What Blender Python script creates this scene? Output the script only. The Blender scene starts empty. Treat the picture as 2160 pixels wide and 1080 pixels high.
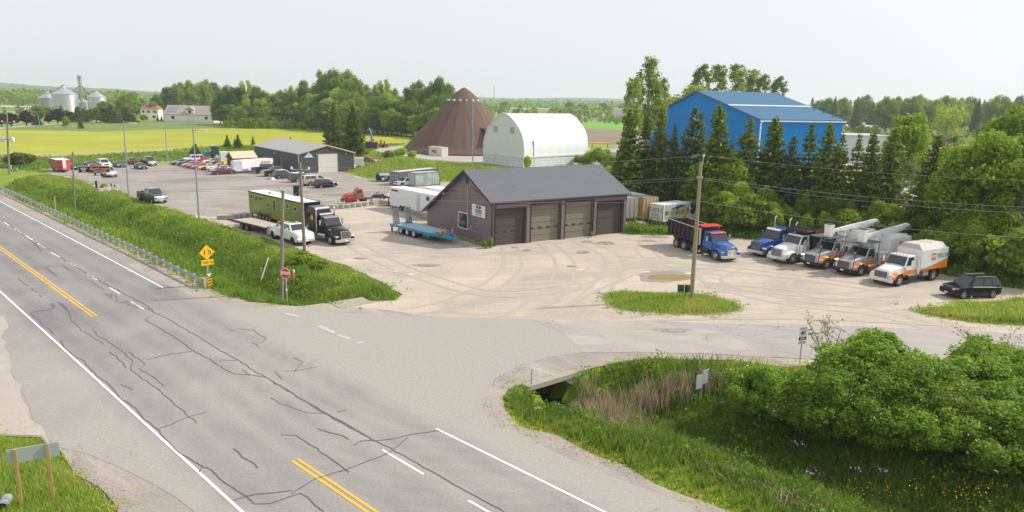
import bpy,math,random
import numpy as np
from mathutils import Vector,Matrix
random.seed(7)
SC=bpy.context.scene
COL=SC.collection
PI=math.pi
FPX,YH,ROLL,CH=1550.0,212.0,0.02,16.5
PITCH=math.atan((540-YH)/FPX*math.cos(ROLL))
CR,SR,CP,SP=math.cos(ROLL),math.sin(ROLL),math.cos(PITCH),math.sin(PITCH)
def ray(px,py):
 u=(px-1080)/FPX;v=(540-py)/FPX
 a=u*CR-v*SR;b=v*CR+u*SR
 return(a,b*SP+CP,b*CP-SP)
def g(px,py,z=0.0):
 """the spot on the level z that the photograph shows at this place"""
 d=ray(px,py);t=(z-CH)/d[2]
 return Vector((d[0]*t,d[1]*t,z))
def gd(px,py,Y):
 d=ray(px,py);t=Y/d[1]
 return Vector((d[0]*t,Y,CH+d[2]*t))
def topz(px,py,base):
 return gd(px,py,base.y).z
cam=bpy.data.cameras.new('camera');co=bpy.data.objects.new('camera',cam);COL.objects.link(co)
cam.sensor_width=36;cam.lens=FPX/2160*36;cam.clip_start=.5;cam.clip_end=9000
R_=Vector((1,0,0));U_=Vector((0,SP,CP));F_=Vector((0,CP,-SP))
cx=CR*R_+SR*U_;cy=-SR*R_+CR*U_
m=Matrix.Identity(4)
for i in range(3):m[i][0]=cx[i];m[i][1]=cy[i];m[i][2]=-F_[i]
m[2][3]=CH
co.matrix_world=m
SC.camera=co
SUN_EL,SUN_AZ=math.radians(40),math.atan2(.96,.27)
w=bpy.data.worlds.new('World');SC.world=w;w.use_nodes=True
nt=w.node_tree;bg=nt.nodes['Background']
sky=nt.nodes.new('ShaderNodeTexSky');sky.sky_type='NISHITA';sky.sun_disc=False
sky.sun_elevation=SUN_EL;sky.sun_rotation=SUN_AZ;sky.altitude=0
sky.air_density=1.0;sky.dust_density=2.0;sky.ozone_density=1.2
hs=nt.nodes.new('ShaderNodeHueSaturation');hs.inputs['Saturation'].default_value=.22
nt.links.new(sky.outputs[0],hs.inputs['Color'])
veil=nt.nodes.new('ShaderNodeMix');veil.data_type='RGBA';veil.inputs[0].default_value=.75
nt.links.new(hs.outputs[0],veil.inputs[6]);veil.inputs[7].default_value=(5.55,5.65,5.95,1)
nt.links.new(veil.outputs[2],bg.inputs[0]);bg.inputs[1].default_value=.13
sun=bpy.data.lights.new('sun','SUN');sun.energy=3.8;sun.angle=math.radians(2.0);sun.color=(1,.93,.83)
so=bpy.data.objects.new('sun',sun);COL.objects.link(so)
sd=Vector((math.sin(SUN_AZ)*math.cos(SUN_EL),math.cos(SUN_AZ)*math.cos(SUN_EL),math.sin(SUN_EL)))
so.rotation_euler=sd.to_track_quat('Z','Y').to_euler();so.location=(0,0,60)
SC.view_settings.view_transform='Standard';SC.view_settings.look='None'
SC.view_settings.exposure=0.32;SC.view_settings.gamma=1
MATS={}
def nodes(name):
 mt=bpy.data.materials.new(name);mt.use_nodes=True
 t=mt.node_tree;return mt,t,t.nodes['Principled BSDF'],t.nodes.new,t.links.new
def mat(name,col,rough=.55,metal=0,var=.12,vs=2.0,bump=0,bs=30,coat=0,wave=None,col2=None,mix=(.45,.6),spec=.5,trans=0):
 """a procedural surface: base colour with two octaves of uneven tone, optional second colour in patches, bump and ribs"""
 if name in MATS:return MATS[name]
 mt,t,p,N,L=nodes(name)
 tc=N('ShaderNodeTexCoord')
 nz=N('ShaderNodeTexNoise');nz.inputs['Scale'].default_value=vs;nz.inputs['Detail'].default_value=7;nz.inputs['Roughness'].default_value=.65
 L(tc.outputs['Object'],nz.inputs['Vector'])
 mr=N('ShaderNodeMapRange');mr.inputs[1].default_value=.25;mr.inputs[2].default_value=.75
 mr.inputs[3].default_value=1-var;mr.inputs[4].default_value=1+var;L(nz.outputs[0],mr.inputs[0])
 base=N('ShaderNodeRGB');base.outputs[0].default_value=(*col,1);src=base.outputs[0]
 if col2:
  n2=N('ShaderNodeTexNoise');n2.inputs['Scale'].default_value=vs*.6;n2.inputs['Detail'].default_value=8;n2.inputs['Roughness'].default_value=.7
  mp=N('ShaderNodeMapping');mp.inputs['Location'].default_value=(7,3,1);L(tc.outputs['Object'],mp.inputs[0]);L(mp.outputs[0],n2.inputs['Vector'])
  m2=N('ShaderNodeMapRange');m2.inputs[1].default_value=mix[0];m2.inputs[2].default_value=mix[1];L(n2.outputs[0],m2.inputs[0])
  mx=N('ShaderNodeMix');mx.data_type='RGBA';L(m2.outputs[0],mx.inputs[0]);L(src,mx.inputs[6]);mx.inputs[7].default_value=(*col2,1);src=mx.outputs[2]
 vm=N('ShaderNodeVectorMath');vm.operation='SCALE';L(src,vm.inputs[0]);L(mr.outputs[0],vm.inputs[3])
 L(vm.outputs[0],p.inputs['Base Color'])
 p.inputs['Roughness'].default_value=rough;p.inputs['Metallic'].default_value=metal
 p.inputs['Coat Weight'].default_value=coat;p.inputs['Specular IOR Level'].default_value=spec
 p.inputs['Coat Roughness'].default_value=.08
 if trans:p.inputs['Transmission Weight'].default_value=trans
 h=None
 if wave:
  wv=N('ShaderNodeTexWave');wv.bands_direction=wave[0];wv.inputs['Scale'].default_value=wave[1];wv.wave_profile='SIN'
  L(tc.outputs['Object'],wv.inputs[0]);h=wv.outputs[1]
  b=N('ShaderNodeBump');b.inputs['Strength'].default_value=1;b.inputs['Distance'].default_value=wave[2];L(h,b.inputs['Height']);L(b.outputs[0],p.inputs['Normal'])
 elif bump:
  n3=N('ShaderNodeTexNoise');n3.inputs['Scale'].default_value=bs;n3.inputs['Detail'].default_value=4;L(tc.outputs['Object'],n3.inputs['Vector'])
  b=N('ShaderNodeBump');b.inputs['Strength'].default_value=1;b.inputs['Distance'].default_value=bump;L(n3.outputs[0],b.inputs['Height']);L(b.outputs[0],p.inputs['Normal'])
 MATS[name]=mt;return mt
def leafmat(name,c1,c2,c3=None,transl=.35,patch=None,ps=.3):
 """leaves: tone differs from leaf to leaf, some light passes through"""
 if name in MATS:return MATS[name]
 mt,t,p,N,L=nodes(name)
 ge=N('ShaderNodeNewGeometry');cr=N('ShaderNodeValToRGB')
 cr.color_ramp.elements[0].color=(*c1,1);cr.color_ramp.elements[1].color=(*c2,1)
 if c3:e=cr.color_ramp.elements.new(.93);e.color=(*c2,1);cr.color_ramp.elements[-1].color=(*c3,1)
 oi=N('ShaderNodeObjectInfo');mr=N('ShaderNodeMapRange');mr.inputs[3].default_value=.8;mr.inputs[4].default_value=1.22;L(oi.outputs['Random'],mr.inputs[0])
 L(ge.outputs['Random Per Island'],cr.inputs[0])
 vm=N('ShaderNodeVectorMath');vm.operation='SCALE';L(cr.outputs[0],vm.inputs[0]);L(mr.outputs[0],vm.inputs[3])
 if patch:
  tc=N('ShaderNodeTexCoord');pn=N('ShaderNodeTexNoise');pn.inputs['Scale'].default_value=ps;pn.inputs['Detail'].default_value=4;L(tc.outputs['Object'],pn.inputs['Vector'])
  pr=N('ShaderNodeMapRange');pr.inputs[1].default_value=.48;pr.inputs[2].default_value=.68;pr.inputs[4].default_value=.85;L(pn.outputs[0],pr.inputs[0])
  mx=N('ShaderNodeMix');mx.data_type='RGBA';L(pr.outputs[0],mx.inputs[0]);L(cr.outputs[0],mx.inputs[6]);mx.inputs[7].default_value=(*patch,1);L(mx.outputs[2],vm.inputs[0])
 L(vm.outputs[0],p.inputs['Base Color']);p.inputs['Roughness'].default_value=.6;p.inputs['Specular IOR Level'].default_value=.25
 tr=N('ShaderNodeBsdfTranslucent');L(vm.outputs[0],tr.inputs[0]);ms=N('ShaderNodeMixShader');ms.inputs[0].default_value=transl
 L(p.outputs[0],ms.inputs[1]);L(tr.outputs[0],ms.inputs[2]);L(ms.outputs[0],t.nodes['Material Output'].inputs[0])
 MATS[name]=mt;return mt
glass=mat('dark_glass',(.025,.035,.04),.06,var=.05,spec=.8)
black=mat('black_plastic',(.018,.018,.02),.5,var=.2)
rubber=mat('tyre_rubber',(.028,.027,.026),.85,var=.35,vs=6)
dust=mat('dusty_tyre',(.07,.062,.053),.9,var=.3,vs=5)
steel=mat('galvanized_steel',(.42,.44,.46),.42,.55,var=.14,vs=5)
chrome=mat('chrome',(.72,.72,.72),.16,1,var=.06)
alu=mat('brushed_aluminium',(.6,.61,.62),.35,.9,var=.08)
white=mat('white_paint',(.78,.79,.8),.35,var=.04,coat=.4)
offwhite=mat('aged_white_paint',(.66,.65,.62),.5,var=.08,vs=1.2,col2=(.45,.4,.34),mix=(.62,.8))
lampglass=mat('lamp_glass',(.75,.76,.78),.12,var=.05,coat=.5)
amber=mat('amber_lens',(.8,.26,.02),.3,var=.05)
redlens=mat('red_lens',(.55,.02,.02),.25,var=.05)
frame_m=mat('chassis_black',(.025,.024,.023),.6,var=.3,vs=4)
wood=mat('weathered_wood',(.3,.255,.2),.85,var=.22,vs=3,bump=.01)
deckwood=mat('trailer_deck_planks',(.4,.35,.29),.85,var=.2,vs=2,wave=('Y',3.2,.01))
rust=mat('rust',(.19,.075,.035),.9,var=.35,vs=5)
concrete=mat('concrete',(.46,.44,.4),.9,var=.16,vs=2.5,bump=.01,bs=14)
class MB:
 def __init__(s):s.v=[];s.f=[];s.mi=[]
 def add(s,vs,fs,m=0):
  o=len(s.v);s.v+=[tuple(p)for p in vs]
  for f in fs:s.f.append([o+i for i in f]);s.mi.append(m)
  return s
 def box(s,x0,x1,y0,y1,z0,z1,m=0):
  v=[(x,y,z)for z in(z0,z1)for y in(y0,y1)for x in(x0,x1)]
  return s.add(v,[(0,2,3,1),(4,5,7,6),(0,1,5,4),(2,6,7,3),(0,4,6,2),(1,3,7,5)],m)
 def hexa(s,b,t,m=0):
  """solid between two quads (bottom b, top t, both counter-clockwise seen from above)"""
  return s.add(list(b)+list(t),[(3,2,1,0),(4,5,6,7),(0,1,5,4),(1,2,6,5),(2,3,7,6),(3,0,4,7)],m)
 def slab(s,pts,y0,y1,m=0):
  """outline in x,z pushed through from y0 to y1"""
  n=len(pts);v=[(x,y0,z)for x,z in pts]+[(x,y1,z)for x,z in pts]
  return s.add(v,[list(range(n)),list(range(2*n-1,n-1,-1))]+[(i,n+i,n+(i+1)%n,(i+1)%n)for i in range(n)],m)
 def tube(s,path,r,n=6,m=0,caps=True):
  path=[Vector(p)for p in path];k=len(path);rs=r if isinstance(r,(list,tuple))else[r]*k
  rings=[]
  for i,p in enumerate(path):
   d=(path[min(i+1,k-1)]-path[max(i-1,0)]).normalized()
   a=d.orthogonal().normalized()if i==0 else(pa-d*pa.dot(d)).normalized()
   pa=a;b=d.cross(a)
   rings.append([p+(a*math.cos(2*PI*j/n)+b*math.sin(2*PI*j/n))*rs[i]for j in range(n)])
  v=[q for rg in rings for q in rg]
  f=[(i*n+j,i*n+(j+1)%n,(i+1)*n+(j+1)%n,(i+1)*n+j)for i in range(k-1)for j in range(n)]
  if caps:f+=[tuple(range(n-1,-1,-1)),tuple((k-1)*n+j for j in range(n))]
  return s.add(v,f,m)
 def lathe(s,prof,n=20,m=0,axis='z',c=(0,0,0),cap=True):
  v=[]
  for r,h in prof:
   for j in range(n):
    a=2*PI*j/n;x,y=r*math.cos(a),r*math.sin(a)
    v.append((c[0]+x,c[1]+y,c[2]+h)if axis=='z' else(c[0]+x,c[1]+h,c[2]+y)if axis=='y' else(c[0]+h,c[1]+x,c[2]+y))
  k=len(prof)
  f=[(i*n+j,i*n+(j+1)%n,(i+1)*n+(j+1)%n,(i+1)*n+j)for i in range(k-1)for j in range(n)]
  if cap:f+=[tuple(range(n-1,-1,-1)),tuple((k-1)*n+j for j in range(n))]
  return s.add(v,f,m)
 def loft(s,rings,mb=None,m=0,caps=True):
  """rings of equal length; mb gives the material of each band between ring points"""
  n=len(rings[0]);v=[p for r in rings for p in r];o=len(s.v)
  s.v+=[tuple(p)for p in v]
  for i in range(len(rings)-1):
   for j in range(n):
    s.f.append([o+i*n+j,o+i*n+(j+1)%n,o+(i+1)*n+(j+1)%n,o+(i+1)*n+j]);s.mi.append(mb[j]if mb else m)
  if caps:
   s.f.append([o+j for j in range(n-1,-1,-1)]);s.mi.append(m)
   s.f.append([o+(len(rings)-1)*n+j for j in range(n)]);s.mi.append(m)
  return s
 def mesh(s,name,mats,smooth=False,fix=True):
  me=bpy.data.meshes.new(name);me.from_pydata(s.v,[],s.f)
  if not isinstance(mats,(list,tuple)):mats=[mats]
  for q in mats:me.materials.append(q)
  if len(mats)>1:me.polygons.foreach_set('material_index',s.mi)
  if fix:
   import bmesh
   bm=bmesh.new();bm.from_mesh(me);bmesh.ops.recalc_face_normals(bm,faces=bm.faces);bm.to_mesh(me);bm.free()
  if smooth:
   me.polygons.foreach_set('use_smooth',[True]*len(me.polygons));me.set_sharp_from_angle(angle=math.radians(38))
  me.update();return me
 def build(s,name,mats,parent=None,smooth=False,bevel=0,loc=None,rotz=None):
  o=bpy.data.objects.new(name,s.mesh(name,mats,smooth));COL.objects.link(o)
  if parent is not None:o.parent=parent
  if loc is not None:o.location=loc
  if rotz is not None:o.rotation_euler.z=rotz
  if bevel:
   b=o.modifiers.new('bevel','BEVEL');b.width=bevel;b.segments=2;b.limit_method='ANGLE';b.angle_limit=math.radians(40)
  return o
def tag(o,label,cat,group=None):
 o['label']=label;o['category']=cat
 if group:o['group']=group
 return o
def thing(name,label,cat,loc=(0,0,0),rotz=0,group=None):
 o=bpy.data.objects.new(name,None);COL.objects.link(o);o.location=loc;o.rotation_euler.z=rotz;o.empty_display_size=.3
 return tag(o,label,cat,group)
def struct(o,kind='structure'):o['kind']=kind;return o
def link(name,me,parent,loc=(0,0,0),rot=(0,0,0),scale=(1,1,1)):
 o=bpy.data.objects.new(name,me);COL.objects.link(o);o.parent=parent;o.location=loc;o.rotation_euler=rot;o.scale=scale;return o
def copy_tree(root):
 r=root.copy();COL.objects.link(r)
 for c in root.children:
  k=c.copy();COL.objects.link(k);k.parent=r
  for d in c.children:
   e=d.copy();COL.objects.link(e);e.parent=k
 return r
def text(s,size,m,parent,loc,rot=(PI/2,0,0),name='lettering',bold=.0,sx=1,shear=0):
 c=bpy.data.curves.new(name,'FONT');c.body=s;c.size=size;c.align_x='CENTER';c.align_y='CENTER';c.offset=bold;c.shear=shear
 t_=bpy.data.objects.new('t',c);me=bpy.data.meshes.new_from_object(t_);bpy.data.objects.remove(t_);me.materials.clear();me.materials.append(m)
 o=bpy.data.objects.new(name,me);COL.objects.link(o)
 if parent is not None:o.parent=parent
 o.location=loc;o.rotation_euler=rot;o.scale=(sx,1,1);return o
VS=1.06
def pose(root,pf,pr,xf,xr,y):
 """stand a vehicle so that its near wheels at (xf, y) and (xr, y) touch the ground at the two spots pf, pr"""
 a=g(*pf);b=g(*pr);d=a-b;ang=math.atan2(d.y,d.x);k=VS;root.scale=(k,k,k)
 c,s=math.cos(ang),math.sin(ang);mid=(a+b)/2;lx=(xf+xr)/2*k;y*=k
 root.location=(mid.x-(c*lx-s*y),mid.y-(s*lx+c*y),0);root.rotation_euler.z=ang
def polyobj(name,pxs,z,m,kind='structure',world=False,label=None):
 """a level sheet with its outline on the ground"""
 pts=pxs if world else[g(*p)for p in pxs]
 b=MB();b.add([(p[0],p[1],z)for p in pts],[list(range(len(pts)))])
 o=b.build(name,m)
 if o.data.polygons[0].normal.z<0:o.data.flip_normals()
 o['kind']=kind
 if label:o['label']=label
 return o
def inpoly(x,y,poly):
 """numpy point in polygon"""
 x=np.asarray(x);y=np.asarray(y);r=np.zeros(x.shape,bool);n=len(poly)
 for i in range(n):
  x1,y1=poly[i][0],poly[i][1];x2,y2=poly[i-1][0],poly[i-1][1]
  if y1==y2:continue
  c=((y1>y)!=(y2>y))&(x<(x2-x1)*(y-y1)/(y2-y1)+x1);r^=c
 return r
def polydist(x,y,line):
 """distance to a polyline"""
 d=np.full(np.shape(x),1e9)
 for i in range(len(line)-1):
  ax,ay=line[i][0],line[i][1];bx,by=line[i+1][0],line[i+1][1]
  l2=(bx-ax)**2+(by-ay)**2;t=np.clip(((x-ax)*(bx-ax)+(y-ay)*(by-ay))/l2,0,1)
  d=np.minimum(d,np.hypot(x-ax-t*(bx-ax),y-ay-t*(by-ay)))
 return d
def npmesh(name,V,F,m):
 """mesh from numpy arrays; F is (n,3) or (n,4)"""
 me=bpy.data.meshes.new(name);k=F.shape[1]
 me.vertices.add(len(V));me.vertices.foreach_set('co',V.astype(np.float32).ravel())
 me.loops.add(F.size);me.loops.foreach_set('vertex_index',F.astype(np.int32).ravel())
 me.polygons.add(len(F));me.polygons.foreach_set('loop_start',np.arange(0,F.size,k,dtype=np.int32));me.polygons.foreach_set('loop_total',np.full(len(F),k,dtype=np.int32))
 ms=m if isinstance(m,(list,tuple))else[m]
 for q in ms:me.materials.append(q)
 me.update(calc_edges=True);return me
def groundmat(name,c1,c2,c3,ang=0.0,s1=.06,grain=.12,patch=(.42,.62),streak=(.5,.68),gscale=9,crack=0,rough=.9,bump=.012,extra=None):
 mt,t,p,N,L=nodes(name)
 tc=N('ShaderNodeTexCoord')
 def noise(scale,det=6,mapping=None,rgh=.6,dist=0):
  n=N('ShaderNodeTexNoise');n.inputs['Scale'].default_value=scale;n.inputs['Detail'].default_value=det;n.inputs['Roughness'].default_value=rgh;n.inputs['Distortion'].default_value=dist
  if mapping:
   mp=N('ShaderNodeMapping');mp.inputs['Rotation'].default_value=(0,0,-mapping[0]);mp.inputs['Scale'].default_value=mapping[1];mp.vector_type='POINT'
   rt=N('ShaderNodeVectorRotate');rt.rotation_type='Z_AXIS';rt.inputs['Angle'].default_value=-mapping[0]
   L(tc.outputs['Object'],rt.inputs['Vector']);mp.inputs['Rotation'].default_value=(0,0,0);L(rt.outputs[0],mp.inputs[0]);L(mp.outputs[0],n.inputs['Vector'])
  else:L(tc.outputs['Object'],n.inputs['Vector'])
  return n.outputs[0]
 def rng(src,a,b,c=0,d=1):
  q=N('ShaderNodeMapRange');q.inputs[1].default_value=a;q.inputs[2].default_value=b;q.inputs[3].default_value=c;q.inputs[4].default_value=d;L(src,q.inputs[0]);return q.outputs[0]
 def mix(f,a,b,mode='MIX'):
  q=N('ShaderNodeMix');q.data_type='RGBA';q.blend_type=mode
  if hasattr(f,'links'):L(f,q.inputs[0])
  else:q.inputs[0].default_value=f
  for i,s in((6,a),(7,b)):
   if hasattr(s,'links'):L(s,q.inputs[i])
   else:q.inputs[i].default_value=(*s,1)
  return q.outputs[2]
 col=mix(rng(noise(s1,8,None,.62,.6),*patch),c1,c2)
 col=mix(rng(noise(.42,8,(ang,(.28,1.0,1)),.7,.9),*streak),col,c3)
 if extra:col=extra(N,L,tc,col,mix,rng,noise)
 if crack:
  v=N('ShaderNodeTexVoronoi');v.feature='DISTANCE_TO_EDGE';v.inputs['Scale'].default_value=crack
  wn=N('ShaderNodeTexNoise');wn.inputs['Scale'].default_value=.8;wn.inputs['Detail'].default_value=6;L(tc.outputs['Object'],wn.inputs['Vector'])
  va=N('ShaderNodeVectorMath');va.operation='MULTIPLY_ADD';L(wn.outputs[1],va.inputs[0]);va.inputs[1].default_value=(1.6,1.6,0);L(tc.outputs['Object'],va.inputs[2]);L(va.outputs[0],v.inputs['Vector'])
  f=rng(v.outputs[0],.004,.012,.62,1);f2=rng(noise(.13,3),.5,.6,1,0)
  fm=N('ShaderNodeMath');fm.operation='MAXIMUM';L(f,fm.inputs[0]);L(f2,fm.inputs[1])
  vs=N('ShaderNodeVectorMath');vs.operation='SCALE';L(col,vs.inputs[0]);L(fm.outputs[0],vs.inputs[3]);col=vs.outputs[0]
 g1=rng(noise(gscale,5,None,.75),.3,.7,1-grain,1+grain);g2=rng(noise(gscale*7,3,None,.8),.3,.7,1-grain,1+grain)
 mm=N('ShaderNodeMath');mm.operation='MULTIPLY';L(g1,mm.inputs[0]);L(g2,mm.inputs[1])
 vs=N('ShaderNodeVectorMath');vs.operation='SCALE';L(col,vs.inputs[0]);L(mm.outputs[0],vs.inputs[3]);L(vs.outputs[0],p.inputs['Base Color'])
 p.inputs['Roughness'].default_value=rough;p.inputs['Specular IOR Level'].default_value=.3
 if bump:
  b=N('ShaderNodeBump');b.inputs['Distance'].default_value=bump;L(mm.outputs[0],b.inputs['Height']);L(b.outputs[0],p.inputs['Normal'])
 return mt
def rough(pts,step=1.2,amp=.22,seed=1):
 """break an outline into short uneven pieces"""
 rn=random.Random(seed);out=[];n=len(pts)
 for i in range(n):
  a=Vector(pts[i][:2]);b=Vector(pts[(i+1)%n][:2]);k=max(1,min(60,int((b-a).length/step)))
  for j in range(k):
   q=a.lerp(b,j/k);far=max(1,q.length/90)
   out.append((q.x+rn.gauss(0,amp),q.y+rn.gauss(0,amp)*far))
 return out
P=lambda*xy:[g(*q)for q in xy]
RA=math.radians(-45.4)
ROADN=Vector((-math.sin(RA),math.cos(RA)))
verge_left=P((0,402),(44,424),(118,458),(207,501),(296,541),(385,586),(430,608),(452,614),(484,628),(525,636),(587,643),(639,646),(694,640),(735,645),(769,636),(831,633),(846,621),(832,610),(795,591),(751,569),(704,552),(647,533),(626,522),(592,519),(572,506),(535,498),(489,481),(455,470),(420,461),(372,446),(345,436),(318,430),(295,421),(270,408),(255,402),(236,402),(218,404),(203,397),(188,386),(165,378),(130,371),(95,367),(60,362),(0,355),(-90,350),(-90,372))
ditch_left=[v[:2]for v in P((-90,366),(0,382),(90,405),(190,435),(290,470),(390,505),(490,555),(570,595),(650,625),(735,634))]
verge_right=P((1113,809),(1078,820),(1060,842),(1064,867),(1100,900),(1176,920),(1256,956),(1344,1000),(1433,1040),(1513,1071),(1640,1130),(1800,1210),(2400,1300),(2500,800),(2160,782),(1900,772),(1700,768),(1655,765),(1576,760),(1522,760),(1440,757),(1367,756),(1300,763),(1256,776),(1222,788),(1205,800),(1160,812))
ditch_right=[v[:2]for v in P((1168,800),(1290,815),(1400,845),(1560,890),(1750,960),(1950,1040),(2200,1130))]
island=P((1268,628),(1275,618),(1310,614),(1380,618),(1440,620),(1490,622),(1540,632),(1572,648),(1566,658),(1530,663),(1430,666),(1360,662),(1300,656),(1280,646))
island_right=P((1924,655),(1960,648),(1993,643),(2012,634),(2060,638),(2115,636),(2140,630),(2300,622),(2420,690),(2260,694),(2160,687),(2060,682),(1990,672),(1950,665))
verge_corner=P((-120,905),(0,920),(85,922),(96,936),(125,951),(150,975),(182,997),(215,1030),(235,1072),(248,1110),(200,1200),(-160,1200))
PIT=g(1182,806);PA,PB=g(1129,812),g(1217,786);PD=(PB-PA);PL=PD.length;PD.normalize()
def gz(x,y):
 """ground level: flat, with the two ditches sunk between their banks"""
 z=np.full(np.shape(x),-.05)
 for poly,line,dep,hw in((verge_left,ditch_left,1.7,2.6),(verge_right,ditch_right,1.9,3.6)):
  ins=inpoly(x,y,poly);de=polydist(x,y,[q[:2]for q in poly]+[poly[0][:2]]);dc=polydist(x,y,line)
  z=z-np.where(ins,dep*np.exp(-(dc/hw)**2)*np.clip(de/1.6,0,1)**1.5,0)
 u=(x-PA.x)*PD.x+(y-PA.y)*PD.y;v=-(x-PA.x)*PD.y+(y-PA.y)*PD.x;pit=np.clip(u/.5,0,1)*np.clip((PL-.2-u)/.5,0,1)*np.clip((v+3.8)/1.6,0,1)*np.clip((5.2-v)/.5,0,1);return z-pit*np.clip(2.0+z,0,2)
def axis(lo,hi,step,far,k=26,grow=1.22):
 a=list(np.arange(lo,hi,step));s=step;x=a[-1]
 while x<far:s*=grow;x+=s;a.append(x)
 s=step;x=a[0];pre=[]
 while x>-far if lo<0 else x>-60:s*=grow;x-=s;pre.append(x)
 return np.array(pre[::-1]+a)
gx=axis(-85,62,.7,4200);gy=axis(14,150,.7,6500)
X,Y=np.meshgrid(gx,gy);Z=gz(X,Y)
nx,ny=len(gx),len(gy);idx=np.arange(nx*ny).reshape(ny,nx)
F=np.stack([idx[:-1,:-1],idx[:-1,1:],idx[1:,1:],idx[1:,:-1]],-1).reshape(-1,4)
grassground=groundmat('grass_ground',(.17,.26,.025),(.24,.33,.035),(.28,.3,.06),0,.08,.25,gscale=3,bump=.05)
o=bpy.data.objects.new('ground',npmesh('ground',np.stack([X,Y,Z],-1).reshape(-1,3),F,grassground));COL.objects.link(o);struct(o)
yard_m=groundmat('yard_gravel',(.44,.382,.312),(.33,.297,.258),(.54,.47,.39),math.radians(12),.12,.22,gscale=5,streak=(.48,.75),patch=(.42,.66))
lot_m=groundmat('lot_asphalt',(.3,.27,.24),(.21,.195,.18),(.4,.355,.3),math.radians(5),.09,.2,gscale=4,streak=(.52,.68),patch=(.46,.62))
shoulder_m=groundmat('shoulder_gravel',(.34,.3,.265),(.26,.24,.225),(.42,.37,.32),RA,.15,.24,gscale=7)
yard_px=[(430,462),(489,481),(535,498),(572,506),(592,519),(626,522),(647,533),(704,552),(751,569),(795,591),(832,610),(846,621),(831,633),(769,636),(735,645),(694,640),(640,646),(560,660),(700,690),(1100,720),(1700,775),(2500,800),(2500,640),(2160,611),(2118,606),(2060,594),(2018,584),(1982,576),(1900,548),(1800,532),(1700,517),(1620,508),(1542,500),(1460,496),(1396,495),(1341,494),(1306,491),(1240,470),(1110,420),(960,384),(900,386),(828,391),(827,384),(796,383),(780,378),(760,374),(739,367),(727,364),(700,352),(620,340),(560,345),(470,342),(430,345),(365,344),(352,346),(300,344),(240,347),(150,353),(92,365),(130,371),(165,378),(188,386),(203,397),(236,402),(255,402),(270,408),(295,421),(318,430),(345,436),(372,446)]
polyobj('yard',rough(P(*yard_px),1.5,.2),0,yard_m,world=True)
polyobj('parking_lot',rough(P((440,458),(520,452),(600,452),(700,440),(760,428),(830,405),(820,388),(796,384),(780,379),(760,375),(739,368),(727,365),(700,353),(620,341),(560,346),(470,343),(430,346),(365,345),(300,345),(240,348),(150,354),(96,365),(132,370),(190,386),(206,396),(256,401),(296,420),(346,435),(373,445)),1.5,.25,3),.008,lot_m,world=True)
polyobj('road_shoulder',rough(P((-160,325),(0,401),(45,423),(118,457),(207,500),(296,540),(385,585),(430,607),(452,613),(484,628),(525,636),(587,643),(639,646),(694,639),(736,646),(800,652),(900,666),(1300,700),(1700,772),(1656,766),(1576,761),(1522,761),(1440,758),(1367,757),(1300,764),(1256,777),(1216,785),(1129,811),(1113,810),(1079,821),(1061,843),(1065,867),(1101,901),(1176,921),(1256,957),(1344,1001),(1433,1041),(1513,1072),(1640,1131),(1800,1210),(2400,1500),(200,1500),(246,1110),(234,1072),(214,1030),(181,997),(149,975),(124,951),(95,936),(84,922),(0,920),(-300,880)),1.1,.14,5),.006,shoulder_m,world=True)
n0=[ROADN.dot(Vector(g(*q)[:2]))for q in((0,615),(0,522),(0,465),(0,425))]
print('lane offsets',n0)
def tracks(N,L,tc,col,mix,rng,noise):
 d=N('ShaderNodeVectorMath');d.operation='DOT_PRODUCT';L(tc.outputs['Object'],d.inputs[0]);d.inputs[1].default_value=(ROADN.x,ROADN.y,0)
 mr=N('ShaderNodeMapRange');mr.inputs[1].default_value=n0[0]-1;mr.inputs[2].default_value=n0[3]+1;L(d.outputs['Value'],mr.inputs[0])
 cr=N('ShaderNodeValToRGB');r=cr.color_ramp;span=n0[3]-n0[0]+2
 stops=[(0,.72)]
 for i in range(3):
  a,b=n0[i]-n0[0]+1,n0[i+1]-n0[0]+1;wd=b-a
  stops+=[((a+.05*wd)/span,.35),((a+.25*wd)/span,.05),((a+.5*wd)/span,.3),((a+.75*wd)/span,.05),((b-.05*wd)/span,.35)]
 stops.append((1,.8));r.elements[0].position=0;r.elements[0].color=(stops[0][1],)*3+(1,);r.elements[1].position=1;r.elements[1].color=(.8,.8,.8,1)
 for s in stops[1:-1]:e=r.elements.new(s[0]);e.color=(s[1],)*3+(1,)
 L(mr.outputs[0],cr.inputs[0])
 wob=rng(noise(.16,8),.35,.65,-.2,.2);ad=N('ShaderNodeMath');ad.operation='ADD';ad.use_clamp=True;L(cr.outputs[0],ad.inputs[0]);L(wob,ad.inputs[1])
 c0=g(1050,760);sb=N('ShaderNodeVectorMath');sb.operation='SUBTRACT';L(tc.outputs['Object'],sb.inputs[0]);sb.inputs[1].default_value=c0
 le=N('ShaderNodeVectorMath');le.operation='LENGTH';L(sb.outputs[0],le.inputs[0]);wv=rng(le.outputs['Value'],15,32,.45,0)
 ns=N('ShaderNodeTexWave');ns.wave_type='RINGS';ns.rings_direction='SPHERICAL';ns.inputs['Scale'].default_value=.32;ns.inputs['Distortion'].default_value=3;ns.inputs['Detail'].default_value=3;L(sb.outputs[0],ns.inputs[0])
 ml=N('ShaderNodeMath');ml.operation='MULTIPLY';L(wv,ml.inputs[0]);L(rng(ns.outputs[1],0,1,.74,1),ml.inputs[1])
 ad2=N('ShaderNodeMath');ad2.operation='ADD';ad2.use_clamp=True;L(ad.outputs[0],ad2.inputs[0]);L(ml.outputs[0],ad2.inputs[1])
 return mix(ad2.outputs[0],col,(.33,.31,.28))
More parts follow.
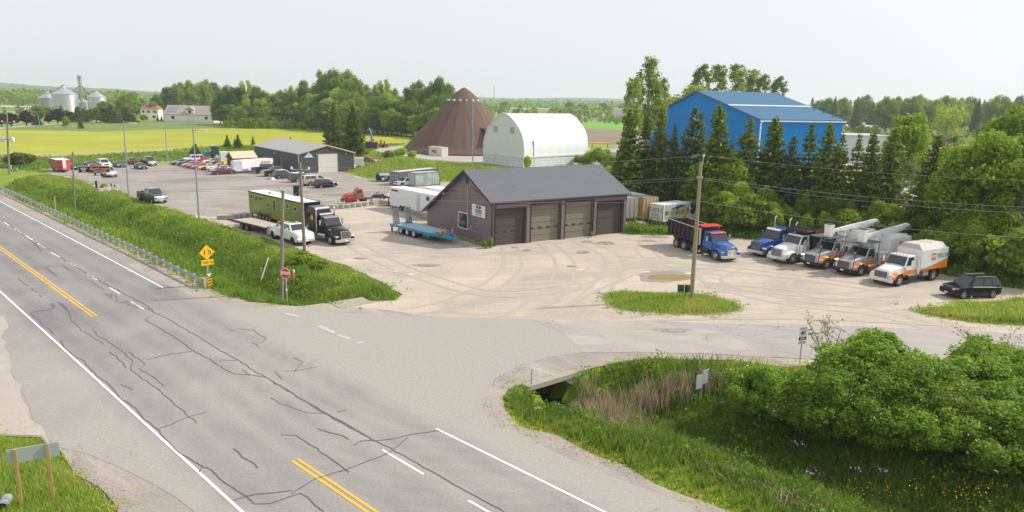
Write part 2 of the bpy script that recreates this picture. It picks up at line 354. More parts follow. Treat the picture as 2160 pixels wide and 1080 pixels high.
road_m=groundmat('highway_asphalt',(.18,.178,.181),(.215,.21,.208),(.245,.237,.231),RA,.11,.17,gscale=7,extra=tracks,rough=.85,bump=.004)
side_m=groundmat('side_road_asphalt',(.35,.32,.295),(.3,.28,.262),(.42,.385,.35),math.radians(-8),.08,.1,gscale=6,crack=.25,bump=.004)
edge_s=[(1478,1086),(1433,1062),(1344,1027),(1233,982),(1122,929),(1047,889),(1018,866),(1022,840),(1047,800),(1100,771),(1167,753),(1231,744),(1340,742),(1470,746),(1584,751),(1700,758),(1900,762),(2160,770),(2600,790)]
edge_n=[(2600,730),(2160,705),(1900,693),(1700,686),(1500,683),(1300,677),(1118,673),(1020,671),(900,668),(820,664),(700,659),(620,656),(540,651),(470,643),(400,622),(350,600),(250,549),(150,496),(60,450),(0,421),(-200,325)]
edge_w=[(-500,520),(-200,612),(0,668),(18,661),(14,690),(2,710),(30,800),(70,880),(116,943),(185,957),(241,983),(301,1010),(370,1047),(440,1100),(600,1230),(1000,1300),(1700,1190)]
pave=rough(P(*(edge_s+edge_n+edge_w)),1.5,.06,9)
polyobj('highway',pave,.016,road_m,world=True)
polyobj('side_road',rough(P((2600,790),(2160,770),(1900,762),(1700,758),(1584,751),(1470,746),(1340,742),(1231,744),(1180,700),(1118,673),(1300,677),(1500,683),(1700,686),(1900,693),(2160,705),(2600,730)),1.5,.12,11),.024,side_m,world=True)
polyobj('driveway',rough(P((-300,690),(0,668),(14,690),(2,712),(30,800),(70,880),(114,943),(84,921),(0,919),(-300,880)),1.2,.1,12),.026,groundmat('driveway_dust',(.4,.355,.31),(.35,.32,.285),(.45,.4,.35),RA,.15,.12),world=True)
def paint_m(name,c,wear=.5):
 mt,t,p,N,L=nodes(name);tc=N('ShaderNodeTexCoord');n=N('ShaderNodeTexNoise');n.inputs['Scale'].default_value=5;n.inputs['Detail'].default_value=8;n.inputs['Roughness'].default_value=.8;L(tc.outputs['Object'],n.inputs['Vector'])
 cr=N('ShaderNodeValToRGB');cr.color_ramp.elements[0].position=wear-.1;cr.color_ramp.elements[0].color=(.27,.255,.24,1);cr.color_ramp.elements[1].position=wear;cr.color_ramp.elements[1].color=(*c,1)
 L(n.outputs[0],cr.inputs[0]);L(cr.outputs[0],p.inputs['Base Color']);p.inputs['Roughness'].default_value=.7;return mt
wline=paint_m('white_line_paint',(.8,.8,.78),.36);yline=paint_m('yellow_line_paint',(.8,.42,.03),.36);oldline=paint_m('worn_line_paint',(.48,.455,.43),.5)
def strip(b,pts,wd,z):
 pts=[Vector(p[:2])for p in pts];v=[]
 for i,p in enumerate(pts):
  d=(pts[min(i+1,len(pts)-1)]-pts[max(i-1,0)]).normalized();n=Vector((-d.y,d.x))*wd/2;v+=[(*(p-n),z),(*(p+n),z)]
 b.add(v,[(2*i,2*i+2,2*i+3,2*i+1)for i in range(len(pts)-1)])
def ribbon(b,pts,wd,z=.03):
 if len(pts)>1:strip(b,pts,wd,z)
def lines(name,segs,wd,m,z=.03):
 b=MB()
 for s in segs:ribbon(b,[g(*q)for q in s],wd,z)
 struct(b.build(name,m))
dd=Vector((math.cos(RA),math.sin(RA)))
lines('road_marking',[[(-100,523),(0,615),(120,724),(330,916),(510,1080),(600,1162)],[(-80,383),(0,425),(180,520),(345,608)],[(920,905),(1100,994),(1275,1081),(1500,1190)]],.13,wline)
b=MB()
p0,p1=g(200,668),g(-120,435)
for sft in(-.14,.14):
 for a,c in((g(-120,436),g(200,668)),(g(622,971),g(860,1132))):
  n=Vector((-dd.y,dd.x))*sft;ribbon(b,[Vector(a[:2])+n,Vector(c[:2])+n],.13,.03)
struct(b.build('road_marking',yline))
lines('road_marking',[[(-20,454),(-8,460)],[(8,469),(20,476)],[(30,483),(44,492)],[(54,498),(69,507)],[(79,514),(96,524)],[(108,533),(127,543)],[(142,553),(161,564)],[(184,578),(205,591)],[(231,607),(254,621)],[(275,636),(304,653)],[(807,950),(893,1001)],[(988,1057),(1060,1098)]],.12,wline)
lines('road_marking',[[(603,662),(632,669)],[(672,688),(706,703)],[(712,707),(738,716)],[(752,724),(768,723)]],.4,oldline)
ZC=lambda*pts:[(x/2.16,640+y/2.16)for x,y in pts]
crk=[ZC((240,0),(250,15),(225,30),(165,38),(140,48),(150,60),(180,72),(195,100),(235,125),(243,142)),ZC((270,0),(290,20),(315,40),(320,70),(375,125),(430,160),(472,187)),ZC((280,172),(290,200),(330,235),(385,270),(410,300),(440,330),(500,375),(555,440),(620,480),(660,530),(720,580),(760,630),(820,680),(880,720),(925,745),(960,755),(1000,800),(1060,840),(1120,880),(1165,915),(1230,912),(1300,890),(1370,865),(1420,905),(1475,950)),ZC((425,120),(450,150),(500,180),(560,220),(605,265),(600,305),(650,345),(700,380),(760,430),(830,490),(895,545)),ZC((505,222),(550,260),(575,295)),ZC((590,222),(640,260),(660,280),(640,300),(700,340),(748,378)),ZC((718,575),(770,555),(860,520),(943,495)),ZC((558,370),(580,385),(606,396)),ZC((670,258),(740,240),(880,218)),ZC((610,0),(700,40),(790,85),(890,145),(980,200),(1060,245),(1150,305),(1240,355),(1340,415),(1440,475),(1540,530),(1620,575),(1700,625),(1780,662),(1900,730),(2000,785),(2100,845),(2200,900),(2400,1010)),ZC((665,75),(690,55),(740,45)),ZC((665,75),(700,100),(780,145),(840,185),(880,218),(960,255),(1020,300),(1070,325),(1140,328),(1190,335)),ZC((1110,302),(1130,325),(1220,340)),ZC((1240,355),(1330,412),(1460,490),(1600,570),(1700,628)),ZC((1232,430),(1280,460),(1340,478),(1400,500),(1480,505)),ZC((1300,465),(1320,448)),ZC((1535,498),(1580,488)),ZC((1005,260),(1080,260)),ZC((1040,120),(1072,128)),ZC((1080,118),(1150,122),(1215,165),(1180,185)),ZC((1145,180),(1170,190),(1180,205)),ZC((1340,248),(1380,270),(1350,300),(1340,320)),ZC((1295,312),(1370,305),(1445,290)),ZC((1250,310),(1290,350)),ZC((1445,572),(1500,590),(1560,605),(1590,622)),ZC((1292,600),(1350,605),(1440,660),(1490,700),(1550,740),(1590,772)),ZC((1065,660),(1110,700),(1175,753)),ZC((1320,870),(1440,800),(1570,760),(1680,720),(1780,680),(1800,660),(1860,612)),ZC((1700,628),(1800,618),(1900,595),(2003,580)),ZC((1060,898),(1120,880),(1240,862),(1330,855)),ZC((925,745),(905,775)),ZC((1610,652),(1640,630),(1700,625)),[(x/3.374,340+y/3.374)for x,y in((0,405),(60,440),(150,520),(260,590),(380,640),(480,720),(600,790),(720,860),(850,925),(950,980),(1060,1040),(1100,1080))],[(x/3.374,340+y/3.374)for x,y in((240,755),(340,750),(450,745),(495,775))],[(x/3.374,340+y/3.374)for x,y in((325,760),(370,790),(410,820))],[(x/3.374,340+y/3.374)for x,y in((130,838),(160,865),(200,890))],[(x/3.374,340+y/3.374)for x,y in((350,885),(230,910),(260,935),(330,935),(325,945),(285,950),(300,970))],[(x/3.374,340+y/3.374)for x,y in((650,855),(690,885),(745,915))],[(x/3.374,340+y/3.374)for x,y in((745,940),(800,975),(780,945),(830,960),(840,1000),(900,1015),(990,1045))],[(x/3.374,340+y/3.374)for x,y in((420,1005),(460,1030),(495,1075))],[(x/3.374,340+y/3.374)for x,y in((180,540),(230,575),(300,640))],[(x/3.374,340+y/3.374)for x,y in((220,1078),(340,1060),(388,1040),(355,1020))]]
tar=mat('crack_sealant',(.11,.108,.125),.55,var=.2)
b=MB();rn=random.Random(4)
for c in crk:
 pts=[];q=[g(*u)for u in c]
 for i in range(len(q)-1):
  k=max(1,int((q[i+1]-q[i]).length/.45))
  for j in range(k):v=q[i].lerp(q[i+1],j/k);pts.append((v.x+rn.gauss(0,.035),v.y+rn.gauss(0,.035)))
 pts.append(q[-1][:2]);zc=globals().get('zc',0)+1;ribbon(b,pts,.02+.0003*q[0].length+rn.random()*.03,.031+.0002*zc)
struct(b.build('sealed_crack',tar))
mudwater=mat('muddy_water',(.3,.2,.06),.3,var=.06,spec=.5)
mudrim=mat('wet_gravel',(.27,.235,.19),.7,var=.15,vs=3)
def blob(cx_,cy_,rx,ry,seed,n=34,am=.1):
 rn=random.Random(seed);ph=[rn.random()*6 for _ in range(4)]
 return[(cx_+rx*math.cos(a)*(1+am*math.sin(3*a+ph[0])+am*.6*math.sin(7*a+ph[1])+am*.4*math.sin(13*a+ph[2])),cy_+ry*math.sin(a)*(1+am*math.sin(2*a+ph[3])+am*.5*math.sin(9*a)))for a in(2*PI*i/n for i in range(n))]
polyobj('wet_ground',blob(1403,583,60,12,3),.0165,mudrim);polyobj('puddle',blob(1409,585.5,46,7,4,am=.04),.0172,mudwater)
stain=mat('oil_stain',(.2,.175,.15),.75,var=.3,vs=3,col2=(.33,.29,.25),mix=(.45,.6))
for i,(x,y,rx,ry)in enumerate([(1276,513,22,3),(1229,532,14,3.5),(1382,499,28,3),(1365,508,20,2),(1112,528,9,2),(1085,522,7,1.5),(1350,690,0,0),(1420,698,34,5),(1205,562,10,2),(1330,560,0,0),(982,519,8,1),(1238,510,12,2),(760,545,14,2),(1640,560,16,2),(900,560,26,2.5)]):
 if rx:polyobj('ground_stain',blob(x,y,rx,ry,i+20,am=.22),(.03 if y>680 else .018)+i*.0004,stain)
trk=paint_m('faint_tyre_track',(.37,.327,.277),.5);trk.node_tree.nodes['Color Ramp'].color_ramp.elements[0].color=(.42,.366,.302,1)
b=MB();rn=random.Random(8)
tn=0
for c in([(1390,500),(1360,520),(1380,545),(1450,565),(1560,580)],[(1075,520),(1080,560),(1040,600),(950,640),(850,660)],[(1150,512),(1190,550),(1180,600),(1120,650),(1050,680)],[(1215,505),(1290,540),(1290,580),(1230,640),(1180,690)],[(1560,560),(1500,585),(1540,610),(1680,640),(1850,660),(2000,700)],[(1690,570),(1640,600),(1700,630),(1850,645)],[(740,510),(800,545),(900,585),(1050,620),(1250,600)],[(1100,690),(1260,600),(1400,560),(1600,575),(1900,615)],[(1900,610),(1780,625),(1640,615),(1480,600)],[(1250,690),(1400,684),(1600,680),(1800,684),(2100,700)]):
 q=[g(*u)for u in c];sm=[]
 for i in range(len(q)-1):
  a0,a1,a2,a3=q[max(i-1,0)],q[i],q[i+1],q[min(i+2,len(q)-1)]
  for j in range(10):t=j/10;sm.append(.5*((2*a1)+(a2-a0)*t+(2*a0-5*a1+4*a2-a3)*t*t+(3*a1-a0-3*a2+a3)*t**3))
 for off in(-.95,.95):
  r=[]
  for i in range(1,len(sm)):d=(sm[i]-sm[i-1]).normalized();r.append((sm[i].x-d.y*off,sm[i].y+d.x*off))
  strip(b,r,.4,.0095+.00025*tn);tn+=1
struct(b.build('tyre_track',trk))
pale=mat('pale_limestone_patch',(.58,.54,.49),.9,var=.15,vs=4)
for i,(x,y,rx,ry)in enumerate([(833,573,6,1.2),(868,579,8,1.4),(1015,563,5,1),(807,565,4,.8),(1362,574,12,1.2),(1454,577,11,1.2),(1225,570,10,1.2)]):
 polyobj('ground_patch',blob(x,y,rx,ry,i+50,am=.2),.026,pale)
def field(name,pxs,c1,c2,c3,z,ang=0,s1=.03):
 polyobj(name,pxs,z,groundmat(name+'_cover',c1,c2,c3,ang,s1,.1,gscale=.6,bump=0),'structure')
field('hay_field',[(-200,276),(0,274),(120,276),(217,278),(313,274),(433,271),(500,269),(640,268),(780,279),(865,290),(856,302),(780,303),(700,305),(560,310),(430,314),(361,318),(241,324),(120,330),(0,327),(-200,322)],(.28,.31,.015),(.35,.375,.02),(.34,.31,.06),-.03,math.radians(4))
field('stubble_edge',[(-200,316),(0,320),(120,323),(241,317),(361,312),(480,306),(480,314),(361,324),(241,331),(120,336),(0,333),(-200,327)],(.36,.32,.12),(.3,.33,.06),(.4,.33,.16),-.028,.1)
field('pasture',[(-200,263),(0,270),(100,264),(200,258),(330,254),(480,254),(620,257),(700,262),(640,267),(500,268),(433,270),(313,273),(217,277),(120,275),(0,273),(-200,275)],(.13,.19,.04),(.17,.22,.05),(.15,.2,.04),-.029,0)
polyobj('lane',[(-200,276),(0,271.5),(60,266.5),(130,261),(200,257.2),(260,255.2),(260,254),(190,255.6),(120,259),(50,264),(0,268.6),(-200,272)],-.02,mat('lane_gravel',(.42,.4,.38),.9))
field('crop_field',[(1150,237.5),(1500,244),(1500,251),(1150,244)],(.14,.24,.06),(.17,.27,.07),(.15,.25,.06),-.03)
field('ploughed_field',[(1150,244.6),(1500,252),(1500,262),(1150,253)],(.25,.19,.14),(.29,.22,.16),(.27,.2,.15),-.028)
field('bean_field',[(1150,253.5),(1500,263),(1500,277),(1150,269)],(.13,.32,.03),(.16,.36,.04),(.14,.33,.03),-.026)
field('bare_field',[(1150,269.5),(1500,278),(1500,312),(1150,300)],(.2,.155,.11),(.24,.185,.13),(.22,.17,.12),-.024)
field('wheat_field',[(1760,243),(2000,252),(2200,262),(2200,275),(1760,262)],(.42,.33,.24),(.46,.36,.27),(.44,.35,.25),-.024)
depot_m=groundmat('depot_gravel',(.4,.37,.35),(.34,.32,.3),(.46,.42,.39),.1,.05,.1)
polyobj('depot_yard',P((786,312),(850,308),(1050,302),(1240,312),(1290,312),(1320,300),(1500,290),(1760,282),(1860,288),(2050,318),(2070,380),(2050,420),(1900,415),(1700,408),(1480,395),(1330,372),(1245,345),(1103,356),(1018,344),(900,336),(860,330),(800,320)),-.012,depot_m,world=True)
hill_m=mat('wooded_hill',(.05,.09,.03),.95,var=.4,vs=.01)
for k,(y0,amp,base,x0,x1)in enumerate(((3300,26,26,-4200,-600),(4200,14,28,-2000,4200),(2300,10,9,-3400,-1150))):
 b=MB();n=160;rn=random.Random(k);ph=[rn.random()*6 for _ in range(5)];rings=[]
 for i in range(n+1):
  x=x0+(x1-x0)*i/n;h=base+amp*(.5*math.sin(x/700+ph[0])+.3*math.sin(x/260+ph[1])+.12*math.sin(x/90+ph[2]))+rn.random()*3
  h*=min(1,6*i/n,6*(n-i)/n)+.02
  rings.append([(x,y0-300,-1),(x,y0-90,h*.7),(x,y0,h),(x,y0+300,-1)])
 b.loft(rings);struct(b.build('hill',hill_m,smooth=True))
def lerp(a,b,t):return a+(b-a)*t
_wc={}
def wheel(root,x,y,r=.33,wd=.21,rim=None,dual=False,tyre=None,style='car'):
 rim=rim or alu;tyre=tyre or rubber;key=(r,wd,rim.name,dual,tyre.name,style)
 if key not in _wc:
  ri=r*(.66 if style=='car' else .56);b=MB()
  for off in((0,-wd*1.15)if dual else(0,)):
   h=wd/2;b.lathe([(ri*.96,off-h),(r-.025,off-h),(r,off-h+.03),(r,off+h-.03),(r-.025,off+h),(ri*.96,off+h)],26,0,'y',cap=False)
  c=MB();h=wd/2
  if style=='car':
   c.lathe([(ri,-h),(ri,h-.005),(ri*.9,h-.012),(ri*.86,h-.06),(ri*.25,h-.045),(ri*.2,h-.02)],22,0,'y')
   for k in range(5):
    a=2*PI*k/5+.3;q=[(ri*rr*math.cos(a+da),h-.038,ri*rr*math.sin(a+da))for rr,da in((.35,.3),(.35,-.3),(.82,-.42),(.82,.42))]
    c.add(q,[(0,1,2,3)],1)
  else:
   c.lathe([(ri,-h),(ri,h-.01),(ri*.93,h-.02),(ri*.86,h-.1),(ri*.55,h-(.16 if dual else .05)),(ri*.34,h-(.16 if dual else .02)),(ri*.32,h+(-.02 if dual else .05)),(ri*.1,h+(0 if dual else .06))],24,0,'y')
   for k in range(8):
    a=2*PI*k/8;rr=ri*.7;c.lathe([(ri*.09,0),(ri*.02,.004)],8,1,'y',(rr*math.cos(a),h-(.125 if dual else .07),rr*math.sin(a)))
  _wc[key]=(b.mesh('wheel',tyre,True),c.mesh('rim',[rim,black],True))
 a,c=_wc[key];rz=0 if y>0 else PI
 wo=link('wheel',a,root,(x,y,r),(0,0,rz));link('rim',c,wo);return wo
def pane(root,name,c,u0,u1,v0,v1,m,th=.012):
 """a flat piece set on the face with corners c (bottom left, bottom right, top right, top left)"""
 c=[Vector(p)for p in c]
 pt=lambda u,v:(c[0].lerp(c[1],u)).lerp(c[3].lerp(c[2],u),v)
 q=[pt(u0,v0),pt(u1,v0),pt(u1,v1),pt(u0,v1)];n=(q[1]-q[0]).cross(q[3]-q[0]).normalized()*th
 return MB().hexa([p-n*.4 for p in q],[p+n for p in q]).build(name,m,root)
def greenhouse(root,paint,z0,z1,xb,xt,wb,wt,wins,fwd=(.06,.94,.06,.9),rear=(.08,.92,.12,.86),bevel=.05,name='cabin',gl=None,wv=(.1,.86)):
 gl=gl or glass
 B=[(xb[0],-wb,z0),(xb[1],-wb,z0),(xb[1],wb,z0),(xb[0],wb,z0)];T=[(xt[0],-wt,z1),(xt[1],-wt,z1),(xt[1],wt,z1),(xt[0],wt,z1)]
 MB().hexa(B,T).build(name,paint,root,bevel=bevel)
 if fwd:pane(root,'windshield',[B[1],B[2],T[2],T[1]],*fwd,gl)
 if rear:pane(root,'rear_window',[B[3],B[0],T[0],T[3]],*rear,gl)
 for a,c in wins:
  pane(root,'side_window',[B[0],B[1],T[1],T[0]],a,c,wv[0],wv[1],gl)
  pane(root,'side_window',[B[2],B[3],T[3],T[2]],1-c,1-a,wv[0],wv[1],gl)
def lowerbody(root,paint,top,W,gc,arches,ra,lower=None,taper=.1,name='body',n=44,tail_w=None):
 """body sides, bonnet and boot in one skin, with open wheel arches"""
 xs0,xs1=top[0][0],top[-1][0];L=xs1-xs0;st=set(xs0+L*i/n for i in range(n+1))
 for xa in arches:st|={xa-ra,xa+ra,xa-ra*.97,xa+ra*.97,xa-ra*.85,xa+ra*.85}
 rings=[]
 for x in sorted(st):
  for i in range(len(top)-1):
   if top[i][0]<=x<=top[i+1][0]:zt=lerp(top[i][1],top[i+1][1],(x-top[i][0])/max(1e-6,top[i+1][0]-top[i][0]));break
  s=abs(2*(x-(xs0+xs1)/2)/L);w=W/2*(1-taper*s**5);zb=gc+(.12*max(0,s-.85)/.15)
  for xa in arches:
   d=abs(x-xa)
   if d<ra:zb=max(zb,min(zt-.12,.34+math.sqrt(max(0,ra*ra-d*d))*.98))
  zs=max(zb+.03,gc+.16);zs=min(zs,zt-.1);zm=max(zs+.01,zt-.28)
  h=[(w*.93,zb),(w*.985,zs),(w,zm),(w*.985,zt-.09),(w*.88,zt)]
  rings.append([(x,-p[0],p[1])for p in h]+[(x,0,zt+.025)]+[(x,p[0],p[1])for p in reversed(h)])
 lo=2 if lower else 0
 mb=[lo,0,0,0,0,0,0,0,0,lo,1]
 return MB().loft(rings,mb).build(name,[paint,black,lower or black],root,True)
def bx(root,name,m,*a,bevel=0):
 return MB().box(*a).build(name,m,root,bevel=bevel)
CARS={'suv':dict(top=[(-2.4,.7),(-2.34,1.02),(.9,1.1),(1.0,1.1),(2.05,1.0),(2.32,.92),(2.4,.72)],W=1.96,gc=.24,ax=(1.47,-1.5),r=.38,cab=(1.06,1.8,(-2.32,1.12),(-1.98,.36),.9,.7,[(.04,.26),(.29,.56),(.59,.93)])),'crossover':dict(top=[(-2.33,.66),(-2.25,.95),(.9,1.0),(1.9,.88),(2.2,.76),(2.33,.6)],W=1.88,gc=.22,ax=(1.38,-1.36),r=.36,cab=(.96,1.64,(-2.18,1.15),(-1.6,.25),.88,.66,[(.05,.25),(.28,.55),(.58,.92)])),'boxsuv':dict(top=[(-2.28,.7),(-2.24,1.05),(.85,1.07),(1.9,1.0),(2.2,.95),(2.28,.75)],W=1.82,gc=.26,ax=(1.33,-1.3),r=.36,cab=(1.04,1.72,(-2.2,1.0),(-2.05,.45),.86,.72,[(.03,.28),(.31,.6),(.63,.95)])),'hatch':dict(top=[(-2.12,.6),(-2.05,.92),(.8,.95),(1.6,.86),(2.0,.7),(2.12,.5)],W=1.72,gc=.18,ax=(1.28,-1.3),r=.31,cab=(.9,1.52,(-2.0,1.2),(-1.55,.25),.8,.62,[(.05,.2),(.24,.5),(.54,.9)])),'sedan':dict(top=[(-2.4,.6),(-2.3,.92),(-1.5,.96),(.8,.95),(1.9,.84),(2.3,.7),(2.4,.5)],W=1.82,gc=.18,ax=(1.42,-1.35),r=.33,cab=(.92,1.43,(-1.75,1.15),(-.95,.2),.85,.62,[(.08,.44),(.48,.9)])),'sports':dict(top=[(-2.25,.6),(-2.2,.9),(-1.2,.93),(.3,.88),(1.2,.78),(2.0,.6),(2.25,.38)],W=1.84,gc=.13,ax=(1.28,-1.28),r=.33,cab=(.84,1.22,(-1.75,.95),(-.75,.1),.8,.56,[(.25,.9)]),taper=.2),'coupe':dict(top=[(-2.55,.55),(-2.48,.84),(-1.3,.93),(.7,.92),(1.9,.88),(2.42,.8),(2.55,.5)],W=1.94,gc=.2,ax=(1.5,-1.35),r=.34,cab=(.88,1.35,(-1.6,.95),(-.8,.1),.85,.62,[(.12,.4),(.44,.9)])),}
def car(kind,name,label,cat,paint,pf,pr,side=1,group=None,front='car',rims=None,lower=None,hd=None):
 T=CARS[kind];r=T['r'];L0,L1=T['top'][0][0],T['top'][-1][0];W=T['W']
 root=thing(name,label,cat,group=group)
 lowerbody(root,paint,T['top'],W,T['gc'],T['ax'],r+.06,lower,T.get('taper',.1))
 z0,z1,xb,xt,wb,wt,wins=T['cab'];greenhouse(root,paint,z0-.04,z1,xb,xt,wb,wt,wins,bevel=.08)
 for x in T['ax']:
  for s in(1,-1):wheel(root,x,s*(W/2-.12),r,.22,rims)
 zl=T['top'][-3][1]if kind!='sports' else .56
 hz_=zl-.2 if kind!='sports' else .5
 for s in(1,-1):
  MB().hexa([(L1-.3,s*.86-.07,hz_),(L1-.03,s*.7-.18,hz_),(L1-.02,s*.7+.12,hz_),(L1-.3,s*.86+.07,hz_)],[(L1-.34,s*.86-.07,hz_+.13),(L1-.1,s*.7-.18,hz_+.11),(L1-.1,s*.7+.12,hz_+.11),(L1-.34,s*.86+.07,hz_+.13)]).build('headlight',lampglass,root)
  bx(root,'tail_light',redlens,L0-.015,L0+.14,s*.74-.13,s*.74+.13,.72 if kind!='sports' else .62,.9 if kind!='sports' else .72)
  bx(root,'mirror',paint,xb[1]-.42,xb[1]-.28,s*(W/2+.02)-.1,s*(W/2+.02)+.1,z0+.0,z0+.15,bevel=.03)
  MB().box(.02,.035,s*W/2-.01,s*W/2+.004,T['gc']+.2,z0-.08).box(-.95,-.935,s*W/2-.01,s*W/2+.004,T['gc']+.2,z0-.08).box(.9,.915,s*W/2-.01,s*W/2+.004,T['gc']+.25,z0-.08).build('door_seam_stripe',black,root)
  bx(root,'door_handle',black,.0-.3,-.14,s*(W/2-.0)-.02,s*(W/2)+.02,z0-.17,z0-.14)
 bx(root,'grille',black,L1-.12,L1+.012,-.5,.5,hz_-.13,hz_+.09)
 bx(root,'bumper',paint if kind!='coupe' else chrome,L1-.15,L1+.06,-.78,.78,T['gc']+.08,T['gc']+.26,bevel=.04)
 bx(root,'rear_bumper',paint if kind!='coupe' else chrome,L0-.06,L0+.15,-.8,.8,T['gc']+.12,T['gc']+.3,bevel=.04)
 bx(root,'number_plate',white,L1+.055,L1+.075,-.16,.16,T['gc']+.14,T['gc']+.27)
 if kind in('suv','crossover','boxsuv'):
  for s in(1,-1):MB().tube([(xt[0]+.15,s*wt*.88,z1-.02),(xt[0]+.25,s*wt*.88,z1+.035),(xt[1]-.35,s*wt*.88,z1+.035),(xt[1]-.2,s*wt*.88,z1-.02)],.022,5).build('roof_rail',alu,root)
 if hd is not None:posed(root,pf,T['ax'][0],side*(W/2-.02),math.radians(hd),0,VS)
 else:pose(root,pf,pr,T['ax'][0],T['ax'][1],side*(W/2-.02))
 return root
def pickup(name,label,paint,pf,pr,side,L=5.9,W=2.0,H=1.93,crew=True,dually=False,cap=None,group=None,cat='pickup truck',r=.4,bedcol=None,rims=None,ax=None,chromeface=True,hd=None):
 root=thing(name,label,cat,group=group);f=L/2;xf,xr=ax or(f-1.0,-f+1.28);zr=H-.6;zh=H-.7
 x1=f-1.62;cb=x1-2.35 if crew else x1-1.5
 lowerbody(root,paint,[(cb,zr-.04),(x1-.15,zr),(x1,zr-.01),(f-.3,zh),(f-.04,zh-.08),(f,zh-.3)],W,.36,[xf],r+.09,None,.05)
 aw=r+.09
 for s in(1,-1):
  pts=[(-f,zr-.1),(-f,.5),(xr-aw,.5)]+[(xr-aw*math.cos(PI*k/10),max(.5,.36+aw*math.sin(PI*k/10)))for k in range(1,10)]+[(xr+aw,.5),(cb-.02,.5),(cb-.02,zr-.1)]
  MB().slab(pts,s*(W/2-.1),s*W/2).build('bed_side',paint,root,bevel=.02)
 bx(root,'tailgate',paint,-f-.01,-f+.07,-W/2+.1,W/2-.1,.55,zr-.1,bevel=.02)
 bx(root,'bed_floor',bedcol or black,-f+.05,cb,-W/2+.1,W/2-.1,.78,.84)
 bx(root,'chassis',frame_m,-f+.1,f-.5,-.5,.5,.38,.6)
 greenhouse(root,paint,zr-.06,H,(cb+.02,x1+.12),(cb+.12,x1-.62),W/2-.08,W/2-.26,[(.1,.45),(.5,.9)]if crew else[(.2,.88)])
 if cap:
  greenhouse(root,cap,zr-.1,H-.0,(-f+.03,cb),(-f+.28,cb+.0),W/2-.04,W/2-.2,[(.1,.5),(.53,.92)],fwd=None,rear=(.08,.92,.06,.9),name='bed_cap')
 for s in(1,-1):
  wheel(root,xf,s*(W/2-.13),r,.26,rims)
  wheel(root,xr,s*(W/2-.13+(.2 if dually else 0)),r,.24,rims,dual=dually)
  if dually:
   pts=[(xr-aw*1.35,.62)]+[(xr-aw*1.28*math.cos(PI*k/10),.45+aw*1.22*math.sin(PI*k/10))for k in range(1,10)]+[(xr+aw*1.35,.62)]
   inn=[(xr-aw*1.02*math.cos(PI*k/10),.4+aw*.98*math.sin(PI*k/10))for k in range(10,-1,-1)]
   MB().slab(pts+inn,s*(W/2-.02),s*(W/2+.22)).build('rear_fender',paint,root,bevel=.03)
  bx(root,'headlight',lampglass,f-.16,f+.02,s*.78-.15,s*.78+.13,zh-.42,zh-.18,bevel=.02)
  bx(root,'tail_light',redlens,-f-.02,-f+.1,s*(W/2-.09)-.07,s*(W/2-.09)+.1,zr-.5,zr-.18)
  bx(root,'mirror',chrome if chromeface else black,x1-.38,x1-.26,s*(W/2+.16)-.12,s*(W/2+.16)+.12,zr-.02,zr+.28,bevel=.03)
  bx(root,'side_step',black,cb,x1-.2,s*(W/2-.02)-.08,s*(W/2-.02)+.08,.38,.44)
 gm=mat('chrome_grille',(.55,.55,.56),.25,.9,wave=('Z',5.0,.02))if chromeface else black
 bx(root,'grille',gm,f-.1,f+.03,-.6,.6,zh-.5,zh-.14,bevel=.015)
 bx(root,'bumper',chrome if chromeface else paint,f-.12,f+.16,-W/2+.04,W/2-.04,.45,.72,bevel=.05)
 bx(root,'rear_bumper',chrome if chromeface else black,-f-.16,-f+.02,-W/2+.06,W/2-.06,.5,.68,bevel=.03)
 bx(root,'number_plate',white,f+.155,f+.175,-.16,.16,.5,.64)
 if hd is not None:posed(root,pf,xf,side*W/2,math.radians(hd),0,VS)
 else:pose(root,pf,pr,xf,xr,side*W/2)
 return root
